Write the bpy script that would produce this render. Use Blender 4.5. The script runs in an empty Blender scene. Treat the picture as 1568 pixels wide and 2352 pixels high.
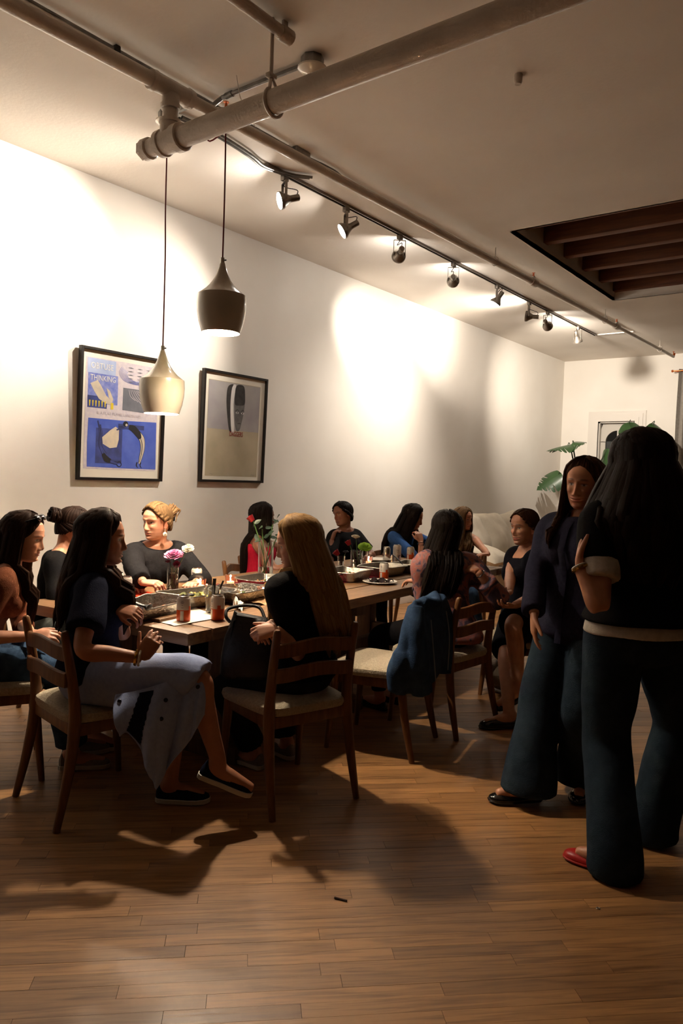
import bpy, bmesh, math, random
import numpy as np
from mathutils import Vector, Matrix
rnd = random.Random(7)
scene = bpy.context.scene
COL = scene.collection
PI = math.pi

# ------------------------------------------------------------------ camera
H = 1.45
F_PX = 1731.5
YAW, PIT, ROL = (math.radians(a) for a in (36.947, 2.455, -1.824))
def cam_axes():
    cy, sy, cp, sp = math.cos(YAW), math.sin(YAW), math.cos(PIT), math.sin(PIT)
    f = Vector((-sy * cp, cy * cp, -sp)); r = Vector((cy, sy, 0)); d = f.cross(r)
    c, s = math.cos(ROL), math.sin(ROL)
    return c * r + s * d, -s * r + c * d, f
cr, cd, cf = cam_axes()
camd = bpy.data.cameras.new('camera')
camd.sensor_fit = 'VERTICAL'; camd.sensor_height = 36.0; camd.lens = 36.0 * F_PX / 2352.0
camd.clip_start = 0.05; camd.clip_end = 100
cam = bpy.data.objects.new('camera', camd); COL.objects.link(cam)
up, back = -cd, -cf
cam.matrix_world = Matrix(((cr.x, up.x, back.x, 0), (cr.y, up.y, back.y, 0), (cr.z, up.z, back.z, H), (0, 0, 0, 1)))
scene.camera = cam

# ------------------------------------------------------------------ world, exposure
world = bpy.data.worlds.new('night_world'); scene.world = world; world.use_nodes = True
world.node_tree.nodes['Background'].inputs[0].default_value = (0.9, 0.75, 0.6, 1)
world.node_tree.nodes['Background'].inputs[1].default_value = 0.003
vs = scene.view_settings
vs.view_transform = 'Standard'; vs.look = 'None'; vs.gamma = 1.0; vs.use_curve_mapping = False
vs.exposure = 2.55
WARM = (1.0, 0.82, 0.62)
SPOT_COL = (1.0, 0.885, 0.745)
PEND_W = 18.0
SPOT_W = {1: 78.0, 2: 42.0, 3: 40.0, 4: 52.0, 5: 40.0, 6: 12.0, 7: 75.0}

# ------------------------------------------------------------------ helpers
def lin(c):
    c = c / 255.0
    return c / 12.92 if c <= 0.04045 else ((c + 0.055) / 1.055) ** 2.4
def S(r, g, b): return (lin(r), lin(g), lin(b))

def new_mat(name):
    m = bpy.data.materials.new(name); m.use_nodes = True
    nt = m.node_tree; b = nt.nodes['Principled BSDF']
    return m, nt, b
def setin(b, k, v):
    if k in b.inputs: b.inputs[k].default_value = v
def N(nt, t, **kw):
    n = nt.nodes.new(t)
    for k, v in kw.items(): setattr(n, k, v)
    return n
def mat(name, col, rough=0.5, metal=0.0, col2=None, nscale=6.0, stretch=(1, 1, 1), bump=0.0, bscale=60.0, bstretch=None,
        sheen=0.0, coat=0.0, spec=0.5, trans=0.0, ior=1.45, emit=None, estr=0.0, coord='Object', detail=4.0, sss=0.0, alpha=1.0):
    m, nt, b = new_mat(name)
    b.inputs['Base Color'].default_value = (*col, 1)
    setin(b, 'Roughness', rough); setin(b, 'Metallic', metal); setin(b, 'Specular IOR Level', spec); setin(b, 'IOR', ior)
    setin(b, 'Sheen Weight', sheen); setin(b, 'Coat Weight', coat); setin(b, 'Transmission Weight', trans); setin(b, 'Alpha', alpha)
    if sss: setin(b, 'Subsurface Weight', sss); setin(b, 'Subsurface Radius', (0.01, 0.004, 0.002))
    if emit: setin(b, 'Emission Color', (*emit, 1)); setin(b, 'Emission Strength', estr)
    tc = None
    if col2 is not None or bump:
        tc = N(nt, 'ShaderNodeTexCoord')
    if col2 is not None:
        mp = N(nt, 'ShaderNodeMapping'); mp.inputs['Scale'].default_value = stretch
        nz = N(nt, 'ShaderNodeTexNoise'); nz.inputs['Scale'].default_value = nscale; nz.inputs['Detail'].default_value = detail
        rp = N(nt, 'ShaderNodeValToRGB')
        rp.color_ramp.elements[0].position = 0.32; rp.color_ramp.elements[1].position = 0.68
        rp.color_ramp.elements[0].color = (*col, 1); rp.color_ramp.elements[1].color = (*col2, 1)
        nt.links.new(tc.outputs[coord], mp.inputs[0]); nt.links.new(mp.outputs[0], nz.inputs['Vector'])
        nt.links.new(nz.outputs['Fac'], rp.inputs[0]); nt.links.new(rp.outputs[0], b.inputs['Base Color'])
    if bump:
        mp2 = N(nt, 'ShaderNodeMapping'); mp2.inputs['Scale'].default_value = bstretch or stretch
        nb = N(nt, 'ShaderNodeTexNoise'); nb.inputs['Scale'].default_value = bscale; nb.inputs['Detail'].default_value = 5
        bp = N(nt, 'ShaderNodeBump'); bp.inputs['Strength'].default_value = bump; bp.inputs['Distance'].default_value = 0.01
        nt.links.new(tc.outputs[coord], mp2.inputs[0]); nt.links.new(mp2.outputs[0], nb.inputs['Vector'])
        nt.links.new(nb.outputs['Fac'], bp.inputs['Height']); nt.links.new(bp.outputs[0], b.inputs['Normal'])
    return m

def link(o, parent=None):
    COL.objects.link(o)
    if parent is not None: o.parent = parent
    return o
def tag(o, label=None, cat=None, group=None, kind=None):
    if label: o['label'] = label
    if cat: o['category'] = cat
    if group: o['group'] = group
    if kind: o['kind'] = kind
    return o
def empty(name, loc=(0, 0, 0), rz=0.0, parent=None):
    o = bpy.data.objects.new(name, None); o.empty_display_size = 0.1
    o.location = loc; o.rotation_euler = (0, 0, rz)
    return link(o, parent)
def thing(name, label, cat, loc=(0, 0, 0), rz=0.0, group=None):
    return tag(empty(name, loc, rz), label, cat, group)
def copy_tree(o, parent=None):
    c = o.copy(); COL.objects.link(c)
    if parent is not None: c.parent = parent
    for ch in list(o.children): copy_tree(ch, c)
    return c

class MB:
    """collects shapes, then builds one mesh object"""
    def __init__(self): self.v = []; self.f = []; self.mi = []
    def add(self, vs, fs, mi=0):
        o = len(self.v); self.v += [tuple(p) for p in vs]
        for f in fs: self.f.append(tuple(i + o for i in f)); self.mi.append(mi)
        return self
    def box(self, c, s, rot=None, bev=0.0, mi=0):
        hx, hy, hz = s[0] / 2, s[1] / 2, s[2] / 2
        if bev <= 0:
            vs = [(x, y, z) for x in (-hx, hx) for y in (-hy, hy) for z in (-hz, hz)]
            fs = [(0, 1, 3, 2), (4, 6, 7, 5), (0, 4, 5, 1), (2, 3, 7, 6), (0, 2, 6, 4), (1, 5, 7, 3)]
        else:
            bm = bmesh.new(); bmesh.ops.create_cube(bm, size=1.0)
            for v in bm.verts: v.co = (v.co.x * s[0], v.co.y * s[1], v.co.z * s[2])
            bmesh.ops.bevel(bm, geom=list(bm.edges), offset=min(bev, 0.49 * min(s)), segments=2, profile=0.6, affect='EDGES')
            bm.verts.index_update()
            vs = [v.co.copy() for v in bm.verts]; fs = [tuple(v.index for v in f.verts) for f in bm.faces]; bm.free()
        R = rot if rot is not None else Matrix.Identity(3)
        c = Vector(c)
        return self.add([c + R @ Vector(p) for p in vs], fs, mi)
    def loft(self, rings, cap=True, mi=0, closed=True):
        n = len(rings[0]); vs = [p for r in rings for p in r]; fs = []
        for k in range(len(rings) - 1):
            for i in range(n if closed else n - 1):
                j = (i + 1) % n
                fs.append((k * n + i, k * n + j, (k + 1) * n + j, (k + 1) * n + i))
        if cap:
            fs.append(tuple(reversed(range(n)))); m = (len(rings) - 1) * n
            fs.append(tuple(m + i for i in range(n)))
        return self.add(vs, fs, mi)
    def tube(self, pts, r, n=10, cap=True, mi=0, flat=1.0, upv=None):
        pts = [Vector(p) for p in pts]; m = len(pts)
        rs = r if hasattr(r, '__len__') else [r] * m
        rings = []; prev = None
        for i in range(m):
            t = (pts[min(i + 1, m - 1)] - pts[max(i - 1, 0)])
            t = t.normalized() if t.length > 1e-9 else Vector((0, 0, 1))
            if prev is None:
                a = Vector(upv) if upv is not None else (Vector((0, 0, 1)) if abs(t.z) < 0.9 else Vector((1, 0, 0)))
                u = (a - t * a.dot(t)).normalized()
            else:
                u = (prev - t * prev.dot(t)).normalized()
            prev = u; w = t.cross(u)
            rings.append([pts[i] + u * math.cos(2 * PI * k / n) * rs[i] * flat + w * math.sin(2 * PI * k / n) * rs[i] for k in range(n)])
        return self.loft(rings, cap, mi)
    def lathe(self, prof, n=24, c=(0, 0, 0), M3=None, cap=False, mi=0):
        M3 = M3 if M3 is not None else Matrix.Identity(3); c = Vector(c); rings = []
        for (r, z) in prof:
            rings.append([c + M3 @ Vector((r * math.cos(2 * PI * k / n), r * math.sin(2 * PI * k / n), z)) for k in range(n)])
        return self.loft(rings, cap, mi)
    def ell(self, c, r, M3=None, nu=14, nv=9, mi=0):
        M3 = M3 if M3 is not None else Matrix.Identity(3); c = Vector(c); rings = []
        for j in range(nv + 1):
            a = PI * (j + (0.02 if j == 0 else -0.02 if j == nv else 0)) / nv
            rings.append([c + M3 @ Vector((r[0] * math.sin(a) * math.cos(2 * PI * k / nu), r[1] * math.sin(a) * math.sin(2 * PI * k / nu), -r[2] * math.cos(a))) for k in range(nu)])
        return self.loft(rings, True, mi)
    def sheet(self, grid, th=0.0, mi=0):
        """open grid of points [rows][cols]; th>0 gives thickness along the normals"""
        R, Cn = len(grid), len(grid[0]); P = np.array([[tuple(p) for p in row] for row in grid], float)
        if th > 0:
            du = np.gradient(P, axis=1); dv = np.gradient(P, axis=0)
            nn = np.cross(du, dv); nn /= (np.linalg.norm(nn, axis=2, keepdims=True) + 1e-12)
            Q = P - nn * th
            vs = [tuple(p) for p in P.reshape(-1, 3)] + [tuple(p) for p in Q.reshape(-1, 3)]; o = R * Cn; fs = []
            for i in range(R - 1):
                for j in range(Cn - 1):
                    a, b, c, d = i * Cn + j, i * Cn + j + 1, (i + 1) * Cn + j + 1, (i + 1) * Cn + j
                    fs.append((a, b, c, d)); fs.append((o + d, o + c, o + b, o + a))
            def edge(ids):
                for a, b in zip(ids[:-1], ids[1:]): fs.append((b, a, o + a, o + b))
            edge([j for j in range(Cn)]); edge([i * Cn + Cn - 1 for i in range(R)])
            edge([(R - 1) * Cn + j for j in reversed(range(Cn))]); edge([i * Cn for i in reversed(range(R))])
            return self.add(vs, fs, mi)
        fs = [(i * Cn + j, i * Cn + j + 1, (i + 1) * Cn + j + 1, (i + 1) * Cn + j) for i in range(R - 1) for j in range(Cn - 1)]
        return self.add([tuple(p) for p in P.reshape(-1, 3)], fs, mi)
    def mesh(self, name, mats, smooth=True, ang=40):
        me = bpy.data.meshes.new(name); me.from_pydata(self.v, [], self.f)
        mats = mats if isinstance(mats, (list, tuple)) else [mats]
        for m in mats: me.materials.append(m)
        if len(mats) > 1: me.polygons.foreach_set('material_index', self.mi)
        me.update()
        if smooth:
            me.polygons.foreach_set('use_smooth', [True] * len(me.polygons))
            me.set_sharp_from_angle(angle=math.radians(ang))
        return me
    def build(self, name, mats, parent=None, smooth=True, ang=40):
        return link(bpy.data.objects.new(name, self.mesh(name, mats, smooth, ang)), parent)

def rotm(axis_to, up=(0, 0, 1)):
    """3x3 whose z axis points along axis_to"""
    z = Vector(axis_to).normalized(); u = Vector(up)
    if abs(z.dot(u)) > 0.98: u = Vector((1, 0, 0))
    x = u.cross(z).normalized(); y = z.cross(x)
    return Matrix((x, y, z)).transposed()
def rz3(a): return Matrix.Rotation(a, 3, 'Z')
def crom(pts, n=6):
    """catmull-rom resample"""
    P = [Vector(p) for p in pts]; out = []
    for i in range(len(P) - 1):
        p0, p1, p2, p3 = P[max(i - 1, 0)], P[i], P[i + 1], P[min(i + 2, len(P) - 1)]
        for k in range(n):
            t = k / n
            out.append(0.5 * ((2 * p1) + (p2 - p0) * t + (2 * p0 - 5 * p1 + 4 * p2 - p3) * t * t + (3 * p1 - p0 - 3 * p2 + p3) * t ** 3))
    out.append(P[-1]); return out
def struct(o): o['kind'] = 'structure'; return o
def light(name, typ, loc, energy, col, parent=None, **kw):
    d = bpy.data.lights.new(name, typ); d.energy = energy; d.color = col
    for k, v in kw.items(): setattr(d, k, v)
    o = bpy.data.objects.new(name, d); o.location = loc
    return link(o, parent)
def text_mesh(s, size, mat_, name, parent, M4, extrude=0.0003, shear=0.0, spacing=1.0, align='CENTER'):
    cu = bpy.data.curves.new(name, 'FONT'); cu.body = s; cu.size = size; cu.align_x = align; cu.align_y = 'CENTER'
    cu.extrude = extrude; cu.space_character = spacing; cu.shear = shear; cu.resolution_u = 2
    t = bpy.data.objects.new(name, cu); COL.objects.link(t)
    dg = bpy.context.evaluated_depsgraph_get()
    me = bpy.data.meshes.new_from_object(t.evaluated_get(dg)); bpy.data.objects.remove(t)
    me.transform(M4); me.materials.clear(); me.materials.append(mat_)
    return link(bpy.data.objects.new(name, me), parent)
# ------------------------------------------------------------------ room shell
WX, CZ, FY = -4.75, 3.55, 12.42          # left wall, ceiling, far wall
RX, BY = 4.2, -3.6
m_wall = mat('wall_paint', S(240, 235, 227), 0.75, col2=S(234, 228, 219), nscale=1.5, bump=0.05, bscale=180)
m_ceil = mat('ceiling_paint', S(238, 231, 222), 0.8, col2=S(228, 220, 210), nscale=1.1, bump=0.10, bscale=40)
m_trim = mat('trim_paint', S(226, 220, 212), 0.45)
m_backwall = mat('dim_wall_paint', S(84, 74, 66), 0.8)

def slab(name, lo, hi, m):
    b = MB(); b.box([(lo[i] + hi[i]) / 2 for i in range(3)], [hi[i] - lo[i] for i in range(3)])
    return struct(b.build(name, m, smooth=False))
T = 0.12
slab('wall_left', (WX - T, BY, 0), (WX, FY + T, CZ + 0.6), m_wall)
slab('wall_right', (RX, BY, 0), (RX + T, FY + T, CZ + 0.6), m_backwall)
slab('wall_back', (WX - T, BY - T, 0), (RX + T, BY, CZ + 0.6), m_backwall)
# far wall with the door opening
DX0, DX1, DZ = -4.13, -3.55, 2.53
b = MB()
for (x0, x1, z0, z1) in ((WX, DX0, 0, CZ + 0.6), (DX1, RX, 0, CZ + 0.6), (DX0, DX1, DZ, CZ + 0.6)):
    b.box(((x0 + x1) / 2, FY + T / 2, (z0 + z1) / 2), (x1 - x0, T, z1 - z0))
struct(b.build('wall_far', m_wall, smooth=False))
# ceiling with the open bay
OX0, OX1, OY0, OY1 = -2.75, 1.2, 5.88, 8.6
b = MB()
for (x0, x1, y0, y1) in ((WX, OX0, BY, FY), (OX1, RX, BY, FY), (OX0, OX1, BY, OY0), (OX0, OX1, OY1, FY)):
    b.box(((x0 + x1) / 2, (y0 + y1) / 2, CZ + 0.015), (x1 - x0, y1 - y0, 0.03))
for (x0, x1, y0, y1) in ((OX0 - 0.02, OX0, OY0, OY1), (OX1, OX1 + 0.02, OY0, OY1), (OX0, OX1, OY0 - 0.02, OY0), (OX0, OX1, OY1, OY1 + 0.02)):
    b.box(((x0 + x1) / 2, (y0 + y1) / 2, CZ + 0.26), (x1 - x0, y1 - y0, 0.52))
ceil = struct(b.build('ceiling', m_ceil, smooth=False))
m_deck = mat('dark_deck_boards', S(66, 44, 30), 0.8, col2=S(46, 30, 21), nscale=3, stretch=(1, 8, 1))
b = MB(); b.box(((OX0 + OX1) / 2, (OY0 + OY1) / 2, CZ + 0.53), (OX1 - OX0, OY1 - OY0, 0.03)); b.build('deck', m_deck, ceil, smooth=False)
m_beam = mat('joist_wood', S(118, 66, 34), 0.65, col2=S(84, 46, 24), nscale=5, stretch=(0.6, 6, 6), bump=0.2, bscale=30)
b = MB(); b.box((0, 0, 0), (OX1 - OX0 - 0.004, 0.095, 0.27), bev=0.006); bme = b.mesh('joist', m_beam)
for y in (5.98, 6.47, 6.96, 7.47, 7.98, 8.45):
    o = link(bpy.data.objects.new('joist', bme), ceil); o.location = ((OX0 + OX1) / 2, y + 0.12, CZ + 0.085 + 0.135)
# skirting along left wall and far wall
b = MB(); b.box((WX + 0.008, (BY + FY) / 2, 0.07), (0.016, FY - BY, 0.14), bev=0.004); struct(b.build('baseboard_left', m_trim))
b = MB()
for x0, x1 in ((WX, DX0 - 0.16), (DX1 + 0.16, RX)): b.box(((x0 + x1) / 2, FY - 0.008, 0.07), (x1 - x0, 0.016, 0.14), bev=0.004)
struct(b.build('baseboard_far', m_trim))

# door with arched glazing in the far wall
d = empty('door_1', ((DX0 + DX1) / 2, FY, 0)); struct(d)
dw = DX1 - DX0
m_glass_night = mat('night_glass', S(40, 44, 46), 0.08, spec=0.8)
m_dpaint = mat('door_paint', S(205, 199, 190), 0.5)
b = MB()
for (w, t, o) in ((0.165, 0.02, 0.0), (0.12, 0.032, 0.0), (0.06, 0.042, 0.0)):
    off = 0.165 - w
    for sx in (-1, 1):
        b.box((sx * (dw / 2 + w / 2), -t / 2, DZ / 2), (w, t, DZ), bev=0.0)
    b.box((0, -t / 2, DZ + w / 2), (dw + 2 * w, t, w), bev=0.0)
b.build('door_casing', m_trim, d)
b = MB()
for sx in (-1, 1): b.box((sx * (dw / 2 - 0.012), 0.06, DZ / 2), (0.024, 0.12, DZ))
b.box((0, 0.06, DZ - 0.012), (dw, 0.12, 0.024)); b.build('door_jamb', m_dpaint, d, smooth=False)
# leaf with arched opening : ring of boxes + arch
aw = dw / 2 - 0.10; az = DZ - 0.14 - aw
b = MB(); lo = dw / 2 - 0.025
for sx in (-1, 1):
    b.box((sx * (aw + lo) / 2, 0.085, az / 2 + 0.01), (lo - aw, 0.04, az))
b.box((0, 0.085, 0.45), (2 * aw, 0.04, 0.86))
NA = 14; pin, pout = [], []
for k in range(NA + 1):
    a = PI * k / NA
    pin.append((aw * math.cos(a), az + aw * math.sin(a)))
    s = max(abs(math.cos(a)) / lo, abs(math.sin(a)) / (DZ - 0.03 - az)); pout.append((math.cos(a) / s, az + math.sin(a) / s))
vs_, fs_ = [], []
for k in range(NA + 1):
    for (x, z) in (pin[k], pout[k]):
        for y in (0.065, 0.105): vs_.append((x, y, z))
for k in range(NA):
    i = k * 4; j = i + 4
    fs_ += [(i, i + 2, j + 2, j), (i + 1, j + 1, j + 3, i + 3), (i, j, j + 1, i + 1), (i + 2, i + 3, j + 3, j + 2)]
b.add(vs_, fs_); leaf = b.build('door_leaf', m_dpaint, d, smooth=False)
b = MB(); b.box((0, 0.098, 1.5), (2 * aw + 0.02, 0.006, DZ - 1.1)); b.build('pane', m_glass_night, leaf, smooth=False)
b = MB()
b.box((0, 0.086, (0.88 + az + aw) / 2), (0.022, 0.02, az + aw - 0.88))
for z in (1.25, 1.62, 1.98): b.box((0, 0.086, z), (2 * aw, 0.02, 0.022))
b.build('glazing_bar', m_dpaint, leaf, smooth=False)
m_brass = mat('aged_brass', S(150, 110, 60), 0.35, 0.9)
b = MB(); b.ell((aw + 0.03, 0.04, 1.02), (0.025, 0.025, 0.025)); b.tube([(aw + 0.03, 0.04, 1.02), (aw + 0.03, 0.07, 1.02)], 0.01); b.build('door_knob', m_brass, leaf)

# ------------------------------------------------------------------ floor of diagonal strip boards
m_sub = mat('subfloor_dark', S(40, 26, 16), 0.8)
b = MB(); b.box(((WX + RX) / 2, (BY + FY) / 2, -0.03), (RX - WX, FY - BY, 0.03)); floor = struct(b.build('floor', m_sub, smooth=False))
AZ = math.radians(44.0); eu = Vector((math.cos(AZ), math.sin(AZ), 0)); ev = Vector((-math.sin(AZ), math.cos(AZ), 0))
def wood_floor(name, per_object):
    m, nt, bs = new_mat(name)
    ge = N(nt, 'ShaderNodeNewGeometry'); mp = N(nt, 'ShaderNodeMapping', vector_type='TEXTURE'); mp.inputs['Rotation'].default_value = (0, 0, AZ)
    nt.links.new(ge.outputs['Position'], mp.inputs[0])
    if per_object:
        oi = N(nt, 'ShaderNodeObjectInfo'); ro = oi.outputs['Random']
    else:
        at_ = N(nt, 'ShaderNodeAttribute'); at_.attribute_name = 'tone'; ro = at_.outputs['Fac']
    off = N(nt, 'ShaderNodeMath', operation='MULTIPLY'); off.inputs[1].default_value = 37.0; nt.links.new(ro, off.inputs[0])
    cx = N(nt, 'ShaderNodeCombineXYZ'); nt.links.new(off.outputs[0], cx.inputs[0]); nt.links.new(off.outputs[0], cx.inputs[2])
    va = N(nt, 'ShaderNodeVectorMath', operation='ADD'); nt.links.new(mp.outputs[0], va.inputs[0]); nt.links.new(cx.outputs[0], va.inputs[1])
    sc = N(nt, 'ShaderNodeMapping'); sc.inputs['Scale'].default_value = (2.2, 34.0, 4.0); nt.links.new(va.outputs[0], sc.inputs[0])
    nz = N(nt, 'ShaderNodeTexNoise'); nz.inputs['Scale'].default_value = 1.6; nz.inputs['Detail'].default_value = 7; nz.inputs['Distortion'].default_value = 0.9
    nt.links.new(sc.outputs[0], nz.inputs['Vector'])
    r1 = N(nt, 'ShaderNodeValToRGB'); e = r1.color_ramp.elements
    e[0].position = 0.30; e[0].color = (*S(128, 90, 54), 1); e[1].position = 0.58; e[1].color = (*S(170, 127, 82), 1)
    nt.links.new(nz.outputs['Fac'], r1.inputs[0])
    r2 = N(nt, 'ShaderNodeValToRGB'); e = r2.color_ramp.elements
    e[0].position = 0.0; e[0].color = (0.72, 0.68, 0.64, 1); e[1].position = 1.0; e[1].color = (1.18, 1.14, 1.06, 1)
    nt.links.new(ro, r2.inputs[0])
    mx = N(nt, 'ShaderNodeMix', data_type='RGBA', blend_type='MULTIPLY'); mx.inputs[0].default_value = 1.0
    nt.links.new(r1.outputs[0], mx.inputs[6]); nt.links.new(r2.outputs[0], mx.inputs[7])
    # occasional dark mineral streaks
    s2 = N(nt, 'ShaderNodeMapping'); s2.inputs['Scale'].default_value = (1.3, 16.0, 2.0); nt.links.new(va.outputs[0], s2.inputs[0])
    n2 = N(nt, 'ShaderNodeTexNoise'); n2.inputs['Scale'].default_value = 1.1; n2.inputs['Detail'].default_value = 3; nt.links.new(s2.outputs[0], n2.inputs['Vector'])
    r3 = N(nt, 'ShaderNodeValToRGB'); e = r3.color_ramp.elements
    e[0].position = 0.24; e[0].color = (0.6, 0.52, 0.46, 1); e[1].position = 0.33; e[1].color = (1, 1, 1, 1)
    nt.links.new(n2.outputs['Fac'], r3.inputs[0])
    m2 = N(nt, 'ShaderNodeMix', data_type='RGBA', blend_type='MULTIPLY'); m2.inputs[0].default_value = 1.0
    nt.links.new(mx.outputs[2], m2.inputs[6]); nt.links.new(r3.outputs[0], m2.inputs[7])
    nt.links.new(m2.outputs[2], bs.inputs['Base Color'])
    rr = N(nt, 'ShaderNodeMapRange'); rr.inputs[3].default_value = 0.34; rr.inputs[4].default_value = 0.52
    nt.links.new(nz.outputs['Fac'], rr.inputs[0]); nt.links.new(rr.outputs[0], bs.inputs['Roughness'])
    bp = N(nt, 'ShaderNodeBump'); bp.inputs['Strength'].default_value = 0.08; bp.inputs['Distance'].default_value = 0.004
    nt.links.new(nz.outputs['Fac'], bp.inputs['Height']); nt.links.new(bp.outputs[0], bs.inputs['Normal'])
    return m
m_plank = wood_floor('oak_strip_plank', True); m_field = wood_floor('oak_strip_field', False)
PW, GAP = 0.057, 0.0008
planks = []
fr = random.Random(11)
corners = [Vector((x, y, 0)) for x in (WX, RX) for y in (BY, FY)]
v0 = min(c.dot(ev) for c in corners); v1 = max(c.dot(ev) for c in corners); u0 = min(c.dot(eu) for c in corners); u1 = max(c.dot(eu) for c in corners)
nrow = int((v1 - v0) / PW) + 1
def inside(p): return WX + 0.0 <= p.x <= RX and BY <= p.y <= FY
for i in range(nrow):
    v = v0 + (i + 0.5) * PW; u = u0 - fr.random()
    # row limits inside the rectangle
    us = []
    for (ax, val) in ((0, WX), (0, RX), (1, BY), (1, FY)):
        den = eu[ax]; t = (val - ev[ax] * v) / den; p = eu * t + ev * v
        if WX - 1e-6 <= p.x <= RX + 1e-6 and BY - 1e-6 <= p.y <= FY + 1e-6: us.append(t)
    if len(us) < 2: continue
    ua, ub = min(us), max(us)
    while u < ub:
        L = 0.28 + fr.random() ** 1.3 * 0.95
        a, c = max(u, ua), min(u + L, ub)
        if c - a > 0.02: planks.append((a, c, v, fr.random(), fr.uniform(-0.0004, 0.0004)))
        u += L
def visible_score(pl):
    a, c, v, t, dz = pl; p = eu * ((a + c) / 2) + ev * v - Vector((0, 0, H))
    z = p.dot(cf)
    if z < 0.6: return -1
    x, y = p.dot(cr) / z * F_PX, p.dot(cd) / z * F_PX
    if abs(x) > 900 or y > 1260 or y < 500: return -1
    return (c - a) / (z ** 3)
order = sorted(range(len(planks)), key=lambda i: -visible_score(planks[i]))
near = set(order[:300])
b = MB(); b.box((0, 0, -0.008), (1, 1, 0.016)); pme = b.mesh('plank', m_plank, smooth=False)
fb = MB(); tones = []
for i, (a, c, v, t, dz) in enumerate(planks):
    ctr = eu * ((a + c) / 2) + ev * v
    if i in near:
        o = bpy.data.objects.new('plank', pme); o.scale = (c - a - GAP * 1.5, PW - GAP, 1); o.rotation_euler = (0, 0, AZ); o.location = (ctr.x, ctr.y, dz); link(o, floor)
    else:
        fb.box((ctr.x, ctr.y, dz - 0.008), (c - a - GAP * 1.5, PW - GAP, 0.016), rot=rz3(AZ)); tones += [t] * 8
fo = fb.build('far_planks', m_field, floor, smooth=False); fo['kind'] = 'stuff'
at_ = fo.data.attributes.new('tone', 'FLOAT', 'POINT'); at_.data.foreach_set('value', tones)

# ------------------------------------------------------------------ sprinkler pipework and conduits under the ceiling
m_pipe = mat('painted_pipe', S(205, 194, 182), 0.32, col2=S(186, 174, 160), nscale=7, bump=0.35, bscale=70, coat=0.25)
m_cond = mat('galvanised_conduit', S(150, 148, 144), 0.38, 0.85, col2=S(112, 110, 108), nscale=14)
m_copper = mat('copper', S(196, 108, 62), 0.28, 1.0)
m_dark = mat('dark_metal', S(52, 50, 48), 0.4, 0.8)
TJ = Vector((-3.195, 2.60, 0)); ZA, ZB = 3.425, 3.165
A0, A1 = Vector((-3.27, -2.5, ZA)), Vector((-2.90, 11.9, ZA))
def onA(y): t = (y - A0.y) / (A1.y - A0.y); return A0.lerp(A1, t)
ta = onA(2.60); TJ.x = ta.x; TJ.y = 2.60
pa = thing('sprinkler_main', 'long cream painted sprinkler main running under the ceiling to the far wall', 'pipe', (ta.x, 2.6, ZA))
o3 = Vector((ta.x, 2.6, ZA))
def L(p): return Vector(p) - o3
b = MB(); b.tube([L(onA(-2.5)), L(onA(2.5))], 0.038, 16); b.build('pipe_run', m_pipe, pa)
b = MB(); b.tube([L(onA(2.7)), L(onA(2.95))], 0.032, 16); b.tube([L(onA(3.02)), L(onA(7.0))], 0.030, 14); b.build('pipe_run', m_pipe, pa)
b = MB(); b.tube([L(onA(7.0)), L(onA(9.4))], 0.025, 12); b.tube([L(onA(9.4)), L(onA(11.9))], 0.021, 12); b.build('pipe_run', m_pipe, pa)
b = MB(); b.tube([L(onA(2.47)), L(onA(2.495)), L(onA(2.5)), L(onA(2.7)), L(onA(2.705)), L(onA(2.735))], [0.048, 0.052, 0.046, 0.046, 0.052, 0.048], 16)
b.tube([(0, 0, -0.03), (0, 0, -0.075), (0, 0, -0.076), (0, 0, -0.10)], [0.045, 0.045, 0.051, 0.050], 16); b.build('tee_fitting', m_pipe, pa)
for y, r in ((2.98, 0.032), (7.0, 0.030), (9.4, 0.026)):
    b = MB(); p = L(onA(y)); b.tube([L(onA(y - 0.06)), L(onA(y - 0.04)), L(onA(y + 0.04)), L(onA(y + 0.06))], [r + 0.010, r + 0.014, r + 0.014, r + 0.010], 14)
    b.tube([p, p + Vector((0, 0, r + 0.024))], 0.017, 10); b.build('outlet_tee', m_pipe, pa)
    b = MB(); q = p + Vector((0, 0, r + 0.02)); b.tube([q, q + Vector((0, 0, 0.012))], 0.010, 8); b.tube([q + Vector((0, 0, 0.01)), q + Vector((0, 0, 0.034))], 0.0045, 8)
    for s in (-1, 1): b.tube([q + Vector((s * 0.009, 0, 0.008)), q + Vector((s * 0.008, 0, 0.025)), q + Vector((0, 0, 0.036))], 0.0022, 6)
    b.lathe([(0.001, 0.036), (0.016, 0.036), (0.016, 0.039), (0.001, 0.039)], 12, q); b.build('sprinkler_head', m_copper, pa)
for y in (6.2, 9.0, 11.2):
    b = MB(); p = L(onA(y)); b.tube([p + Vector((0, 0, 0.02)), Vector((p.x, p.y, CZ - ZA))], 0.005, 8)
    b.tube([p + Vector((0, 0, 0.055))] + [p + Vector((0.033 * math.sin(a), 0, 0.033 * math.cos(a) * 1.2 + 0.004)) for a in np.linspace(0.3, 2 * PI - 0.3, 12)] + [p + Vector((0, 0, 0.055))], 0.004, 6)
    b.build('pipe_hanger', m_pipe, pa)
b = MB(); e = L(A1); b.tube([e, e + Vector((0.01, 0.01, 0.05))], 0.017, 8); b.lathe([(0.001, 0.07), (0.016, 0.07), (0.016, 0.075), (0.001, 0.075)], 10, e); b.tube([e + Vector((0, 0, 0.04)), e + Vector((0, 0, 0.07))], 0.006, 8); b.build('sprinkler_head', m_copper, pa)

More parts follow.
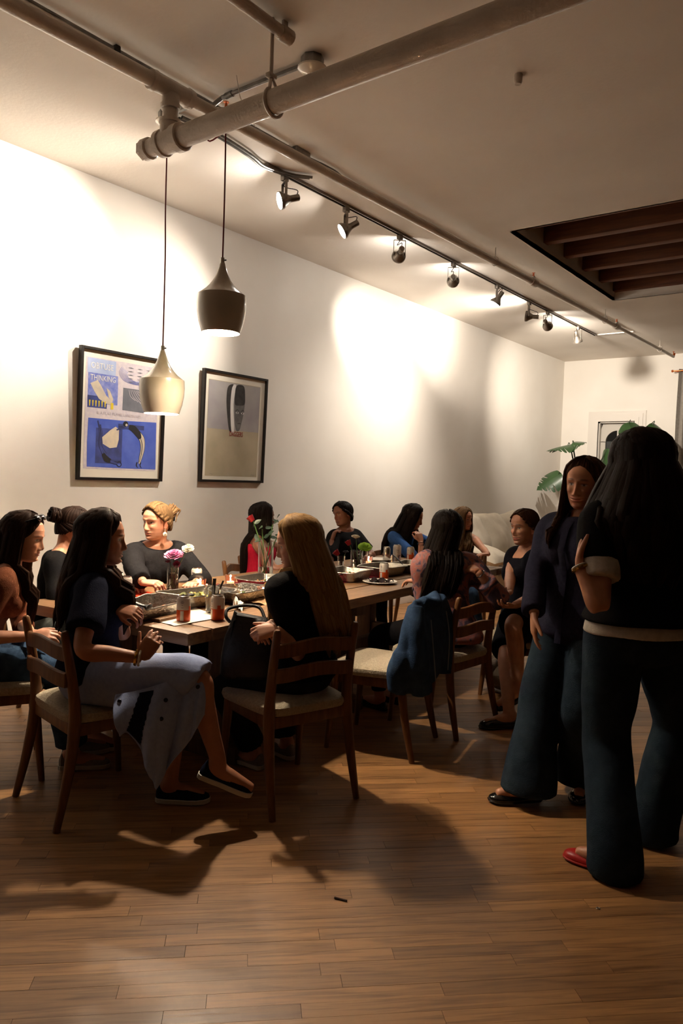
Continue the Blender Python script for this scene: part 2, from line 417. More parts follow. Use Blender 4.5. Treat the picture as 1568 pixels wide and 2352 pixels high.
pb = thing('cross_pipe', 'thick cream painted cross pipe with capped end below the sprinkler main', 'pipe', (TJ.x, TJ.y, ZB))
b = MB(); b.tube([(0, 0, 0.19), (0, 0, 0.05)], 0.040, 16); b.build('drop_pipe', m_pipe, pb)
b = MB(); b.tube([(-0.075, 0, 0), (-0.07, 0, 0), (-0.04, 0, 0), (-0.035, 0, 0), (0.05, 0, 0), (0.055, 0, 0), (0.1, 0, 0), (0.105, 0, 0)], [0.062, 0.068, 0.068, 0.060, 0.060, 0.070, 0.070, 0.064], 20)
b.tube([(0, 0, 0.03), (0, 0, 0.085), (0, 0, 0.087), (0, 0, 0.105)], [0.052, 0.052, 0.058, 0.056], 16); b.build('tee_fitting', m_pipe, pb)
b = MB(); b.tube([(-0.06, 0, 0), (-0.165, 0, 0)], 0.046, 16); b.build('stub_pipe', m_pipe, pb)
b = MB(); b.tube([(-0.15, 0, 0), (-0.155, 0, 0), (-0.195, 0, 0), (-0.2, 0, 0)], [0.05, 0.056, 0.056, 0.05], 16)
b.tube([(-0.2, 0, 0), (-0.218, 0, 0)], 0.05, 6); b.build('end_cap', m_pipe, pb)
b = MB(); b.tube([(0.09, 0, 0), (2.4, -0.02, 0), (4.6, -0.04, 0)], 0.054, 20); b.build('pipe_run', m_pipe, pb)
hx = 0.72
b = MB(); b.tube([(hx - 0.02, 0, 0.12), (hx - 0.02, -0.0, CZ - ZB)], 0.009, 8)
b.tube([(hx - 0.02, 0, 0.125)] + [(hx, 0.062 * math.sin(a), 0.062 * math.cos(a)) for a in np.linspace(0.5, 2 * PI - 0.5, 20)] + [(hx - 0.02, 0, 0.125)], 0.008, 8)
b.box((hx - 0.02, 0, 0.125), (0.03, 0.05, 0.02), bev=0.005); b.build('pipe_hanger', m_pipe, pb)

b = MB(); b.tube([(0, -1.6, 0), (0, 0, 0)], 0.028, 14); b.tube([(0, -0.07, 0), (0, -0.06, 0), (0, 0.0, 0), (0, 0.005, 0)], [0.03, 0.036, 0.036, 0.03], 14); b.box((0.012, -0.05, 0.04), (0.012, 0.03, 0.05))
o = b.build('stub_pipe', m_pipe); o.location = (-2.42, 2.70, CZ - 0.05); tag(o, 'short capped pipe stub fixed to the ceiling at the top edge', 'pipe')

# conduits
b = MB(); zc = CZ - 0.022
b.tube([(0, -5, 0), (0, 0.72, 0)], 0.0125, 10); c1 = b.build('conduit_tube', m_cond)
c1.location = (-3.235, 2.95, zc); tag(c1, 'long grey metal conduit beside the sprinkler main on the ceiling', 'conduit')
for y, s in ((-0.62, 0.03), (-1.6, 0.03)):
    b = MB(); b.box((0, y, 0.0), (0.05, s, 0.035), bev=0.006); b.build('conduit_clamp', m_dark, c1)
b = MB(); b.box((0, 0.78, -0.005), (0.075, 0.14, 0.05), bev=0.008); b.build('junction_box', m_cond, c1)
b = MB(); b.tube(crom([(0, 0.85, 0), (0.02, 1.1, 0.0), (-0.005, 1.4, 0.0), (0.02, 2.4, 0), (0.03, 3.0, 0), (0.05, 4.2, 0.0), (0.08, 5.6, 0), (0.12, 7.2, 0)], 5), 0.0125, 8); b.build('conduit_tube', m_cond, c1)
c2 = thing('conduit_branch', 'short grey conduit branch between the two ceiling lamp holders', 'conduit', (-3.2, 2.95, zc))
b = MB(); b.tube(crom([(0.66, 0.0, 0), (0.14, 0.0, 0), (0.06, 0.0, -0.005), (0.0, -0.01, -0.03), (-0.06, -0.02, -0.02), (-0.14, -0.03, 0.0), (-0.32, -0.03, 0.0)], 5), 0.0125, 8); b.build('tube', m_cond, c2)
b = MB(); b.tube([(0.10, 0, -0.002), (0.15, 0, 0)], 0.017, 10); b.build('coupling', m_cond, c2)
c3 = thing('curved_cable', 'curved twin metal cable from the lamp holder to the lighting track', 'conduit', (-3.55, 2.95, zc))
for dx in (0.0, 0.026):
    b = MB(); b.tube(crom([(0.03 + dx, 0.03, 0), (0.05 + dx, 0.3, 0), (0.02 + dx, 0.62, -0.004), (-0.02 + dx, 0.8, -0.004), (0.03 + dx, 1.0, 0), (0.12 + dx, 1.12, 0)], 5), 0.010, 8); b.build('cable', m_cond, c3)
m_porc = mat('glazed_porcelain', S(226, 219, 206), 0.12, coat=0.6)
def lampholder(loc, label):
    t = thing('lamp_holder', label, 'lamp holder', loc, group='porcelain ceiling lamp holders')
    b = MB(); b.lathe([(0.001, 0), (0.056, 0), (0.058, -0.004), (0.058, -0.045), (0.054, -0.05), (0.001, -0.05)], 8); b.build('octagon_box', m_cond, t, smooth=False)
    b = MB(); b.lathe([(0.001, -0.048), (0.062, -0.048), (0.074, -0.053), (0.073, -0.060), (0.055, -0.073), (0.030, -0.080), (0.024, -0.086), (0.001, -0.087)], 24); b.build('porcelain_base', m_porc, t)
    b = MB(); b.lathe([(0.017, -0.084), (0.017, -0.100), (0.013, -0.102), (0.001, -0.102)], 12); b.build('socket_cap', m_copper, t)
lampholder((-2.49, 2.95, CZ), 'white porcelain lamp holder on a grey octagonal box above the thick cross pipe')
lampholder((-3.555, 2.93, CZ), 'white porcelain lamp holder half hidden behind the pipe tee')
b = MB(); b.lathe([(0.001, 0), (0.022, 0), (0.022, -0.035), (0.016, -0.05), (0.001, -0.05)], 10); o = b.build('ceiling_bolt', m_pipe); o.location = (-1.71, 3.66, CZ); tag(o, 'small capped pipe nub alone on the bare ceiling', 'bolt')
b = MB(); b.tube(crom([(0, 0, 0.14), (0.01, 0.03, 0.02), (0.05, 0.1, -0.10)], 6), 0.0022, 6); o = b.build('loose_wire', m_trim); o.location = (-2.93, 2.86, CZ - 0.14); tag(o, 'thin pale loose wire dangling behind the thick cross pipe', 'wire')

# ------------------------------------------------------------------ track lighting
m_track = mat('track_nickel', S(120, 112, 104), 0.4, 0.75)
m_head = mat('brushed_nickel', S(150, 142, 132), 0.34, 0.85, col2=S(128, 120, 112), nscale=30)
m_lampon = mat('lamp_face_lit', (1, 1, 1), 0.3, emit=(1, 0.93, 0.84), estr=28)
m_lampoff = mat('lamp_face_glass', S(150, 146, 140), 0.15, spec=0.8)
m_cable = mat('black_cable', S(28, 25, 23), 0.5)
TX, TY0, TY1 = -3.552, 3.78, 10.40
tr = thing('light_track', 'long metal lighting track fixed to the ceiling', 'track', (TX, TY0, CZ))
b = MB(); ly = TY1 - TY0
b.box((0, ly / 2, -0.004), (0.034, ly, 0.008)); 
for s in (-1, 1): b.box((s * 0.015, ly / 2, -0.012), (0.006, ly, 0.016))
b.build('rail', m_track, tr, smooth=False)
b = MB(); b.box((0, -0.012, -0.010), (0.038, 0.024, 0.022), bev=0.003); b.build('end_cap', m_track, tr)
b = MB(); b.box((0.25, ly + 0.0, -0.006), (0.5, 0.02, 0.012)); b.build('feed_raceway', m_trim, tr)
SP = [(1, 3.95, (-0.53, -0.78, -0.30)), (2, 4.66, (-0.56, -0.60, -0.52)), (3, 5.42, (-0.66, 0.68, -0.20)), (4, 6.36, (-0.48, 0.875, -0.066)),
      (5, 7.30, (-0.45, -0.25, -0.85)), (6, 8.13, (-0.86, -0.28, 0.10)), (7, 8.68, (-0.12, 0.93, -0.30)), (8, 9.70, (0.05, 0.45, -0.85))]
SLAB = {1: 'lit spotlight nearest the camera, its white face turned left', 2: 'lit spotlight, second along the track, its face tilted down to the left',
        3: 'third spotlight along the track, hanging straight down in its yoke', 4: 'fourth spotlight along the track, its socket towards the camera',
        5: 'fifth spotlight along the track, dark cone tilted left', 6: 'sixth spotlight along the track, beside the bright patch on the ceiling',
        7: 'seventh spotlight along the track, next to last before the end', 8: 'last spotlight at the far end of the track, cone pointing down'}
for i, y, aim in SP:
    t = thing('track_spotlight', SLAB[i], 'spotlight', (TX, y, CZ - 0.02), group='spotlights on the ceiling track')
    a = Vector(aim).normalized(); hx_ = Vector((a.x, a.y, 0)); side = Vector((-a.y, a.x, 0)).normalized() if hx_.length > 0.1 else Vector((1, 0, 0))
    b = MB(); b.box((0, 0, -0.018), (0.034, 0.05, 0.04), bev=0.004); b.build('track_adapter', m_track, t)
    piv = Vector((0, 0, -0.165))
    b = MB(); Rs = Matrix((side, Vector((0, 0, 1)).cross(side), Vector((0, 0, 1)))).transposed()
    b.box((0, 0, -0.045), (0.10, 0.018, 0.004), rot=Rs)
    for s in (-1, 1): b.box(Vector((0, 0, -0.107)) + side * s * 0.05, (0.004, 0.018, 0.125), rot=Rs)
    b.tube([Vector((0, 0, -0.038)), Vector((0, 0, -0.05))], 0.008, 8); b.build('yoke', m_head, t)
    Rm = rotm(a)
    b = MB(); b.lathe([(0.056, 0.035), (0.060, 0.036), (0.060, 0.016), (0.057, 0.010), (0.040, -0.014), (0.028, -0.038), (0.026, -0.044), (0.001, -0.044)], 24, piv, Rm); b.build('lamp_housing', m_head, t)
    b = MB(); b.lathe([(0.001, -0.04), (0.022, -0.04), (0.0235, -0.046), (0.0235, -0.108), (0.021, -0.112), (0.001, -0.112)], 18, piv, Rm); b.build('socket', m_head, t)
    b = MB(); b.lathe([(0.001, 0.030), (0.045, 0.029), (0.0565, 0.026), (0.0565, 0.018), (0.001, 0.018)], 24, piv, Rm); b.build('lamp_face', m_lampon if i in SPOT_W else m_lampoff, t)
    q = piv - a * 0.095 + Vector((0, 0, 0.022))
    b = MB(); b.tube(crom([(0, 0, -0.05), side * 0.02 + Vector((0, 0, -0.085)), q + Vector((0, 0, 0.03)) - a * 0.0, q], 5), 0.0032, 6); b.build('lamp_cable', m_cable, t)
    if i in SPOT_W:
        l = light('lamp_beam', 'SPOT', piv + a * 0.045, SPOT_W[i], SPOT_COL, t, spot_size=math.radians({1: 74, 2: 90, 3: 42, 4: 38, 6: 120, 7: 100, 5: 110, 8: 90}[i]), spot_blend=1.0, shadow_soft_size=0.045)
        l.rotation_euler = a.to_track_quat('-Z', 'Y').to_euler()

# ------------------------------------------------------------------ pendant lamps
m_shade = mat('glazed_ceramic_shade', S(168, 158, 142), 0.22, coat=0.5, bump=0.05, bscale=25)
m_shade_in = mat('shade_inside_white', S(240, 234, 222), 0.6)
m_bulb = mat('bulb_lit', (1, 1, 1), 0.3, emit=(1.0, 0.86, 0.66), estr=60)
m_cord = mat('red_cloth_cord', S(112, 30, 30), 0.8)
def pendant(x, y, zb, rad, label, route=None):
    t = thing('pendant_lamp', label, 'pendant lamp', (x, y, zb), group='pendant lamps over the table')
    k = rad / 0.13
    prof = [(0.1005, 0.0), (0.118, 0.055), (0.1275, 0.105), (0.130, 0.150), (0.1285, 0.190), (0.127, 0.196), (0.118, 0.203), (0.094, 0.220), (0.068, 0.246), (0.047, 0.275), (0.032, 0.304), (0.020, 0.338), (0.014, 0.362), (0.0105, 0.366), (0.0100, 0.392), (0.004, 0.394)]
    b = MB(); b.lathe([(r * k, z * k) for r, z in prof], 40); b.build('shade', m_shade, t, ang=30)
    b = MB(); b.lathe([(r * k - 0.003, z * k + 0.0) for r, z in prof[:13]] , 40); b.lathe([((0.1005) * k, 0.0), (0.1005 * k - 0.003, 0.0)], 40); b.build('shade_lining', m_shade_in, t)
    b = MB(); b.ell((0, 0, 0.125 * k), (0.03, 0.03, 0.036)); b.build('bulb', m_bulb, t)
    b = MB(); b.tube([(0, 0, 0.16 * k), (0, 0, 0.24 * k)], 0.02, 12); b.build('bulb_socket', m_dark, t)
    b = MB(); b.tube([(0.012 * k, 0.004, 0.378 * k), (0.021 * k, 0.006, 0.378 * k)], 0.004, 8); b.build('grip_screw', m_dark, t)
    b = MB(); b.tube(crom(route or [(0, 0, 0.385 * k), (0.004, 0, 0.9), (-0.003, 0, 1.2), (0, 0, CZ - zb - 0.104)], 4), 0.0042, 8); b.build('cord', m_cord, t)
    light('bulb_light', 'POINT', (0, 0, 0.085 * k), PEND_W * (1.15 if zb > 2 else 0.7), WARM, t, shadow_soft_size=0.035)
pendant(-3.553, 2.925, 1.805, 0.132, 'white ceramic pendant lamp hanging lower, in front of the blue poster')
pendant(-2.985, 2.845, 2.212, 0.132, 'white ceramic pendant lamp hanging higher, between the two posters', [(0, 0, 0.39), (0.003, 0, 0.7), (0, 0, 1.02), (-0.012, 0, 1.055), (-0.12, 0, 1.035), (-0.155, 0, 1.09), (-0.15, 0.0, 1.175)])
# ------------------------------------------------------------------ dining table
m_oak = mat('table_oak', S(136, 101, 66), 0.5, col2=S(108, 77, 49), nscale=3.2, stretch=(14, 1.2, 14), bump=0.12, bscale=9, bstretch=(30, 2, 30))
m_oak_x = mat('table_oak_cross', S(132, 97, 63), 0.5, col2=S(104, 74, 47), nscale=3.2, stretch=(1.2, 14, 14), bump=0.12, bscale=9, bstretch=(2, 30, 30))
m_oak_d = mat('table_base_oak', S(112, 80, 52), 0.6, col2=S(84, 58, 38), nscale=4, stretch=(8, 8, 1.5), bump=0.1, bscale=12)
TA = Vector((-2.479, 2.212, 0)); TE = Vector((-0.0576, 0.9983, 0)).normalized(); TL = Vector((-TE.y, TE.x, 0))
TLEN, TWID, TZ, TTH = 3.68, 1.22, 0.76, 0.062
def TP(s, w, z=TZ): return TA + TE * s + TL * w + Vector((0, 0, z))
TROT = math.atan2(TE.y, TE.x) - PI / 2          # local y = along the table, local -x = TL side
tb = thing('dining_table', 'long oak dining table with thick top, set with foil trays and cans', 'table', TA, TROT)
def tabl(x0, x1, y0, y1, name, m, bev=0.008):
    b = MB(); b.box(((x0 + x1) / 2, (y0 + y1) / 2, TZ - TTH / 2), (x1 - x0, y1 - y0, TTH), bev=bev); return b.build(name, m, tb)
nb = 5; bw = TWID / nb
for i in range(nb):
    tabl(-TWID + i * bw + 0.0006, -TWID + (i + 1) * bw - 0.0006, 0.16, TLEN - 0.16, 'board', m_oak, 0.004 if 0 < i < nb - 1 else 0.016)
tabl(-TWID, 0, 0.0, 0.1588, 'breadboard_end', m_oak_x, 0.018); tabl(-TWID, 0, TLEN - 0.1588, TLEN, 'breadboard_end', m_oak_x, 0.018)
for s in (0.52, 1.62, 3.05):
    b = MB()
    b.box((-TWID / 2, s, TZ - TTH - 0.045), (0.98, 0.11, 0.09), bev=0.008)
    for w in (0.26, TWID - 0.26): b.box((-w, s, 0.37), (0.13, 0.10, 0.58), bev=0.008)
    b.box((-TWID / 2, s, 0.045), (0.98, 0.11, 0.09), bev=0.01); b.box((-TWID / 2, s, 0.22), (0.6, 0.06, 0.1), bev=0.006)
    b.build('trestle', m_oak_d, tb)
b = MB(); b.box((-TWID / 2, 1.785, 0.22), (0.07, 2.6, 0.12), bev=0.006); b.build('stretcher', m_oak_d, tb)

# ------------------------------------------------------------------ dining chairs
m_chair = mat('chair_oak', S(126, 84, 48), 0.42, col2=S(98, 62, 34), nscale=5, stretch=(10, 10, 1.2), bump=0.06, bscale=14)
m_boucle = mat('boucle_fabric', S(196, 182, 156), 0.95, col2=S(170, 155, 128), nscale=90, bump=0.7, bscale=170, sheen=0.3)
def seat_rings():
    rings = []
    def outline(k, z, off):
        pts = []
        n = 40
        for i in range(n):
            a = 2 * PI * i / n; c, s = math.cos(a), math.sin(a)
            e = 0.32
            x = math.copysign(abs(c) ** e, c); y = math.copysign(abs(s) ** e, s)
            wx = 0.235 + 0.02 * y; pts.append(Vector((x * (wx - off) * k, (y * (0.225 - off)) * k + 0.01, z)))
        return pts
    for k, z, off in ((0.2, 0.415, 0.02), (1, 0.415, 0.02), (1, 0.42, 0.006), (1, 0.437, 0.0), (1, 0.455, 0.004), (1, 0.466, 0.02), (0.82, 0.474, 0.02), (0.5, 0.479, 0.02), (0.12, 0.481, 0.02)): rings.append(outline(k, z, off))
    return rings
b = MB(); b.loft(seat_rings()); me_seat = b.mesh('seat', m_boucle)
def slat_mesh(z0):
    rings = []; n = 16
    for i in range(n + 1):
        t = i / n; x = -0.2 + 0.4 * t; s = 2 * t - 1
        y = -0.222 - 0.03 * (1 - s * s)
        top = 0.030 + 0.012 * math.cos(s * PI) * 0.8; bot = -0.030 + 0.012 * math.cos(s * PI) * 0.8
        th = 0.010
        rings.append([Vector((x, y - th, z0 + bot)), Vector((x, y - th, z0 + top - 0.004)), Vector((x, y - th + 0.004, z0 + top)), Vector((x, y + th - 0.004, z0 + top)), Vector((x, y + th, z0 + top - 0.004)), Vector((x, y + th, z0 + bot))])
    b = MB(); b.loft(rings); return b.mesh('slat', m_chair)
me_sl = [slat_mesh(0.615), slat_mesh(0.722)]
def post_mesh(sx):
    pts = crom([(sx * 0.222, -0.265, 0.0), (sx * 0.214, -0.215, 0.22), (sx * 0.206, -0.188, 0.42), (sx * 0.204, -0.198, 0.58), (sx * 0.206, -0.236, 0.80)], 5)
    rs = [np.interp(p.z, [0, 0.2, 0.42, 0.6, 0.78, 0.80], [0.015, 0.021, 0.026, 0.021, 0.0175, 0.016]) for p in pts]
    b = MB(); b.tube(pts + [pts[-1] + Vector((0, -0.002, 0.008))], rs + [0.009], 12, upv=(0, 1, 0)); return b.mesh('back_post', m_chair)
me_post = [post_mesh(-1), post_mesh(1)]
def leg_mesh(sx):
    b = MB(); b.tube([(sx * 0.215, 0.222, 0), (sx * 0.208, 0.20, 0.25), (sx * 0.200, 0.185, 0.42)], [0.014, 0.020, 0.024], 12); return b.mesh('leg', m_chair)
me_leg = [leg_mesh(-1), leg_mesh(1)]
b = MB()
b.box((0, 0.188, 0.392), (0.38, 0.024, 0.052), bev=0.004); b.box((0, -0.186, 0.392), (0.38, 0.024, 0.052), bev=0.004)
for s in (-1, 1): b.box((s * 0.2, 0, 0.392), (0.024, 0.36, 0.052), bev=0.004)
me_rail = b.mesh('seat_rail', m_chair)
CH = {}
def chair(key, x, y, az, label):
    t = thing('dining_chair', label, 'chair', (x, y, 0), math.radians(az) - PI / 2, 'oak dining chairs around the table')
    for nm, me in (('seat', me_seat), ('slat', me_sl[0]), ('slat', me_sl[1]), ('back_post', me_post[0]), ('back_post', me_post[1]), ('leg', me_leg[0]), ('leg', me_leg[1]), ('seat_rail', me_rail)):
        link(bpy.data.objects.new(nm, me), t)
    CH[key] = (x, y, az); return t
chair('P3', -2.835, 2.005, 80, 'oak chair at the near table end under the woman in the pale blue skirt')
chair('P1', -3.47, 1.86, 62, 'oak chair cut by the left edge of the picture under the woman in brown')
chair('P13', -2.265, 2.635, 163, 'oak ladder-back chair under the blonde woman in black')
chair('J', -2.290, 3.455, 194, 'empty oak chair with a denim jacket hung over its back')
chair('P8', -2.215, 4.01, 175, 'oak ladder-back chair under the woman in the floral blouse')
chair('P10', -1.99, 4.73, 228, 'oak chair under the woman in the sleeveless black dress')
chair('P4', -3.945, 3.13, -8, 'oak chair against the wall side under the woman in the dark blazer')
chair('P5', -4.02, 4.32, 28, 'oak chair by the wall under the woman in the red dress')
chair('P2', -3.93, 2.47, 40, 'oak chair behind the long-haired woman under the woman with a hair bun')
chair('P6', -4.13, 5.50, -6, 'oak chair by the wall under the woman with her hand at her chin')
chair('P7', -3.97, 6.19, -18, 'oak chair at the far table end under the dark-haired woman leaning on her hand')
chair('P9', -3.50, 6.66, -68, 'oak chair at the far table end under the blonde woman in a strappy top')

# ------------------------------------------------------------------ framed prints
m_frame = mat('black_frame', S(26, 23, 21), 0.35, col2=S(38, 33, 30), nscale=20)
m_mount = mat('cream_mount', S(236, 229, 214), 0.8)
m_pglass = mat('picture_glass', (1, 1, 1), 0.02, trans=1.0, ior=1.1, spec=0.3)
def ink(nm, c, c2=None, sc=18): return mat(nm, c, 0.8, col2=c2, nscale=sc) if c2 else mat(nm, c, 0.8)
i_blue = ink('ink_blue', S(70, 92, 188), S(86, 108, 200), 9); i_pale = ink('ink_pale_blue', S(170, 186, 226), S(190, 202, 232), 16); i_mid = ink('ink_mid_blue', S(104, 118, 198), S(150, 158, 214), 26)
i_grey = ink('ink_grey', S(104, 106, 116), S(122, 124, 132), 14); i_cream = ink('ink_cream', S(222, 208, 180), S(200, 188, 176), 18); i_lil = ink('ink_lilac', S(222, 212, 214), S(206, 196, 206), 40)
i_black = ink('ink_black', S(32, 30, 34)); i_yel = ink('ink_yellow', S(226, 200, 52)); i_white = ink('ink_white', S(236, 234, 232)); i_dkblue = ink('ink_dark_blue', S(52, 60, 110), S(66, 78, 150), 14)
i_red = ink('ink_red', S(150, 34, 34)); i_paper = ink('ink_aged_paper', S(190, 178, 152), S(174, 162, 136), 5); i_wash = ink('ink_grey_wash', S(176, 172, 170), S(158, 152, 156), 4)
i_mgrey = ink('ink_mid_grey', S(92, 90, 90), S(120, 118, 116), 20); i_dgrey = ink('ink_dark_grey', S(48, 46, 46), S(66, 63, 62), 22)
def frame(y0, y1, z0, z1, label):
    """local x runs along the wall (world +y), local y up, local z out of the wall"""
    w, h = y1 - y0, z1 - z0
    t = empty('framed_print', (WX + 0.006, (y0 + y1) / 2, (z0 + z1) / 2)); tag(t, label, 'picture')
    t.rotation_euler = (0, math.radians(1.6), 0)
    t['group'] = 'framed prints on the left wall'
    B = Matrix(((0, 0, 1), (1, 0, 0), (0, 1, 0)))
    def bx(nm, c, s, m, bev=0.0, par=t):
        b = MB(); b.box(B @ Vector(c), (s[2], s[0], s[1]), bev=bev); return b.build(nm, m, par, smooth=False)
    fw, fd = 0.020, 0.038
    for sx in (-1, 1): bx('frame_side', (sx * (w / 2 - fw / 2), 0, fd / 2), (fw, h, fd), m_frame, 0.002)
    for sy in (-1, 1): bx('frame_rail', (0, sy * (h / 2 - fw / 2), fd / 2), (w - 2 * fw, fw, fd), m_frame, 0.002)
    mt = bx('mount', (0, 0, 0.010), (w - 2 * fw, h - 2 * fw, 0.012), m_mount)
    return t, mt, B, w, h
def flat(B, pts, m, par, z, name='ink_shape', th=0.0004):
    """flat printed shape, pts in local print coordinates"""
    n = len(pts); b = MB(); vs = [B @ Vector((x, y, z)) for x, y in pts] + [B @ Vector((x, y, z - th)) for x, y in pts]
    b.add(vs, [tuple(range(n)), tuple(reversed(range(n, 2 * n)))] + [(i, i + n, (i + 1) % n + n, (i + 1) % n) for i in range(n)])
    me = b.mesh(name, m, smooth=False)
    bm = bmesh.new(); bm.from_mesh(me); bmesh.ops.triangulate(bm, faces=[f for f in bm.faces if len(f.verts) > 4]); bm.to_mesh(me); bm.free()
    return link(bpy.data.objects.new(name, me), par)
def stroke(B, pts, wd, m, par, z, name='ink_line'):
    P = [Vector((x, y, 0)) for x, y in pts]; P = crom(P, 5) if len(P) > 2 else P
    wds = wd if hasattr(wd, '__len__') else [wd] * 2
    a, c = [], []
    for i, p in enumerate(P):
        t = (P[min(i + 1, len(P) - 1)] - P[max(i - 1, 0)]).normalized(); nrm = Vector((-t.y, t.x, 0)); k = i / (len(P) - 1); ww = np.interp(k, np.linspace(0, 1, len(wds)), wds) / 2
        a.append(p + nrm * ww); c.append(p - nrm * ww)
    b = MB(); R = [[B @ Vector((q.x, q.y, z)) for q in a], [B @ Vector((q.x, q.y, z)) for q in c]]
    b.sheet(R); return b.build(name, m, par, smooth=False)
def smooth_loop(pts):
    P = [Vector((x, y, 0)) for x, y in pts]; n = len(P); C = crom([P[-1]] + P + [P[0], P[1]], 4); return [(q.x, q.y) for q in C[4:4 + 4 * n]]
def tmat(B, x, y, z, sx=1.0):
    M4 = Matrix.Identity(4)
    for i in range(3):
        for j in range(3): M4[i][j] = B[i][j] * (sx if j == 0 else 1)
    v = B @ Vector((x, y, z)); M4[0][3], M4[1][3], M4[2][3] = v
    return M4
# --- print with the blue divers
t, mt, B, w, h = frame(3.149, 3.910, 1.391, 2.341, 'larger framed print with blue divers and the words OBTUSE THINKING')
def U(u, v): return (-w / 2 + u * w, h / 2 - v * h)          # 0..1 across, 0..1 down
def rect(u0, v0, u1, v1, m, z, jag=0.0):
    r = random.Random(int(u0 * 999 + v0 * 77)); j = lambda: r.uniform(-jag, jag)
    pts = [U(u0 + j(), v0 + j()), U((u0 + u1) / 2, v0 + j() * 0.5), U(u1 + j(), v0 + j()), U(u1 + j() * 0.5, (v0 + v1) / 2), U(u1 + j(), v1 + j()), U((u0 + u1) / 2, v1 + j() * 0.5), U(u0 + j(), v1 + j()), U(u0 + j() * 0.5, (v0 + v1) / 2)]
    return flat(B, list(reversed(pts)), m, mt, z)
Z0 = 0.0168
rect(0.07, 0.075, 0.92, 0.915, i_lil, Z0, 0.004)
rect(0.085, 0.08, 0.40, 0.19, i_pale, Z0 + 0.0004); rect(0.095, 0.19, 0.43, 0.415, i_mid, Z0 + 0.0004, 0.004); rect(0.095, 0.36, 0.31, 0.45, i_dkblue, Z0 + 0.0006)
flat(B, [U(*p) for p in ((0.12, 0.27), (0.20, 0.24), (0.25, 0.29), (0.30, 0.35), (0.37, 0.39), (0.38, 0.42), (0.30, 0.41), (0.22, 0.38), (0.16, 0.32))][::-1], i_cream, mt, Z0 + 0.0008)
flat(B, [U(*p) for p in ((0.30, 0.29), (0.34, 0.31), (0.38, 0.37), (0.37, 0.40), (0.33, 0.36))][::-1], i_cream, mt, Z0 + 0.0009)
for k in range(6): flat(B, [U(0.112 + k * 0.034, 0.395), U(0.128 + k * 0.034, 0.395), U(0.124 + k * 0.034, 0.44), U(0.116 + k * 0.034, 0.44)][::-1], i_yel, mt, Z0 + 0.001)
rect(0.355, 0.40, 0.385, 0.45, i_yel, Z0 + 0.001)
rect(0.49, 0.27, 0.92, 0.45, i_grey, Z0 + 0.0005, 0.006)
for k in range(6): stroke(B, [U(0.56 + 0.02 * k, 0.28), U(0.58 + 0.03 * k, 0.33), U(0.64 + 0.035 * k, 0.36 + 0.01 * k)], 0.003, i_lil, mt, Z0 + 0.0012)
for k in range(7): stroke(B, [U(0.47 + 0.012 * k, 0.11 + 0.006 * k), U(0.44 + 0.014 * k, 0.16), U(0.50 + 0.01 * k, 0.215 - 0.004 * k), U(0.64, 0.235 - 0.004 * k), U(0.78 - 0.01 * k, 0.22 - 0.005 * k), U(0.86 - 0.012 * k, 0.15)], 0.0022, i_mid, mt, Z0 + 0.0012)
for k in range(5):
    for q in range(3): flat(B, [U(0.54 + 0.11 * q + a, 0.105 + 0.028 * k + b_) for a, b_ in ((0, 0.004), (0.035, 0.0), (0.07, 0.004), (0.035, 0.008))][::-1], i_grey, mt, Z0 + 0.0014)
rect(0.105, 0.525, 0.92, 0.90, i_blue, Z0 + 0.0006, 0.008); rect(0.20, 0.60, 0.50, 0.87, i_dkblue, Z0 + 0.0009); rect(0.45, 0.555, 0.76, 0.59, i_dkblue, Z0 + 0.0009)
flat(B, [U(*p) for p in ((0.36, 0.61), (0.42, 0.58), (0.46, 0.60), (0.46, 0.68), (0.44, 0.74), (0.36, 0.75), (0.28, 0.72), (0.27, 0.67))][::-1], i_cream, mt, Z0 + 0.0012)
# arching diver and falling diver, drawn as brush strokes
def inked(pts, wd, m, z, line=0.007):
    stroke(B, [U(*q) for q in pts], [w_ + line for w_ in wd], i_black, mt, z); stroke(B, [U(*q) for q in pts], wd, m, mt, z + 0.0003)
inked([(0.43, 0.605), (0.48, 0.592), (0.55, 0.582), (0.60, 0.582)], [0.006, 0.008, 0.012, 0.016], i_dkblue, Z0 + 0.0014, 0.004); inked([(0.45, 0.578), (0.50, 0.574), (0.56, 0.572)], [0.004, 0.006, 0.010], i_dkblue, Z0 + 0.0014, 0.004)
inked([(0.675, 0.61), (0.735, 0.66), (0.752, 0.73), (0.735, 0.80), (0.715, 0.86)], [0.040, 0.046, 0.034, 0.026, 0.010], i_cream, Z0 + 0.0014)
stroke(B, [U(0.70, 0.63), U(0.742, 0.70), U(0.738, 0.78), U(0.715, 0.85)], [0.003, 0.006, 0.005, 0.003], i_black, mt, Z0 + 0.0022)
stroke(B, [U(0.575, 0.572), U(0.63, 0.585), U(0.69, 0.625), U(0.715, 0.66)], [0.030, 0.052, 0.050, 0.024], i_black, mt, Z0 + 0.0020)
flat(B, [U(0.535 + 0.030 * math.cos(a), 0.553 + 0.022 * math.sin(a)) for a in np.linspace(0, 2 * PI, 14, endpoint=False)][::-1], i_black, mt, Z0 + 0.0019); flat(B, [U(0.545 + 0.014 * math.cos(a), 0.560 + 0.011 * math.sin(a)) for a in np.linspace(0, 2 * PI, 10, endpoint=False)][::-1], i_cream, mt, Z0 + 0.0023)
for u in (0.69, 0.735): stroke(B, [U(u, 0.85), U(u - 0.008, 0.875), U(u + 0.012, 0.895)], [0.010, 0.008, 0.003], i_black, mt, Z0 + 0.0016)
for du in (0.0, 0.028): inked([(0.215 + du, 0.545 + du), (0.245 + du * 0.6, 0.64), (0.245 + du * 0.5, 0.73), (0.29 + du, 0.80)], [0.004, 0.008, 0.010, 0.014], i_dkblue, Z0 + 0.0013, 0.006)
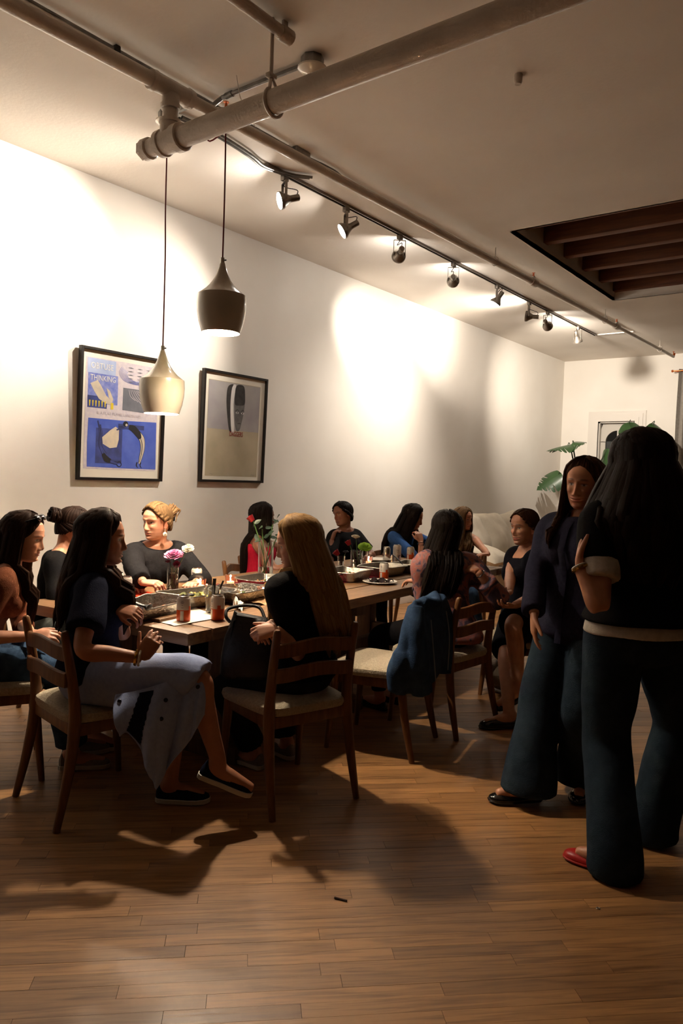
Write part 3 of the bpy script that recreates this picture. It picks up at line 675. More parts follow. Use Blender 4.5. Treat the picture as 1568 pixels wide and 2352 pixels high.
stroke(B, [U(0.285, 0.795), U(0.325, 0.835), U(0.375, 0.85)], [0.024, 0.046, 0.030], i_black, mt, Z0 + 0.0018)
inked([(0.37, 0.85), (0.42, 0.862), (0.455, 0.868)], [0.020, 0.016, 0.010], i_dkblue, Z0 + 0.0015)
inked([(0.39, 0.845), (0.45, 0.848), (0.50, 0.845)], [0.006, 0.006, 0.003], i_dkblue, Z0 + 0.0015, 0.004)
stroke(B, [U(0.475 + 0.026 * math.cos(a), 0.872 + 0.018 * math.sin(a)) for a in np.linspace(0, 2 * PI, 9)], 0.006, i_black, mt, Z0 + 0.0017)
text_mesh('OBTUSE', 0.062, i_white, 'lettering', mt, tmat(B, *U(0.245, 0.135), Z0 + 0.0012, 0.86))
text_mesh('THINKING', 0.058, i_white, 'lettering', mt, tmat(B, *U(0.26, 0.225), Z0 + 0.0012, 0.78))
text_mesh('IE A FLAT PLANE LANDSCAPE', 0.03, i_lil, 'lettering', mt, tmat(B, *U(0.46, 0.485), Z0 + 0.0012, 1.0))
# --- print with the long pale face
t, mt, B, w, h = frame(4.308, 5.077, 1.397, 2.338, 'smaller-looking framed print with a long grey face and the red word DAGGERS')
rect(0.085, 0.085, 0.90, 0.945, i_paper, Z0); rect(0.09, 0.09, 0.895, 0.52, i_wash, Z0 + 0.0004)
flat(B, smooth_loop([U(*p) for p in ((0.37, 0.14), (0.42, 0.105), (0.46, 0.12), (0.43, 0.30), (0.46, 0.52), (0.42, 0.52), (0.38, 0.38), (0.36, 0.25))][::-1]), i_dgrey, mt, Z0 + 0.0008)
flat(B, smooth_loop([U(*p) for p in ((0.44, 0.13), (0.50, 0.11), (0.47, 0.28), (0.50, 0.52), (0.455, 0.52), (0.425, 0.30))][::-1]), i_white, mt, Z0 + 0.0009)
flat(B, smooth_loop([U(*p) for p in ((0.50, 0.12), (0.56, 0.095), (0.63, 0.11), (0.65, 0.20), (0.645, 0.32), (0.61, 0.45), (0.58, 0.515), (0.53, 0.515), (0.50, 0.42), (0.485, 0.26))][::-1]), i_mgrey, mt, Z0 + 0.0010)
flat(B, smooth_loop([U(*p) for p in ((0.50, 0.12), (0.56, 0.095), (0.63, 0.11), (0.65, 0.20), (0.645, 0.27), (0.57, 0.285), (0.495, 0.28), (0.488, 0.2))][::-1]), i_dgrey, mt, Z0 + 0.0014)
for u in (0.535, 0.622):
    flat(B, [U(u + 0.022 * math.cos(a), 0.355 + 0.009 * math.sin(a)) for a in np.linspace(0, 2 * PI, 12, endpoint=False)][::-1], i_white, mt, Z0 + 0.0015)
    flat(B, [U(u + 0.009 * math.cos(a), 0.355 + 0.008 * math.sin(a)) for a in np.linspace(0, 2 * PI, 10, endpoint=False)][::-1], i_black, mt, Z0 + 0.0018)
    stroke(B, [U(u - 0.026, 0.342), U(u, 0.325), U(u + 0.026, 0.338)], 0.004, i_black, mt, Z0 + 0.0016)
stroke(B, [U(0.545, 0.455), U(0.575, 0.450), U(0.60, 0.455)], [0.003, 0.008, 0.003], i_dgrey, mt, Z0 + 0.0016)
text_mesh('DAGGERS', 0.060, i_red, 'lettering', mt, tmat(B, *U(0.535, 0.555), Z0 + 0.0012, 0.62), extrude=0.0004)
for u in (0.15, 0.80): stroke(B, [U(u, 0.932), U(u + 0.02, 0.925), U(u + 0.04, 0.932), U(u + 0.06, 0.926)], 0.0016, i_grey, mt, Z0 + 0.0008)

# ------------------------------------------------------------------ sofa with loose white cushions by the far left wall
m_linen = mat('white_linen', S(222, 212, 194), 0.9, col2=S(208, 197, 178), nscale=8, bump=0.35, bscale=14, sheen=0.2)
def cushion(parent, c, s, rot=None, name='cushion', seed=0, puff=0.35):
    r = random.Random(seed); n = 18; R = rot if rot is not None else Matrix.Identity(3); b = MB(); ph = [r.uniform(0, 6) for _ in range(6)]
    top, bot = [], []
    for i in range(n + 1):
        for sgn, lst in ((1, top), (-1, bot)): lst.append([])
        for j in range(n + 1):
            u, v = 2 * i / n - 1, 2 * j / n - 1
            e = max(0.0, (1 - abs(u) ** 3.0)) ** 0.5 * max(0.0, (1 - abs(v) ** 3.0)) ** 0.5
            wob = 0.06 * math.sin(5 * u + ph[0] + 2 * v) + 0.05 * math.sin(7 * v + ph[1] - 3 * u) + 0.03 * math.sin(13 * u + ph[2]) * math.sin(11 * v + ph[3])
            zz = e * (1 + wob)
            ux, vy = u * (1 - 0.05 * (1 - abs(v))), v * (1 - 0.05 * (1 - abs(u)))
            top[-1].append(Vector(c) + R @ Vector((ux * s[0] / 2, vy * s[1] / 2, zz * s[2] / 2))); bot[-1].append(Vector(c) + R @ Vector((ux * s[0] / 2, vy * s[1] / 2, -zz * s[2] / 2)))
    b.sheet(top); b.sheet([list(reversed(row)) for row in bot]); o = b.build(name, m_linen, parent)
    return o
sf = thing('sofa', 'white slipcovered sofa by the far left wall with loose cushions', 'sofa', (-4.25, 9.05, 0))
b = MB(); b.box((0, 0, 0.2), (0.85, 2.1, 0.36), bev=0.05); b.box((0, 0, 0.03), (0.7, 1.9, 0.06)); b.build('base', m_linen, sf)
b = MB(); b.box((-0.33, 0, 0.5), (0.2, 2.1, 0.52), bev=0.06); b.build('back', m_linen, sf)
for s in (-1, 1):
    b = MB(); b.box((0.03, s * 0.98, 0.40), (0.86, 0.20, 0.36), bev=0.07); b.build('arm', m_linen, sf)
for k in range(2): cushion(sf, (0.08, -0.45 + 0.9 * k, 0.44), (0.68, 0.9, 0.22), name='seat_cushion', seed=3 + k)
for k in range(3):
    o = cushion(None, (-4.30, 8.38 + 0.64 * k, 0.80), (0.62, 0.70, 0.30), rot=Matrix.Rotation(math.radians(62), 3, 'Y') @ rz3(0.12 * (k - 1)), name='sofa_cushion', seed=20 + k)
    tag(o, ('large soft white cushion heaped on the near end of the sofa', 'large soft white cushion in the middle of the sofa back', 'large soft white cushion at the far end of the sofa')[k], 'cushion', 'white cushions on the sofa')
o = cushion(None, (-4.02, 8.16, 0.62), (0.6, 0.55, 0.2), rot=Matrix.Rotation(math.radians(14), 3, 'Y'), name='sofa_cushion', seed=31); tag(o, 'flat white cushion with a welted edge lying on the sofa arm', 'cushion', 'white cushions on the sofa')

# ------------------------------------------------------------------ curtain on a copper rod
m_curt = mat('grey_linen_curtain', S(150, 143, 134), 0.9, col2=S(136, 129, 121), nscale=30, sheen=0.2)
cu = thing('curtain', 'pleated grey curtain hanging from a copper rod on the far wall', 'curtain', (-2.55, FY - 0.12, 0))
b = MB(); rows = []
for i in range(9):
    z = 0.03 + (3.30 - 0.03) * i / 8; row = []
    for j in range(97):
        u = j / 96; fold = math.sin(u * 2 * PI * 9) * (0.045 + 0.01 * math.sin(3 * z + 5 * u)) + 0.012 * math.sin(u * 2 * PI * 23 + z)
        row.append(Vector((-0.36 + 1.15 * u + 0.01 * math.sin(z * 2 + u * 8), fold, z)))
    rows.append(row)
b.sheet(rows, th=0.004); b.build('drape', m_curt, cu)
b = MB(); b.tube([(-0.44, 0, 3.27), (1.6, 0, 3.27)], 0.011, 10); b.ell((-0.45, 0, 3.27), (0.02, 0.02, 0.02)); b.build('rod', m_copper, cu)
for x in (-0.40, 1.5):
    b = MB(); b.tube([(x, 0, 3.27), (x, 0.12, 3.27)], 0.008, 8); b.build('rod_bracket', m_copper, cu)

# ------------------------------------------------------------------ monstera
m_leaf = mat('monstera_leaf', S(46, 78, 38), 0.35, col2=S(34, 60, 30), nscale=7, coat=0.2)
m_stem = mat('plant_stem', S(44, 56, 34), 0.5)
m_pot = mat('terracotta_pot', S(120, 96, 76), 0.7, col2=S(104, 82, 64), nscale=8)
pl = thing('potted_monstera', 'tall potted monstera with split leaves in the far corner', 'plant', (-4.06, 11.55, 0))
b = MB(); b.lathe([(0.001, 0), (0.15, 0), (0.16, 0.02), (0.20, 0.36), (0.212, 0.365), (0.212, 0.40), (0.19, 0.40), (0.185, 0.36), (0.001, 0.35)], 28); b.build('pot', m_pot, pl)
m_soil = mat('soil', S(48, 36, 28), 0.95, bump=0.8, bscale=80); b = MB(); b.lathe([(0.001, 0.372), (0.186, 0.368)], 24); b.build('soil', m_soil, pl)
def monstera_leaf(base, tip, nrm, width, seed):
    r = random.Random(seed); base, tip = Vector(base), Vector(tip); ax = (tip - base); Ln = ax.length; ax.normalize(); nr = Vector(nrm); nr = (nr - ax * nr.dot(ax)).normalized(); sd = ax.cross(nr)
    b = MB()
    cut = [r.uniform(0.30, 0.42), r.uniform(0.5, 0.58), r.uniform(0.66, 0.74), r.uniform(0.8, 0.86)]
    n = 44
    for s in (-1, 1):
        inner, outer = [], []
        for i in range(n + 1):
            u = i / n
            prof = max(0.0, math.sin(PI * min(1, (u * 0.93 + 0.09)) ** 0.75)) * width / 2
            k = 1.0
            for c in cut:
                dd = abs(u - (c + 0.01 * s)); 
                if dd < 0.016: k = min(k, 0.38)
                elif dd < 0.03: k = min(k, 0.9)
            back = -0.10 * Ln * (1 - u) ** 3
            droop = lambda x: -0.9 * x * x / max(width, 0.01) - 0.10 * Ln * u * u
            pin_ = base + ax * (u * Ln); inner.append(pin_ + nr * droop(0))
            row = []
            for q in (0.33, 0.66, 1.0):
                x = prof * min(q, k if q > 0.35 else q); row.append(base + ax * (u * Ln + 0.16 * Ln * (x / (width / 2)) * (1 - u) + back * (x / (width / 2))) + sd * (s * x) + nr * droop(x))
            outer.append([inner[-1]] + row)
        g = outer if s < 0 else [list(reversed(rw)) for rw in outer]
        b.sheet(g, th=0.0025)
    return b
leaves = [((-4.22, 11.42, 2.10), (-4.46, 11.05, 2.02), (0.1, 0.1, 1), 0.42), ((-4.18, 11.42, 2.13), (-3.98, 11.35, 2.12), (-0.1, -0.5, 1), 0.36), ((-4.30, 11.30, 1.66), (-4.62, 11.10, 1.40), (0.3, -0.7, 0.8), 0.40),
          ((-3.72, 11.6, 2.05), (-3.74, 11.5, 1.55), (-0.6, -0.9, 0.2), 0.34), ((-3.1, 11.6, 2.42), (-2.72, 11.5, 2.12), (0.2, -0.4, 1), 0.34), ((-3.45, 11.7, 2.45), (-3.3, 11.5, 2.25), (0, -0.5, 1), 0.34), ((-3.9, 11.7, 1.55), (-3.6, 11.4, 1.25), (0, -0.7, 0.8), 0.4)]
o_ = Vector((-4.06, 11.55, 0))
for k, (bs_, tp_, nr_, wd_) in enumerate(leaves):
    q = Vector(bs_); st = MB(); root = Vector((0.03 * math.cos(k * 2.4), 0.03 * math.sin(k * 2.4), 0.36))
    loc = q - o_; midp = Vector((loc.x * 0.35, loc.y * 0.35, 0.36 + (loc.z - 0.36) * 0.62))
    st.tube(crom([root, midp, loc + Vector((0, 0, -0.02)) + (loc - midp) * 0.0, loc + (Vector(tp_) - q) * 0.1], 6), [0.011] * 12 + [0.006] * 7, 8); lf_s = st.build('stem', m_stem, pl)
    monstera_leaf(q - o_, Vector(tp_) - o_, nr_, wd_, k).build('leaf', m_leaf, pl)
# ------------------------------------------------------------------ people: surfaces grown from posed skeletons
JOBS = []
def fuse(mb, voxel, smooth=4):
    """queue a union of overlapping closed shapes into one continuous surface; returns a slot filled by run_fuse"""
    slot = {}
    me = bpy.data.meshes.new('raw'); me.from_pydata(mb.v, [], mb.f); me.update()
    o = bpy.data.objects.new('raw', me); COL.objects.link(o)
    r = o.modifiers.new('r', 'REMESH'); r.mode = 'VOXEL'; r.voxel_size = voxel; r.adaptivity = 0.0
    if smooth:
        s = o.modifiers.new('s', 'SMOOTH'); s.factor = 0.5; s.iterations = smooth
    slot['o'] = o; JOBS.append(slot); return slot
def run_fuse():
    bpy.context.view_layer.update(); dg = bpy.context.evaluated_depsgraph_get()
    for s in JOBS:
        ev_ = s['o'].evaluated_get(dg); me = ev_.to_mesh()
        n = len(me.vertices); co = np.empty(n * 3, np.float64); me.vertices.foreach_get('co', co); s['v'] = co.reshape(-1, 3)
        no = np.empty(n * 3, np.float64); me.vertices.foreach_get('normal', no); s['n'] = no.reshape(-1, 3)
        s['f'] = [tuple(p.vertices) for p in me.polygons]; ev_.to_mesh_clear()
    for s in JOBS:
        m_ = s['o'].data; bpy.data.objects.remove(s['o']); bpy.data.meshes.remove(m_)
    JOBS.clear()
def V(*a): return Vector(a) if len(a) == 3 else Vector(a[0])
def unit(az, el=0.0):
    a, e = math.radians(az), math.radians(el); return Vector((math.cos(a) * math.cos(e), math.sin(a) * math.cos(e), math.sin(e)))
def wrinkle(v, n, amp, freq, seed, axis=None):
    r = np.random.RandomState(seed); d = np.zeros(len(v))
    for k in range(6):
        q = r.normal(size=3); 
        if axis is not None: q = q * 0.35 + np.array(axis) * r.choice([-1, 1])
        q /= np.linalg.norm(q); f = freq * r.uniform(0.6, 1.7); w = v @ np.roll(q, 1) * f * 0.35
        d += np.sin(v @ q * f + r.uniform(0, 6) + 1.3 * np.sin(w + r.uniform(0, 6))) * r.uniform(0.5, 1)
    d = d / 3.0
    return v + n * (np.sign(d) * np.abs(d) ** 1.25 * amp)[:, None]
def mesh_np(name, v, f, mats, parent, tint=None, huv=None, smooth=True):
    me = bpy.data.meshes.new(name); me.from_pydata([tuple(p) for p in v], [], f)
    for m in (mats if isinstance(mats, (list, tuple)) else [mats]): me.materials.append(m)
    if tint is not None:
        a = me.attributes.new('tint', 'FLOAT_COLOR', 'POINT'); a.data.foreach_set('color', np.asarray(tint, np.float32).ravel())
    if huv is not None:
        a = me.attributes.new('huv', 'FLOAT_VECTOR', 'POINT'); a.data.foreach_set('vector', np.asarray(huv, np.float32).ravel())
    me.update(); me.polygons.foreach_set('use_smooth', [smooth] * len(me.polygons))
    return link(bpy.data.objects.new(name, me), parent)

def skin_mat(name, c):
    m, nt, b = new_mat(name); at_ = N(nt, 'ShaderNodeAttribute'); at_.attribute_name = 'tint'
    tc = N(nt, 'ShaderNodeTexCoord'); nz = N(nt, 'ShaderNodeTexNoise'); nz.inputs['Scale'].default_value = 22; nz.inputs['Detail'].default_value = 4; nt.links.new(tc.outputs['Object'], nz.inputs['Vector'])
    rp = N(nt, 'ShaderNodeValToRGB'); rp.color_ramp.elements[0].position = 0.3; rp.color_ramp.elements[1].position = 0.7
    rp.color_ramp.elements[0].color = (c[0] * 0.9, c[1] * 0.84, c[2] * 0.82, 1); rp.color_ramp.elements[1].color = (c[0] * 1.05, c[1] * 1.04, c[2] * 1.03, 1); nt.links.new(nz.outputs['Fac'], rp.inputs[0])
    mx = N(nt, 'ShaderNodeMix', data_type='RGBA', blend_type='MULTIPLY'); mx.inputs[0].default_value = 1
    nt.links.new(rp.outputs[0], mx.inputs[6]); nt.links.new(at_.outputs['Color'], mx.inputs[7]); nt.links.new(mx.outputs[2], b.inputs['Base Color'])
    setin(b, 'Roughness', 0.48); setin(b, 'Subsurface Weight', 0.06); setin(b, 'Subsurface Radius', (0.01, 0.004, 0.002)); setin(b, 'Subsurface Scale', 1.0)
    return m
def hair_mat(name, c, c2, rough=0.42):
    m, nt, b = new_mat(name); at_ = N(nt, 'ShaderNodeAttribute'); at_.attribute_name = 'huv'
    mp = N(nt, 'ShaderNodeMapping'); mp.inputs['Scale'].default_value = (13, 0.7, 1); nt.links.new(at_.outputs['Vector'], mp.inputs[0])
    nz = N(nt, 'ShaderNodeTexNoise'); nz.inputs['Scale'].default_value = 1.0; nz.inputs['Detail'].default_value = 6; nz.inputs['Roughness'].default_value = 0.7; nt.links.new(mp.outputs[0], nz.inputs['Vector'])
    rp = N(nt, 'ShaderNodeValToRGB'); rp.color_ramp.elements[0].position = 0.3; rp.color_ramp.elements[1].position = 0.7
    rp.color_ramp.elements[0].color = (*c, 1); rp.color_ramp.elements[1].color = (*c2, 1); nt.links.new(nz.outputs['Fac'], rp.inputs[0]); nt.links.new(rp.outputs[0], b.inputs['Base Color'])
    bp = N(nt, 'ShaderNodeBump'); bp.inputs['Strength'].default_value = 0.6; bp.inputs['Distance'].default_value = 0.004; nt.links.new(nz.outputs['Fac'], bp.inputs['Height']); nt.links.new(bp.outputs[0], b.inputs['Normal'])
    setin(b, 'Roughness', rough); setin(b, 'Specular IOR Level', 0.035)
    return m

# --- head surface tables (metres, z from the head centre)
_Z = np.array([-0.118, -0.112, -0.100, -0.085, -0.066, -0.040, -0.010, 0.020, 0.050, 0.078, 0.098, 0.110, 0.117])
_W = np.array([0.010, 0.026, 0.040, 0.050, 0.058, 0.066, 0.071, 0.074, 0.072, 0.062, 0.046, 0.029, 0.004])
_FR = np.array([0.050, 0.070, 0.083, 0.082, 0.085, 0.083, 0.084, 0.090, 0.088, 0.076, 0.056, 0.036, 0.004])
_BK = np.array([0.012, 0.020, 0.032, 0.045, 0.060, 0.078, 0.092, 0.100, 0.100, 0.088, 0.066, 0.042, 0.004])
def gz(x, z, cx, cz, sx, sz): return np.exp(-((x - cx) / sx) ** 2 - ((z - cz) / sz) ** 2)
def head_grid(nphi=140, nz=116, smile=0.0, sk=(0.5, 0.3, 0.2)):
    th = np.linspace(0.0, 1.0, nz); z = -0.118 + 0.235 * (0.5 - 0.5 * np.cos(PI * th)) * 0.55 + 0.235 * th * 0.45
    t = np.linspace(-1, 1, nphi, endpoint=False); ph = PI * (0.42 * t + 0.58 * t ** 3)      # dense in front
    Zg, Pg = np.meshgrid(z, ph, indexing='ij')
    w = np.interp(Zg, _Z, _W); fr = np.interp(Zg, _Z, _FR); bk = np.interp(Zg, _Z, _BK)
    c, s = np.cos(Pg), np.sin(Pg)
    e = 0.86
    x = w * np.sign(s) * np.abs(s) ** e; y = np.where(c > 0, fr * np.abs(c) ** e, -bk * np.abs(c) ** 0.9)
    # features
    front = np.clip((c - 0.15) / 0.3, 0, 1)
    nb_ = np.interp(Zg, [-0.062, -0.052, -0.046, -0.036, -0.02, 0.0, 0.016, 0.03], [0, 0.004, 0.019, 0.024, 0.017, 0.009, 0.003, 0])
    ns = np.interp(Zg, [-0.06, -0.046, -0.036, -0.015, 0.02], [0.013, 0.0125, 0.0105, 0.008, 0.009])
    dy = nb_ * np.exp(-(x / ns) ** 2)
    dy += 0.005 * (gz(x, Zg, 0.0125, -0.044, 0.006, 0.007) + gz(x, Zg, -0.0125, -0.044, 0.006, 0.007))
    for sx in (-1, 1):
        dy += -0.0130 * gz(x, Zg, sx * 0.029, 0.001, 0.018, 0.012) + 0.0045 * gz(x, Zg, sx * 0.030, 0.021, 0.022, 0.007)
        dy += 0.0065 * gz(x, Zg, sx * 0.030, 0.000, 0.0130, 0.0080)                       # closed-form eyeball swell
        dy += 0.0050 * gz(x, Zg, sx * 0.043, -0.030 + 0.004 * smile, 0.018, 0.016) * (1 + smile)
    mw = 0.021 + 0.005 * smile; mz = -0.0685 + smile * 6.0 * x * x
    dy += 0.0050 * np.exp(-(x / mw) ** 2) * np.exp(-((Zg - mz - 0.0055) / 0.0045) ** 2) + 0.0062 * np.exp(-(x / (mw * 0.85)) ** 2) * np.exp(-((Zg - mz + 0.0065) / 0.0055) ** 2)
    dy += -0.0048 * np.exp(-(x / (mw * 1.1)) ** 2) * np.exp(-((Zg - mz) / 0.0022) ** 2)
    dy += 0.005 * gz(x, Zg, 0, -0.101, 0.018, 0.010) - 0.003 * gz(x, Zg, 0, -0.085, 0.02, 0.006)
    y = y + dy * front
    V_ = np.stack([x, y, Zg], -1)
    # tint
    T_ = np.ones((nz, nphi, 4))
    lip = (np.exp(-(x / (mw * 0.98)) ** 4) * np.exp(-((Zg - mz + 0.0005) / 0.0105) ** 4)) * front
    brow = sum(np.exp(-((x - sx * 0.031) / 0.019) ** 4) * np.exp(-((Zg - 0.0215 - 0.004 * np.cos((x - sx * 0.031) * 60)) / 0.0045) ** 2) for sx in (-1, 1)) * front
    eye = sum(np.exp(-((x - sx * 0.030) / 0.0125) ** 4) * np.exp(-((Zg - 0.0005) / 0.0048) ** 4) for sx in (-1, 1)) * front
    iris = sum(np.exp(-((x - sx * 0.030) / 0.0052) ** 4) * np.exp(-((Zg - 0.0008) / 0.0050) ** 4) for sx in (-1, 1)) * front
    lash = sum(np.exp(-((x - sx * 0.031) / 0.0150) ** 4) * np.exp(-((Zg - 0.0062) / 0.0026) ** 2) for sx in (-1, 1)) * front
    def mixc(T_, k, col): T_[..., :3] = T_[..., :3] * (1 - k[..., None]) + np.array(col) * k[..., None]
    mixc(T_, np.clip(lip, 0, 1) * 0.75, (0.62, 0.26, 0.28)); mixc(T_, np.clip(brow, 0, 1) * 0.9, (0.16, 0.12, 0.10)); mixc(T_, np.clip(eye, 0, 1) * 0.9, tuple(min(4.0, 0.55 / max(c_, 0.02)) for c_ in sk)); mixc(T_, np.clip(iris, 0, 1) * 0.95, (0.07, 0.05, 0.04)); mixc(T_, np.clip(lash, 0, 1) * 0.85, (0.08, 0.06, 0.05))
    cheek = sum(gz(x, Zg, sx * 0.045, -0.03, 0.02, 0.018) for sx in (-1, 1)) * front
    mixc(T_, np.clip(cheek, 0, 1) * 0.25, (1.0, 0.72, 0.70))
    fs = []
    for i in range(nz - 1):
        for j in range(nphi):
            k = (j + 1) % nphi; fs.append((i * nphi + j, i * nphi + k, (i + 1) * nphi + k, (i + 1) * nphi + j))
    fs.append(tuple(reversed(range(nphi)))); fs.append(tuple((nz - 1) * nphi + j for j in range(nphi)))
    return V_.reshape(-1, 3), fs, T_.reshape(-1, 4)
def head_pt(phi, el, off=0.0):
    """point on skull: phi 0 front, el angle from crown (deg) ; local head coords"""
    e = math.radians(el); z = 0.117 * math.cos(e); z = max(z, -0.112)
    if el > 90: z = -0.112 * min(1.0, (el - 90) / 70.0)
    w, fr, bk = np.interp(z, _Z, _W), np.interp(z, _Z, _FR), np.interp(z, _Z, _BK)
    if el > 90: bk = max(bk, 0.075 - 0.02 * (el - 90) / 70); w = max(w, 0.060)
    c, s = math.cos(phi), math.sin(phi)
    x = w * math.copysign(abs(s) ** 0.86, s); y = fr * abs(c) ** 0.86 if c > 0 else -bk * abs(c) ** 0.9
    p = Vector((x, y, z)); nrm = Vector((x / 0.075 ** 2, y / 0.095 ** 2, z / 0.115 ** 2)).normalized()
    return p + nrm * off, nrm

TORSO = [(-0.115, 0.060, 0.060, 0.0), (-0.085, 0.140, 0.105, 0.0), (-0.03, 0.168, 0.118, -0.01), (0.04, 0.165, 0.112, -0.012), (0.11, 0.140, 0.098, -0.005), (0.18, 0.118, 0.086, 0.0), (0.25, 0.124, 0.092, 0.004),
         (0.31, 0.136, 0.104, 0.010), (0.36, 0.150, 0.104, 0.008), (0.405, 0.158, 0.092, 0.0), (0.435, 0.140, 0.076, -0.006), (0.458, 0.090, 0.062, -0.008), (0.485, 0.060, 0.055, -0.004)]
SKINS, HAIRS = {}, {}
class Person:
    def __init__(s, label, hip, az, lean=0, side=0, twist=0, pel=0, scale=1.0, head_az=None, head_pitch=0, head_roll=0, neck=0, skin=(190, 140, 112), smile=0.3, build=1.0, bend=0.0):
        s.root = tag(empty('person', (hip[0], hip[1], 0)), label, 'person'); s.o = Vector((hip[0], hip[1], 0))
        s.k = scale; s.b = build; s.hip = V(hip); s.smile = smile
        s.f0 = unit(az); s.r0 = Vector((s.f0.y, -s.f0.x, 0)); up_ = Vector((0, 0, 1))
        pq = Matrix.Rotation(math.radians(-pel), 3, s.r0); s.u0 = pq @ up_; s.f0p = pq @ s.f0
        tz = Matrix.Rotation(math.radians(twist), 3, 'Z'); s.f1h = tz @ s.f0; s.r1 = tz @ s.r0
        q = Matrix.Rotation(math.radians(-lean), 3, s.r1) @ Matrix.Rotation(math.radians(side), 3, s.f1h)
        s.u1 = q @ up_; s.f1 = q @ s.f1h; s.r1 = q @ s.r1
        # spine
        ls = np.linspace(-0.13, 0.50, 64); s.ls = ls; s.P = []; s.Fm = []
        d0 = ls[1] - ls[0]
        def fr(l):
            t = min(1, max(0, (l - 0.02) / 0.30)); t = t * t * (3 - 2 * t)
            u = s.u0.lerp(s.u1, t).normalized(); f = s.f0p.lerp(s.f1, t); r = f.cross(u).normalized(); f = u.cross(r).normalized(); return r, f, u
        i0 = int(np.argmin(abs(ls)))
        pts = [None] * len(ls); pts[i0] = s.hip.copy()
        for i in range(i0 + 1, len(ls)): pts[i] = pts[i - 1] + fr(ls[i])[2] * d0 * s.k
        for i in range(i0 - 1, -1, -1): pts[i] = pts[i + 1] - fr(ls[i])[2] * d0 * s.k
        s.P = pts; s.fr = fr
        # head
        ha = az + twist if head_az is None else head_az
        hf = unit(ha, -head_pitch); hr = Vector((hf.y, -hf.x, 0)).normalized(); hu = hr.cross(hf).normalized()
        rr = Matrix.Rotation(math.radians(head_roll), 3, hf); s.hr, s.hu, s.hf = rr @ hr, rr @ hu, hf
        nb_ = s.sp(0.45); nd = (s.u1 * 0.7 + Vector((0, 0, 1)) * 0.5 + s.hu * 0.3 + s.f1 * neck).normalized()
        s.hc = nb_ + nd * 0.075 * s.k + s.hu * 0.098 * s.k + s.hf * 0.022
        s.neck0 = s.sp(0.42); s.neck1 = s.hc - s.hu * 0.075 * s.k - s.hf * 0.028
        s.arms, s.legs = {}, {}; s.parts = []; s.extra = MB(); s.skin_key = skin
        s.hand_slots = []
    def sp(s, l, r=0.0, f=0.0):
        i = (l - s.ls[0]) / (s.ls[1] - s.ls[0]); a = int(max(0, min(len(s.ls) - 2, math.floor(i)))); p = s.P[a].lerp(s.P[a + 1], i - a)
        R, Fv, _ = s.fr(l); return p + R * r * s.k + Fv * f * s.k
    def loc(s, r, f, u): return s.hip + s.r0 * r + s.f0 * f + Vector((0, 0, u))
    @staticmethod
    def ik(a, c, l1, l2, hint):
        d = c - a; L_ = d.length; mx = (l1 + l2) * 0.998
        if L_ > mx: c = a + d * (mx / L_); d = c - a; L_ = mx
        if L_ < abs(l1 - l2) * 1.02 + 0.02: L_ = abs(l1 - l2) + 0.03
        x = (l1 * l1 - l2 * l2 + L_ * L_) / (2 * L_); h = math.sqrt(max(1e-6, l1 * l1 - x * x))
        dn = d.normalized(); hv = Vector(hint); hv = hv - dn * hv.dot(dn); hv = hv.normalized() if hv.length > 1e-5 else Vector((0, 0, -1))
        return a + dn * x + hv * h, c
    def arm(s, sd, wrist, hint, hdir, hnrm, curl=25, thumb=30, spread=4, shrug=(0, 0, 0), curls=None, elbow=None):
        sg = 1 if sd == 'R' else -1
        S_ = s.sp(0.402, sg * 0.158 * s.b) + s.r1 * sg * shrug[0] + s.f1 * shrug[1] + s.u1 * shrug[2]
        el, w = s.ik(S_, V(wrist), 0.275 * s.k, 0.242 * s.k, hint)
        if elbow is not None: el, w = V(elbow), V(wrist)
        s.arms[sd] = (S_, el, w, sg)
        s.hand(w, V(hdir).normalized(), V(hnrm), sg, curl, thumb, spread, curls, w - el)
    def leg(s, sd, ankle, hint, foot_az=None, foot_pitch=0, shoe=None, knee=None):
        sg = 1 if sd == 'R' else -1
        J = s.hip + s.r0 * sg * 0.086 * s.k; kn, a = s.ik(J, V(ankle), 0.415 * s.k, 0.40 * s.k, hint)
        if knee is not None: kn, a = V(knee), V(ankle)
        fd = unit(foot_az if foot_az is not None else math.degrees(math.atan2(s.f0.y, s.f0.x)), -foot_pitch)
        s.legs[sd] = (J, kn, a, sg, fd)
        s.extra.tube(crom([a + Vector((0, 0, 0.02)), a + Vector((0, 0, -0.015)) - fd * 0.015, a + fd * 0.06 + Vector((0, 0, -0.035)), a + fd * 0.15 + Vector((0, 0, -0.05))], 4), list(np.interp(np.linspace(0, 1, 13), [0, 0.4, 0.7, 1], [0.034, 0.036, 0.032, 0.022])), 10)
    def hand(s, w, d, n, sg, curl, thumb, spread, curls, fore):
        n = (n - d * n.dot(d)).normalized(); t = (n.cross(d) if sg > 0 else d.cross(n)).normalized(); k = s.k * 0.98; b = MB()
        rings = []
        for x, hw, ht in ((-0.03, 0.024, 0.019), (-0.008, 0.025, 0.018), (0.012, 0.031, 0.0165), (0.045, 0.038, 0.0155), (0.075, 0.041, 0.0135), (0.09, 0.037, 0.010)):
            c = w + (d if x > 0 else fore.normalized()) * x * k; rings.append([c + t * math.copysign(abs(math.cos(a)) ** 0.7, math.cos(a)) * hw * k + n * math.copysign(abs(math.sin(a)) ** 0.8, math.sin(a)) * ht * k for a in np.linspace(0, 2 * PI, 14, endpoint=False)])
        b.loft(rings)
        L4 = [0.072, 0.080, 0.074, 0.058]; off = [0.0285, 0.0095, -0.0095, -0.027]; base = [0.084, 0.088, 0.084, 0.076]
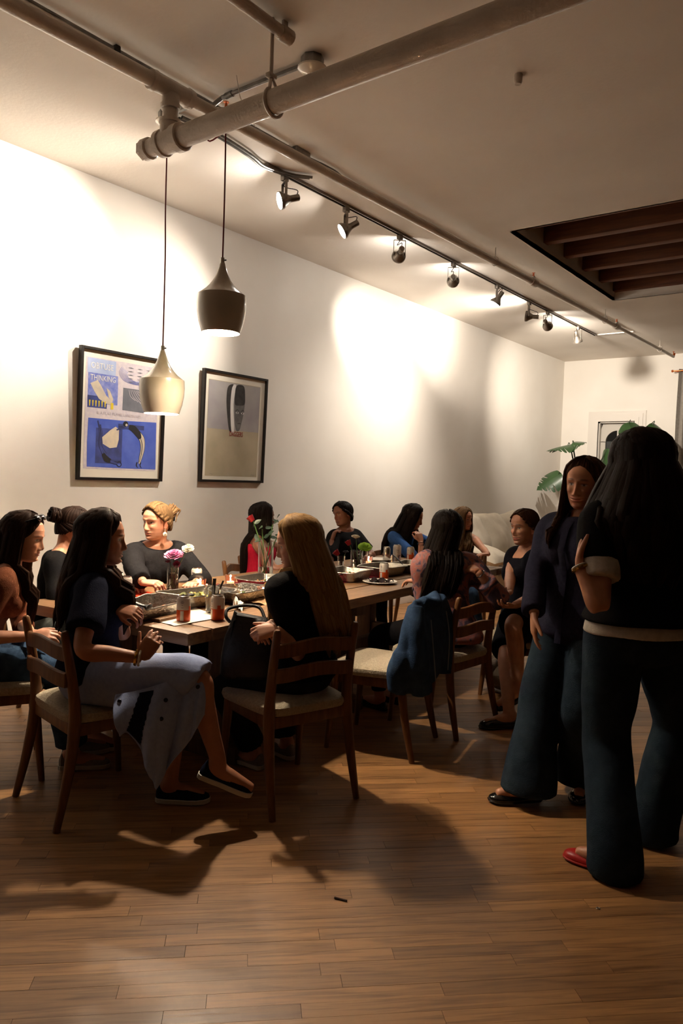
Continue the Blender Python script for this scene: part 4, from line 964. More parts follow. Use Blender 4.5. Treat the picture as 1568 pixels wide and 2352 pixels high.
        for i in range(4):
            cv = curls[i] if curls else curl + i * 3
            p = w + d * base[i] * k + t * off[i] * k; dd = d.copy(); sp_ = Matrix.Rotation(math.radians((1.5 - i) * spread) * (1 if t.cross(d).dot(n) < 0 else -1), 3, n); dd = (sp_ @ dd)
            ax = t; pts = [p - d * 0.02 * k, p]; rs = [0.0095, 0.0095]
            for sgm, fr_, an in ((0, 0.45, 0.75), (1, 0.30, 1.15), (2, 0.25, 0.75)):
                R_ = Matrix.Rotation(math.radians(cv * an), 3, ax); dn = R_ @ dd
                if dn.dot(n) > dd.dot(n) + 1e-6 and cv > 0: dn = Matrix.Rotation(-math.radians(cv * an), 3, ax) @ dd
                dd = dn; p = p + dd * L4[i] * fr_ * k; pts.append(p); rs.append([0.0085, 0.0078, 0.0062][sgm])
            b.tube(pts, [r * k for r in rs], 8)
        td = (d * math.cos(math.radians(42)) + t * math.sin(math.radians(42)) - n * 0.25).normalized(); p = w + d * 0.022 * k + t * 0.024 * k
        td2 = (Matrix.Rotation(math.radians(thumb), 3, n) @ td) if (Matrix.Rotation(math.radians(thumb), 3, n) @ td).dot(d) > (Matrix.Rotation(-math.radians(thumb), 3, n) @ td).dot(d) else (Matrix.Rotation(-math.radians(thumb), 3, n) @ td)
        b.tube([p - t * 0.012 * k, p, p + td * 0.034 * k, p + td * 0.034 * k + td2 * 0.03 * k, p + td * 0.034 * k + td2 * 0.054 * k], [0.012 * k, 0.0135 * k, 0.0105 * k, 0.0095 * k, 0.0065 * k], 8)
        s.hand_slots.append(fuse(b, 0.0038, 3))
    # --- shapes of the figure
    def torso(s, mb, lo=-0.115, hi=0.485, off=0.0, flare=None, bust=1.0):
        rings = []; levels = sorted(set([lo, hi] + [l for l, *_ in TORSO if lo < l < hi] + list(np.arange(lo, hi, 0.03))))
        T_ = np.array(TORSO)
        for l in levels:
            w, d, y = (np.interp(l, T_[:, 0], T_[:, i]) for i in (1, 2, 3)); o = off + (flare(l) if flare else 0)
            R, Fv, _ = s.fr(l); c = s.sp(l) + Fv * y * s.k
            rings.append([c + R * math.copysign(abs(math.cos(a)) ** 0.9, math.cos(a)) * (w * s.b * s.k + o) + Fv * math.copysign(abs(math.sin(a)) ** 0.9, math.sin(a)) * (d * s.b * s.k + o) for a in np.linspace(0, 2 * PI, 28, endpoint=False)])
        mb.loft(rings)
        if lo < 0.3 and hi > 0.33 and bust > 0:
            for sg in (-1, 1):
                R, Fv, U = s.fr(0.31); M3 = Matrix((R, Fv, U)).transposed(); mb.ell(s.sp(0.312, sg * 0.066, 0.082), (0.058 * bust + off, 0.052 * bust + off, 0.060 * bust + off), M3, 12, 8)
    def arm_pts(s, sd, frac=2.0):
        S_, E_, W_, sg = s.arms[sd]; inner = s.sp(0.415, sg * 0.09)
        pts = [inner, S_, S_.lerp(E_, 0.5), E_, E_.lerp(W_, 0.45), W_]; fr = [-0.5, 0, 0.5, 1.0, 1.45, 2.0]
        C = crom(pts, 6); fc = np.interp(np.linspace(0, 5, len(C)), range(6), fr)
        keep = [i for i in range(len(C)) if fc[i] <= frac + 1e-6]; return [C[i] for i in keep], [fc[i] for i in keep]
    def put_arm(s, mb, sd, frac=2.0, off=0.0, cuff=None):
        C, fc = s.arm_pts(sd, frac); r = [np.interp(f, [-0.5, 0, 0.4, 0.9, 1.0, 1.25, 1.7, 2.0], [0.045, 0.050, 0.044, 0.036, 0.036, 0.038, 0.029, 0.0235]) * s.k * s.b + off for f in fc]
        if cuff is not None: r = [ri + cuff * max(0, (f - frac + 0.6) / 0.6) for ri, f in zip(r, fc)]
        mb.tube(C, r, 14)
    def put_leg(s, mb, sd, frac=2.0, off=0.0, radii=None, start=-0.3):
        J, K_, A_, sg, _ = s.legs[sd]; inner = s.hip + s.r0 * sg * 0.06 + Vector((0, 0, 0.02))
        C = crom([inner, J, J.lerp(K_, 0.5), K_, K_.lerp(A_, 0.3), K_.lerp(A_, 0.65), A_, Vector((A_.x, A_.y, max(0.012, A_.z - 0.075)))], 6); fc = np.interp(np.linspace(0, 7, len(C)), range(8), [-0.3, 0, 0.5, 1.0, 1.3, 1.65, 2.0, 2.2])
        keep = [i for i in range(len(C)) if fc[i] <= frac + 1e-6]; C = [C[i] for i in keep]; fc = [fc[i] for i in keep]
        tab = radii or ([-0.3, 0, 0.5, 0.95, 1.3, 1.65, 2.0], [0.08, 0.092, 0.078, 0.054, 0.054, 0.042, 0.033])
        mb.tube(C, [np.interp(f, *tab) * s.k * s.b + off for f in fc], 18)
    def garment(s, name, material, torso=None, sleeves=0, off=0.014, cuff=0.004, legs=None, leg_radii=None, leg_off=0.012, voxel=0.010, wr=(0.004, 34), smooth=4, flare=None, bust=1.0, sides='LR', extra=None, sl_off=None, axis=None, seed=None):
        mb = MB()
        if torso: s.torso(mb, torso[0], torso[1], off, flare, bust)
        if sleeves:
            for sd in sides: s.put_arm(mb, sd, sleeves, sl_off if sl_off is not None else off, cuff)
        if legs:
            for sd in 'LR': s.put_leg(mb, sd, legs, leg_off, leg_radii)
        if extra: extra(mb)
        s.parts.append((name, material, fuse(mb, voxel, smooth), wr, axis, seed if seed is not None else len(s.parts) + int(abs(s.hip.x * 100))))
    def body(s, legs=True):
        mb = MB(); s.torso(mb, off=0.0)
        for sd in s.arms: s.put_arm(mb, sd)
        for sd in s.legs: s.put_leg(mb, sd)
        mb.v += []
        o = len(mb.v); mb.v += s.extra.v; mb.f += [tuple(i + o for i in f) for f in s.extra.f]; mb.mi += s.extra.mi
        mb.tube(crom([s.neck0, s.neck0.lerp(s.neck1, 0.6) , s.neck1, s.neck1 + s.hu * 0.03], 4), [0.062 * s.k, 0.058 * s.k, 0.054 * s.k, 0.051 * s.k, 0.049 * s.k, 0.048 * s.k, 0.047 * s.k, 0.047 * s.k, 0.047 * s.k, 0.047 * s.k, 0.046 * s.k, 0.046 * s.k, 0.044 * s.k], 16)
        for sg in (-1, 1): mb.tube([s.sp(0.475, sg * 0.035, -0.012), s.sp(0.44, sg * 0.10, -0.010), s.sp(0.41, sg * 0.145, 0)], [0.036, 0.04, 0.045], 10)
        s.body_slot = fuse(mb, 0.0085, 5)
    def hl(s, p): return s.hc + (s.hr * p[0] + s.hf * p[1] + s.hu * p[2]) * s.k
    def finish(s):
        # one continuous skin mesh: trunk + limbs, hands, head
        key = tuple(s.skin_key)
        if key not in SKINS: SKINS[key] = skin_mat('skin_tone_%d' % len(SKINS), S(*key))
        Vs, Fs, Ts = [], [], []; off = 0
        def addp(v, f, t):
            nonlocal off
            Vs.append(v); Fs.extend([tuple(i + off for i in q) for q in f]); Ts.append(t); off += len(v)
        bs = s.body_slot; addp(bs['v'], bs['f'], np.ones((len(bs['v']), 4)))
        for h in s.hand_slots: addp(h['v'], h['f'], np.ones((len(h['v']), 4)))
        hv, hfc, ht = head_grid(smile=s.smile, sk=S(*s.skin_key))
        Rm = np.array([list(s.hr), list(s.hf), list(s.hu)]); addp(np.array(s.hc) + (hv * s.k) @ Rm, hfc, ht)
        eb = MB()
        for sg in (-1, 1):
            M3 = Matrix((s.hr, s.hf, s.hu)).transposed() @ Matrix.Rotation(math.radians(sg * 18), 3, 'Z')
            eb.ell(s.hl((sg * 0.0745, -0.008, -0.012)), (0.0085, 0.018, 0.031), M3, 12, 9); eb.ell(s.hl((sg * 0.074, 0.0, -0.034)), (0.007, 0.009, 0.010), M3, 8, 6)
        addp(np.array([tuple(p) for p in eb.v]), eb.f, np.tile(np.array([1.0, 0.88, 0.86, 1]), (len(eb.v), 1)))
        v = np.concatenate(Vs) - np.array(s.o)
        mesh_np('body', v, Fs, SKINS[key], s.root, tint=np.concatenate(Ts))
        for name, m, sl, wr, axis, seed in s.parts:
            vv = wrinkle(sl['v'], sl['n'], wr[0], wr[1], seed, axis) if wr else sl['v']
            mesh_np(name, vv - np.array(s.o), sl['f'], m, s.root)
    def push_out(s, p, margin, front):
        """keep hair outside the shoulders and trunk"""
        best = None
        for i in range(8, len(s.ls), 3):
            d = (s.P[i] - p).length
            if best is None or d < best[0]: best = (d, i)
        i = best[1]; l = s.ls[i]
        if l > 0.47: return p
        R, Fv, U = s.fr(l); q = p - s.P[i]; T_ = np.array(TORSO)
        w, dd = np.interp(l, T_[:, 0], T_[:, 1]) * s.b * s.k, np.interp(l, T_[:, 0], T_[:, 2]) * s.b * s.k
        if l > 0.2: w += 0.045
        x, y = q.dot(R), q.dot(Fv); a, c = w + margin, dd + margin + (0.05 if front and 0.2 < l < 0.38 else 0)
        e = (x / a) ** 2 + (y / c) ** 2
        if e >= 1 or abs(x) > a: return p
        yy = c * math.sqrt(max(0.0, 1 - (x / a) ** 2)); ny = yy if front else -yy
        return p + Fv * (ny - y)
    def strands(s, locks, hair, name='hair'):
        """locks: list of (points, widths, thick) ; one mesh"""
        vs, fs, hv = [], [], []; n = 8; rr = random.Random(5)
        for li, (pts, wd, th, nrm) in enumerate(locks):
            m = len(pts); sd_ = rr.uniform(0, 50); prevn = None
            base = len(vs)
            for i in range(m):
                t = (pts[min(i + 1, m - 1)] - pts[max(i - 1, 0)]).normalized()
                nr = nrm[i] if isinstance(nrm, list) else nrm
                u = (nr - t * nr.dot(t)); u = u.normalized() if u.length > 1e-4 else (prevn or Vector((1, 0, 0))); prevn = u; w_ = t.cross(u)
                for k in range(n):
                    a = 2 * PI * k / n; vs.append(pts[i] + w_ * math.cos(a) * wd[i] + u * math.sin(a) * th[i]); hv.append((sd_ + math.cos(a) * wd[i] * 12, i * 0.25, sd_))
            for i in range(m - 1):
                for k in range(n):
                    j = (k + 1) % n; fs.append((base + i * n + k, base + i * n + j, base + (i + 1) * n + j, base + (i + 1) * n + k))
            fs.append(tuple(base + k for k in reversed(range(n)))); fs.append(tuple(base + (m - 1) * n + k for k in range(n)))
        return np.array([tuple(p) for p in vs]), fs, np.array(hv)
    def cap(s, line, off=0.012, part=0.0, amp=0.0022, seed=1):
        """scalp shell; line(phi_deg) -> lowest elevation angle of hair"""
        nphi, nr = 120, 16; vs, hv, fs = [], [], []; r = random.Random(seed); phs = [r.uniform(0, 6) for _ in range(4)]
        for lay in (0, 1):
            for j in range(nphi):
                phi = -PI + 2 * PI * j / nphi; em = line(abs(math.degrees(phi)))
                for i in range(nr + 1):
                    el = 1.0 + (em - 1.0) * i / nr
                    rip = amp * (math.sin(phi * 34 + phs[0] + el * 0.02) + math.sin(phi * 57 + phs[1])) * min(1, el / 30)
                    q_ = min(1.0, (nr - i) / (nr * 0.38)); tuck = 0.05 + 0.95 * q_ * (2 - q_)
                    o_ = (off + rip) * tuck if lay == 0 else 0.0005
                    p, _ = head_pt(phi, el, o_); 
                    vs.append(s.hl(p)); hv.append((phi * 3.2, el / 60.0, 3))
            
        A = nphi * (nr + 1)
        for j in range(nphi):
            k = (j + 1) % nphi
            for i in range(nr):
                a, b, c, d = j * (nr + 1) + i, k * (nr + 1) + i, k * (nr + 1) + i + 1, j * (nr + 1) + i + 1
                fs.append((a, d, c, b)); fs.append((A + a, A + b, A + c, A + d))
            fs.append((j * (nr + 1) + nr, A + j * (nr + 1) + nr, A + k * (nr + 1) + nr, k * (nr + 1) + nr))
        return np.array([tuple(p) for p in vs]), fs, np.array(hv)
    def long_hair(s, m, length=0.42, n=40, a0=68, a1=180, front=100, part=0.0, spread=1.0, wave=0.0, seed=1, back_dir=None, tuck=None, width=0.024, sides=(1, 1), start_el=12, hang_el=88, vol=0.020, jitter=0.05, taper=0.45, line=None, drift=(0, 0, 0)):
        rr = random.Random(seed); locks = []; g = Vector((0, 0, -1))
        line = line or (lambda a: np.interp(a, [0, 22, 42, 60, 80, 100, 130, 180], [41, 47, 60, 77, 92, 106, 118, 122]))
        for layer in (0, 1):
            nn = int(n * 1.5) if layer == 0 else n
            for q in range(nn):
                t = (q + (0.5 if layer else 0.0) + rr.uniform(-0.2, 0.2)) / nn
                phi = math.radians(a0 + (360 - 2 * a0) * t); phi = phi if phi <= PI else phi - 2 * PI
                if sides[0 if phi < 0 else 1] == 0 and abs(phi) < math.radians(front): continue
                fr_ = abs(math.degrees(phi)) < front; pts, nrm = [], []
                for el in np.linspace(start_el, hang_el + rr.uniform(-4, 4), 7):
                    p, nv = head_pt(phi * (0.72 + 0.28 * min(1, el / 60)) + part * (1 - el / 90), el, vol * (0.6 + 0.4 * layer) + rr.uniform(-0.002, 0.003)); pts.append(s.hl(p)); nrm.append((s.hr * nv.x + s.hf * nv.y + s.hu * nv.z).normalized())
                Ln = length * (1 + rr.uniform(-jitter, jitter)) - (0.02 if layer else 0); p = pts[-1].copy(); d = (pts[-1] - pts[-2]).normalized(); outn = nrm[-1]; steps = 15; ph = rr.uniform(0, 6)
                for i in range(steps):
                    d = (d * 0.55 + g * 0.45).normalized(); p = p + d * (Ln / steps) + outn * 0.0009 * spread * (1 if i < 8 else -0.5) + V(drift) * (Ln / steps)
                    if wave: p = p + s.hr * math.sin(ph + i * 0.9) * wave * (i / steps) + outn * math.cos(ph * 2 + i * 0.8) * wave * 0.6 * (i / steps)
                    if tuck is not None: p = p.lerp(Vector((tuck[0], tuck[1], p.z)), 0.05)
                    p = s.push_out(p, 0.018 + 0.010 * layer, fr_); pts.append(p.copy()); nrm.append(outn)
                m_ = len(pts); w0 = width * rr.uniform(0.75, 1.1)
                wd = [w0 * np.interp(i / (m_ - 1), [0, 0.15, 0.6, 0.9, 1], [0.5, 0.9, 1.0, taper + 0.2, taper * 0.25]) for i in range(m_)]; th = [w * 0.42 for w in wd]
                locks.append((pts, wd, th, nrm))
        a = s.strands(locks, m); c = s.cap(line, vol * 0.75, seed=seed); s.add_hair('hair', [a, c], m)
    def tied_hair(s, m, vol=0.012, line=None, seed=2, gather=None, n=26):
        line = line or (lambda a: np.interp(a, [0, 22, 42, 60, 80, 100, 130, 180], [41, 45, 55, 70, 84, 100, 120, 124]))
        rr = random.Random(seed); locks = []; gp = V(gather) if gather is not None else Vector((0, -0.11, -0.02))
        for q in range(n):
            phi = -PI + 2 * PI * (q + rr.uniform(-0.3, 0.3)) / n; em = line(abs(math.degrees(phi))) - 2; pts, nrm = [], []
            p0, n0 = head_pt(phi, em, vol * 0.6)
            g_phi = math.atan2(gp.x, gp.y); 
            for i in range(9):
                t = i / 8.0; p = p0.lerp(gp, t); L_ = math.sqrt((p.x / 0.075) ** 2 + (p.y / 0.096) ** 2 + (p.z / 0.116) ** 2); tgt = 1 + (vol * 0.8) / 0.1
                if L_ < tgt: p = p * (tgt / max(L_, 0.2))
                nv = Vector((p.x / 0.075, p.y / 0.096, p.z / 0.116)).normalized(); pts.append(s.hl(p)); nrm.append((s.hr * nv.x + s.hf * nv.y + s.hu * nv.z).normalized())
            locks.append((pts, [0.016 * (1 - 0.5 * i / 8) for i in range(9)], [0.006] * 9, nrm))
        a = s.strands(locks, m); c = s.cap(line, vol * 0.8, seed=seed); return [a, c]
    def add_hair(s, name, pieces, m):
        vs, fs, hv = [], [], []; off = 0
        for v, f, h in pieces: vs.append(v); fs += [tuple(i + off for i in q) for q in f]; hv.append(h); off += len(v)
        return mesh_np(name, np.concatenate(vs) - np.array(s.o), fs, m, s.root, huv=np.concatenate(hv))
    def shoe(s, sd, style, ups, soles=None, name='shoe'):
        J, K_, A_, sg, fd = s.legs[sd]; fd = fd.normalized(); sdv = Vector((fd.y, -fd.x, 0)).normalized(); upv = sdv.cross(fd).normalized(); heel = A_ - fd * 0.062 - upv * 0.078
        k = s.k
        xs = [0.0, 0.012, 0.05, 0.10, 0.15, 0.19, 0.22, 0.238, 0.246]; wid = [0.012, 0.026, 0.032, 0.034, 0.041, 0.042, 0.036, 0.022, 0.006]
        hts = {'sneaker': [0.05, 0.082, 0.085, 0.078, 0.062, 0.050, 0.042, 0.034, 0.024], 'flat': [0.03, 0.045, 0.040, 0.026, 0.028, 0.034, 0.030, 0.024, 0.016], 'loafer': [0.04, 0.056, 0.052, 0.048, 0.058, 0.048, 0.040, 0.032, 0.02]}[style]
        z0 = 0.022 if style == 'sneaker' else 0.008; b = MB(); rings = []
        for x, w, h in zip(xs, wid, hts):
            c = heel + fd * x * k; cs = sdv * (0.006 * math.sin(PI * x / 0.246) * -sg); r = []
            for a in np.linspace(0, 2 * PI, 16, endpoint=False):
                ca, sa = math.cos(a), math.sin(a); zz = z0 + (h - z0) * max(0, sa) ** 0.8 if sa > 0 else z0 - 0.004; r.append(c + cs + sdv * math.copysign(abs(ca) ** 0.6, ca) * w * k * (1 if sa <= 0.2 else 1 - 0.35 * (sa - 0.2) ** 2) + upv * zz * k)
            rings.append(r)
        b.loft(rings); b.v = [tuple(Vector(p) - s.o) for p in b.v]; o = b.build(name, ups, s.root)
        b = MB(); rings = []
        for z, e in ((0.0, -0.002), (0.001, 0.002), (z0 - 0.002, 0.003), (z0, 0.0)):
            top, bot = [], []
            for x, w in zip(xs, wid): top.append(heel + fd * (x * k + (e if x > 0.2 else -e if x < 0.02 else 0)) + sdv * (w + e) * k + upv * z * k + sdv * (0.006 * math.sin(PI * x / 0.246) * -sg)); bot.append(heel + fd * (x * k + (e if x > 0.2 else -e if x < 0.02 else 0)) - sdv * (w + e) * k + upv * z * k + sdv * (0.006 * math.sin(PI * x / 0.246) * -sg))
            rings.append(top + list(reversed(bot)))
        b.loft(rings); b.v = [tuple(Vector(p) - s.o) for p in b.v]; b.build('sole', soles or ups, o)
        return o, heel, fd, sdv, upv
    def add_part(s, name, mb, m, **kw):
        mb.v = [tuple(Vector(p) - s.o) for p in mb.v]; return mb.build(name, m, s.root, **kw)
    def bracelet(s, sd, m, frac=1.88, r=0.030, tube=0.004, name='bracelet', n=20, beads=False):
        S_, E_, W_, sg = s.arms[sd]; c = E_.lerp(W_, frac - 1); d = (W_ - E_).normalized(); M3 = rotm(d); b = MB()
        b.tube([c + M3 @ Vector((r * math.cos(a), r * math.sin(a), 0)) for a in np.linspace(0, 2 * PI, n + 1)], [tube * (1.5 if beads and i % 2 else 1) for i in range(n + 1)], 6, cap=False); s.add_part(name, b, m)
# ------------------------------------------------------------------ fabrics and hair
def cloth(n, c, c2=None, rough=0.85, sc=60, bump=0.25, bs=220, sheen=0.0): return mat(n, c, rough, col2=c2 or tuple(x * 0.82 for x in c), nscale=sc, bump=bump, bscale=bs, sheen=sheen, spec=0.06)
f_navy = cloth('navy_cotton', S(27, 30, 48)); f_sky = cloth('pale_blue_cotton', S(158, 172, 208), S(146, 160, 200), bump=0.12); f_black = cloth('black_knit', S(20, 19, 21)); f_brown = cloth('rust_knit', S(128, 78, 56))
f_jean = cloth('blue_denim', S(58, 80, 106), S(44, 62, 86), sc=30); f_jeand = cloth('dark_denim', S(40, 52, 64), S(31, 42, 53), sc=25); f_jeanb = cloth('black_denim', S(40, 40, 44), S(30, 30, 33), sc=25); f_blazer = cloth('charcoal_wool', S(34, 33, 35), S(27, 26, 28))
f_red = cloth('red_crepe', S(176, 28, 52)); f_blue = cloth('blue_knit', S(52, 86, 140)); f_white = cloth('white_cotton', S(206, 198, 188)); f_blackdress = cloth('black_crepe', S(22, 23, 32)); f_shirt = cloth('navy_poplin', S(44, 44, 62), S(36, 36, 52), bump=0.1)
f_grey = cloth('grey_twill', S(92, 96, 92)); f_leather = mat('black_patent', S(16, 15, 16), 0.18, coat=0.6); f_rubber = mat('white_rubber', S(206, 200, 188), 0.6); f_gsuede = cloth('grey_suede', S(150, 142, 132)); f_redleather = mat('red_leather', S(176, 24, 24), 0.4); f_suede = cloth('taupe_suede', S(96, 88, 78))
def floral():
    m, nt, b = new_mat('floral_chiffon'); tc = N(nt, 'ShaderNodeTexCoord'); nz = N(nt, 'ShaderNodeTexNoise'); nz.inputs['Scale'].default_value = 7; nz.inputs['Detail'].default_value = 5; nz.inputs['Distortion'].default_value = 1.6; nt.links.new(tc.outputs['Object'], nz.inputs['Vector'])
    rp = N(nt, 'ShaderNodeValToRGB'); cr_ = rp.color_ramp; cr_.elements[0].position = 0.36; cr_.elements[0].color = (*S(44, 40, 58), 1); cr_.elements[1].position = 0.66; cr_.elements[1].color = (*S(60, 52, 72), 1)
    for p, c in ((0.44, S(78, 66, 88)), (0.48, S(142, 98, 98)), (0.53, S(160, 88, 76)), (0.565, S(150, 112, 110)), (0.60, S(84, 68, 90))): e = cr_.elements.new(p); e.color = (*c, 1)
    nt.links.new(nz.outputs['Fac'], rp.inputs[0]); nt.links.new(rp.outputs[0], b.inputs['Base Color']); setin(b, 'Roughness', 0.8); return m
f_floral = floral()
h_dark = hair_mat('dark_brown_hair', S(26, 17, 13), S(54, 36, 27)); h_black = hair_mat('black_hair', S(14, 11, 10), S(30, 23, 20)); h_blonde = hair_mat('blonde_hair', S(104, 76, 44), S(168, 132, 84)); h_dblonde = hair_mat('dark_blonde_hair', S(66, 48, 32), S(124, 96, 66)); h_brun = hair_mat('brunette_hair', S(44, 28, 21), S(84, 56, 40)); h_deep = hair_mat('deep_brown_hair', S(20, 13, 11), S(40, 26, 20))
m_gold = mat('gold_jewellery', S(214, 170, 88), 0.25, 1.0); m_silver = mat('silver_jewellery', S(210, 206, 200), 0.2, 1.0); m_ivory = mat('ivory_bangle', S(230, 222, 206), 0.35)
SK_L, SK_M, SK_T, SK_D = (206, 152, 124), (196, 140, 110), (176, 120, 90), (128, 82, 60)
PEOPLE = []
def done(p): p.body(); PEOPLE.append(p)

# P3 : near end of the table, pale blue skirt, legs crossed
p = Person('seated woman in navy top and pale blue skirt, legs crossed, at the near table end', (-2.822, 1.972, 0.565), 50, lean=1, scale=0.955, head_az=47, head_pitch=2, skin=SK_T, smile=0.0, neck=0.12)
p3 = p
p.arm('R', (-2.421, 1.922, 0.710), (0.3, -0.5, -0.7), Vector((-2.392, 1.974, 0.812)) - Vector((-2.421, 1.922, 0.710)), (0.55, -0.7, 0.2), curl=48, thumb=10)
p.arm('L', (-2.656, 1.979, 0.869), (-0.5, 0.5, -0.6), Vector((-2.528, 2.025, 0.859)) - Vector((-2.656, 1.979, 0.869)), (0.35, -0.45, 0.8), curl=46, thumb=25, spread=6)
p.leg('R', (-2.210, 2.157, 0.264), (0.5, 0.4, 0.8), 44, 22, knee=(-2.299, 2.096, 0.621)); p.leg('L', (-2.546, 2.192, 0.082), (0.4, 0.4, 0.9), 40, 0)
p.garment('blouse', f_navy, torso=(0.0, 0.452), sleeves=0.72, off=0.024, cuff=0.022, wr=(0.006, 30), seed=3, flare=lambda l: 0.018 * max(0, (0.18 - l) / 0.18))
p.garment('skirt', f_sky, torso=(-0.115, 0.13), off=0.014, legs=1.08, leg_radii=([-0.3, 0, 0.5, 0.95, 1.08], [0.10, 0.115, 0.100, 0.082, 0.084]), leg_off=0.012, wr=(0.006, 26), bust=0, seed=8)
p.long_hair(h_dark, length=0.37, n=48, a0=80, front=104, wave=0.007, seed=4, width=0.028, vol=0.024, taper=0.55, spread=3, drift=(-0.16, -0.12, 0), jitter=0.09)
o, heel, fd, sdv, upv = p.shoe('R', 'sneaker', f_navy, f_rubber, 'sneaker')
for k in range(6):
    b = MB(); x = 0.095 + 0.017 * k; z = np.interp(x, [0.09, 0.15, 0.19], [0.082, 0.066, 0.054])
    b.tube(crom([heel + fd * x + sdv * 0.017 + upv * (z - 0.004), heel + fd * (x + 0.003) + upv * (z + 0.003), heel + fd * x - sdv * 0.017 + upv * (z - 0.004)], 4), 0.0026, 6); b.v = [tuple(Vector(q) - p.o) for q in b.v]; b.build('lace', f_rubber, o)
p.shoe('L', 'sneaker', f_navy, f_rubber, 'sneaker')
p.bracelet('R', m_gold, 1.90, 0.0285, 0.0045, 'chain_bracelet', 26, True); p.bracelet('R', m_ivory, 1.96, 0.030, 0.0045, 'ivory_bangle'); p.bracelet('L', m_gold, 1.93, 0.030, 0.003, 'gold_bangle')
# hanging panel of the skirt, with navy band and buttons
topc = [Vector(q) for q in ((-2.486, 1.840, 0.559), (-2.420, 1.890, 0.579), (-2.352, 1.943, 0.606), (-2.300, 2.009, 0.631), (-2.258, 2.053, 0.644), (-2.243, 2.101, 0.631), (-2.251, 2.144, 0.599))]
botc = [Vector(q) for q in ((-2.426, 1.828, 0.418), (-2.366, 1.870, 0.378), (-2.324, 1.907, 0.244), (-2.317, 1.950, 0.236), (-2.247, 2.037, 0.410), (-2.226, 2.094, 0.486), (-2.257, 2.162, 0.551))]
tc_, bc_ = crom(topc, 12), crom(botc, 12); rows = []
for i in range(25):
    v = i / 24; row = []
    for j in range(len(tc_)):
        u = j / (len(tc_) - 1); q = tc_[j].lerp(bc_[j], v)
        w_ = u * 5.2 + 0.35 * v; tri = abs((w_ % 2) - 1) * 2 - 1; fold = (0.030 * tri + 0.012 * math.sin(u * 41 + 3 * v)) * v ** 0.6 + 0.03 * math.sin(PI * min(1, v * 1.1)) * (1 - 0.7 * u) - 0.02 * (1 - v) ** 3
        row.append(q + Vector((0.6, -0.8, 0)) * fold + Vector((0, 0, 0.014 * math.sin(u * 26) * v * v)))
    rows.append(row)
b = MB(); b.sheet(rows, th=0.003); p.add_part('skirt_panel', b, f_sky)
nj = len(tc_)
b = MB(); b.sheet([[q + Vector((0.6, -0.8, 0)) * 0.004 for q in row[max(0, int(nj * (0.20 - 0.006 * k))):int(nj * (0.34 - 0.006 * k))][:int(nj * 0.13)]] for k, row in enumerate(rows[1:23])], th=0.002); p.add_part('navy_band', b, f_navy)
m_btn = mat('navy_button', S(22, 24, 40), 0.3)
for (i, j) in ((3, 0.06), (4, 0.42), (8, 0.40), (5, 0.72)):
    q = rows[i][int(nj * j)] + Vector((0.6, -0.8, 0)) * 0.006; b = MB(); b.lathe([(0.001, 0.004), (0.008, 0.003), (0.009, 0.0), (0.001, -0.001)], 14, q, rotm((0.6, -0.8, 0.1))); p.add_part('button', b, m_btn)
done(p)

# P13 : blonde in black
p = Person('seated woman with long blonde hair in black top, facing left, bag on her lap', (-2.215, 2.675, 0.565), 172, lean=-2, scale=0.945, head_az=222, head_pitch=12, skin=SK_L, smile=0.0, neck=0.1)
p.arm('L', (-2.157, 2.425, 0.794), (0.4, -0.3, -0.8), Vector((-2.197, 2.370, 0.784)) - Vector((-2.157, 2.425, 0.794)), (0.4, -0.6, 0.6), curl=52, thumb=20, elbow=(-2.134, 2.573, 0.662))
p.arm('R', (-2.249, 2.481, 0.800), (0.3, 0.6, -0.7), Vector((-2.202, 2.365, 0.766)) - Vector((-2.249, 2.481, 0.800)), (-0.5, 0.0, 0.8), curl=48, thumb=20)
p.leg('L', (-2.545, 2.72, 0.085), (-0.9, -0.5, 0.6), 178); p.leg('R', (-2.515, 2.93, 0.085), (-0.8, 0.2, 0.6), 165)
p.garment('sweater', f_black, torso=(-0.03, 0.455), sleeves=1.22, off=0.022, sl_off=0.028, cuff=0.004, wr=(0.005, 28)); p.garment('jeans', f_jeanb, torso=(-0.115, 0.12), off=0.012, legs=1.9, leg_radii=([-0.3, 0, 0.5, 0.95, 1.3, 1.65, 2.0], [0.088, 0.098, 0.088, 0.070, 0.066, 0.062, 0.062]), bust=0, wr=(0.004, 30))
p.shoe('L', 'sneaker', f_gsuede, f_rubber, 'sneaker'); p.shoe('R', 'sneaker', f_gsuede, f_rubber, 'sneaker')
p.long_hair(h_blonde, length=0.47, n=50, a0=80, front=92, wave=0.015, drift=(0.22, 0.17, 0), seed=9, width=0.032, vol=0.030, taper=0.6, jitter=0.10, spread=2.2)
done(p)

# P8 : floral blouse
p = Person('seated woman in floral blouse with long straight black hair, back to the camera', (-2.195, 4.01, 0.565), 142, lean=6, scale=0.96, head_az=132, head_pitch=4, skin=SK_M)
p.arm('R', (-2.019, 4.040, 0.935), (0.75, 0.1, -0.75), Vector((-2.117, 4.081, 0.964)) - Vector((-2.019, 4.040, 0.935)), (0.1, -0.2, 0.9), curl=40)
p.arm('L', (-2.48, 4.14, 0.82), (-0.5, -0.6, -0.7), (-0.9, 0.1, -0.1), (0, 0, 1), curl=20, elbow=(-2.33, 3.99, 0.74))
p.leg('L', (-2.62, 3.94, 0.085), (-0.6, 0, 0.8), 170); p.leg('R', (-2.62, 4.12, 0.085), (-0.6, 0, 0.8), 170)
p.garment('blouse', f_floral, torso=(-0.06, 0.455), sleeves=1.72, off=0.020, cuff=0.006, sl_off=0.034, wr=(0.008, 34), flare=lambda l: 0.055 * max(0, (0.09 - l) / 0.15))
b = MB(); R_ = []; 
for a in np.linspace(0, 2 * PI, 33): R_.append(p.sp(0.10, 0.158 * math.cos(a), 0.118 * math.sin(a)))
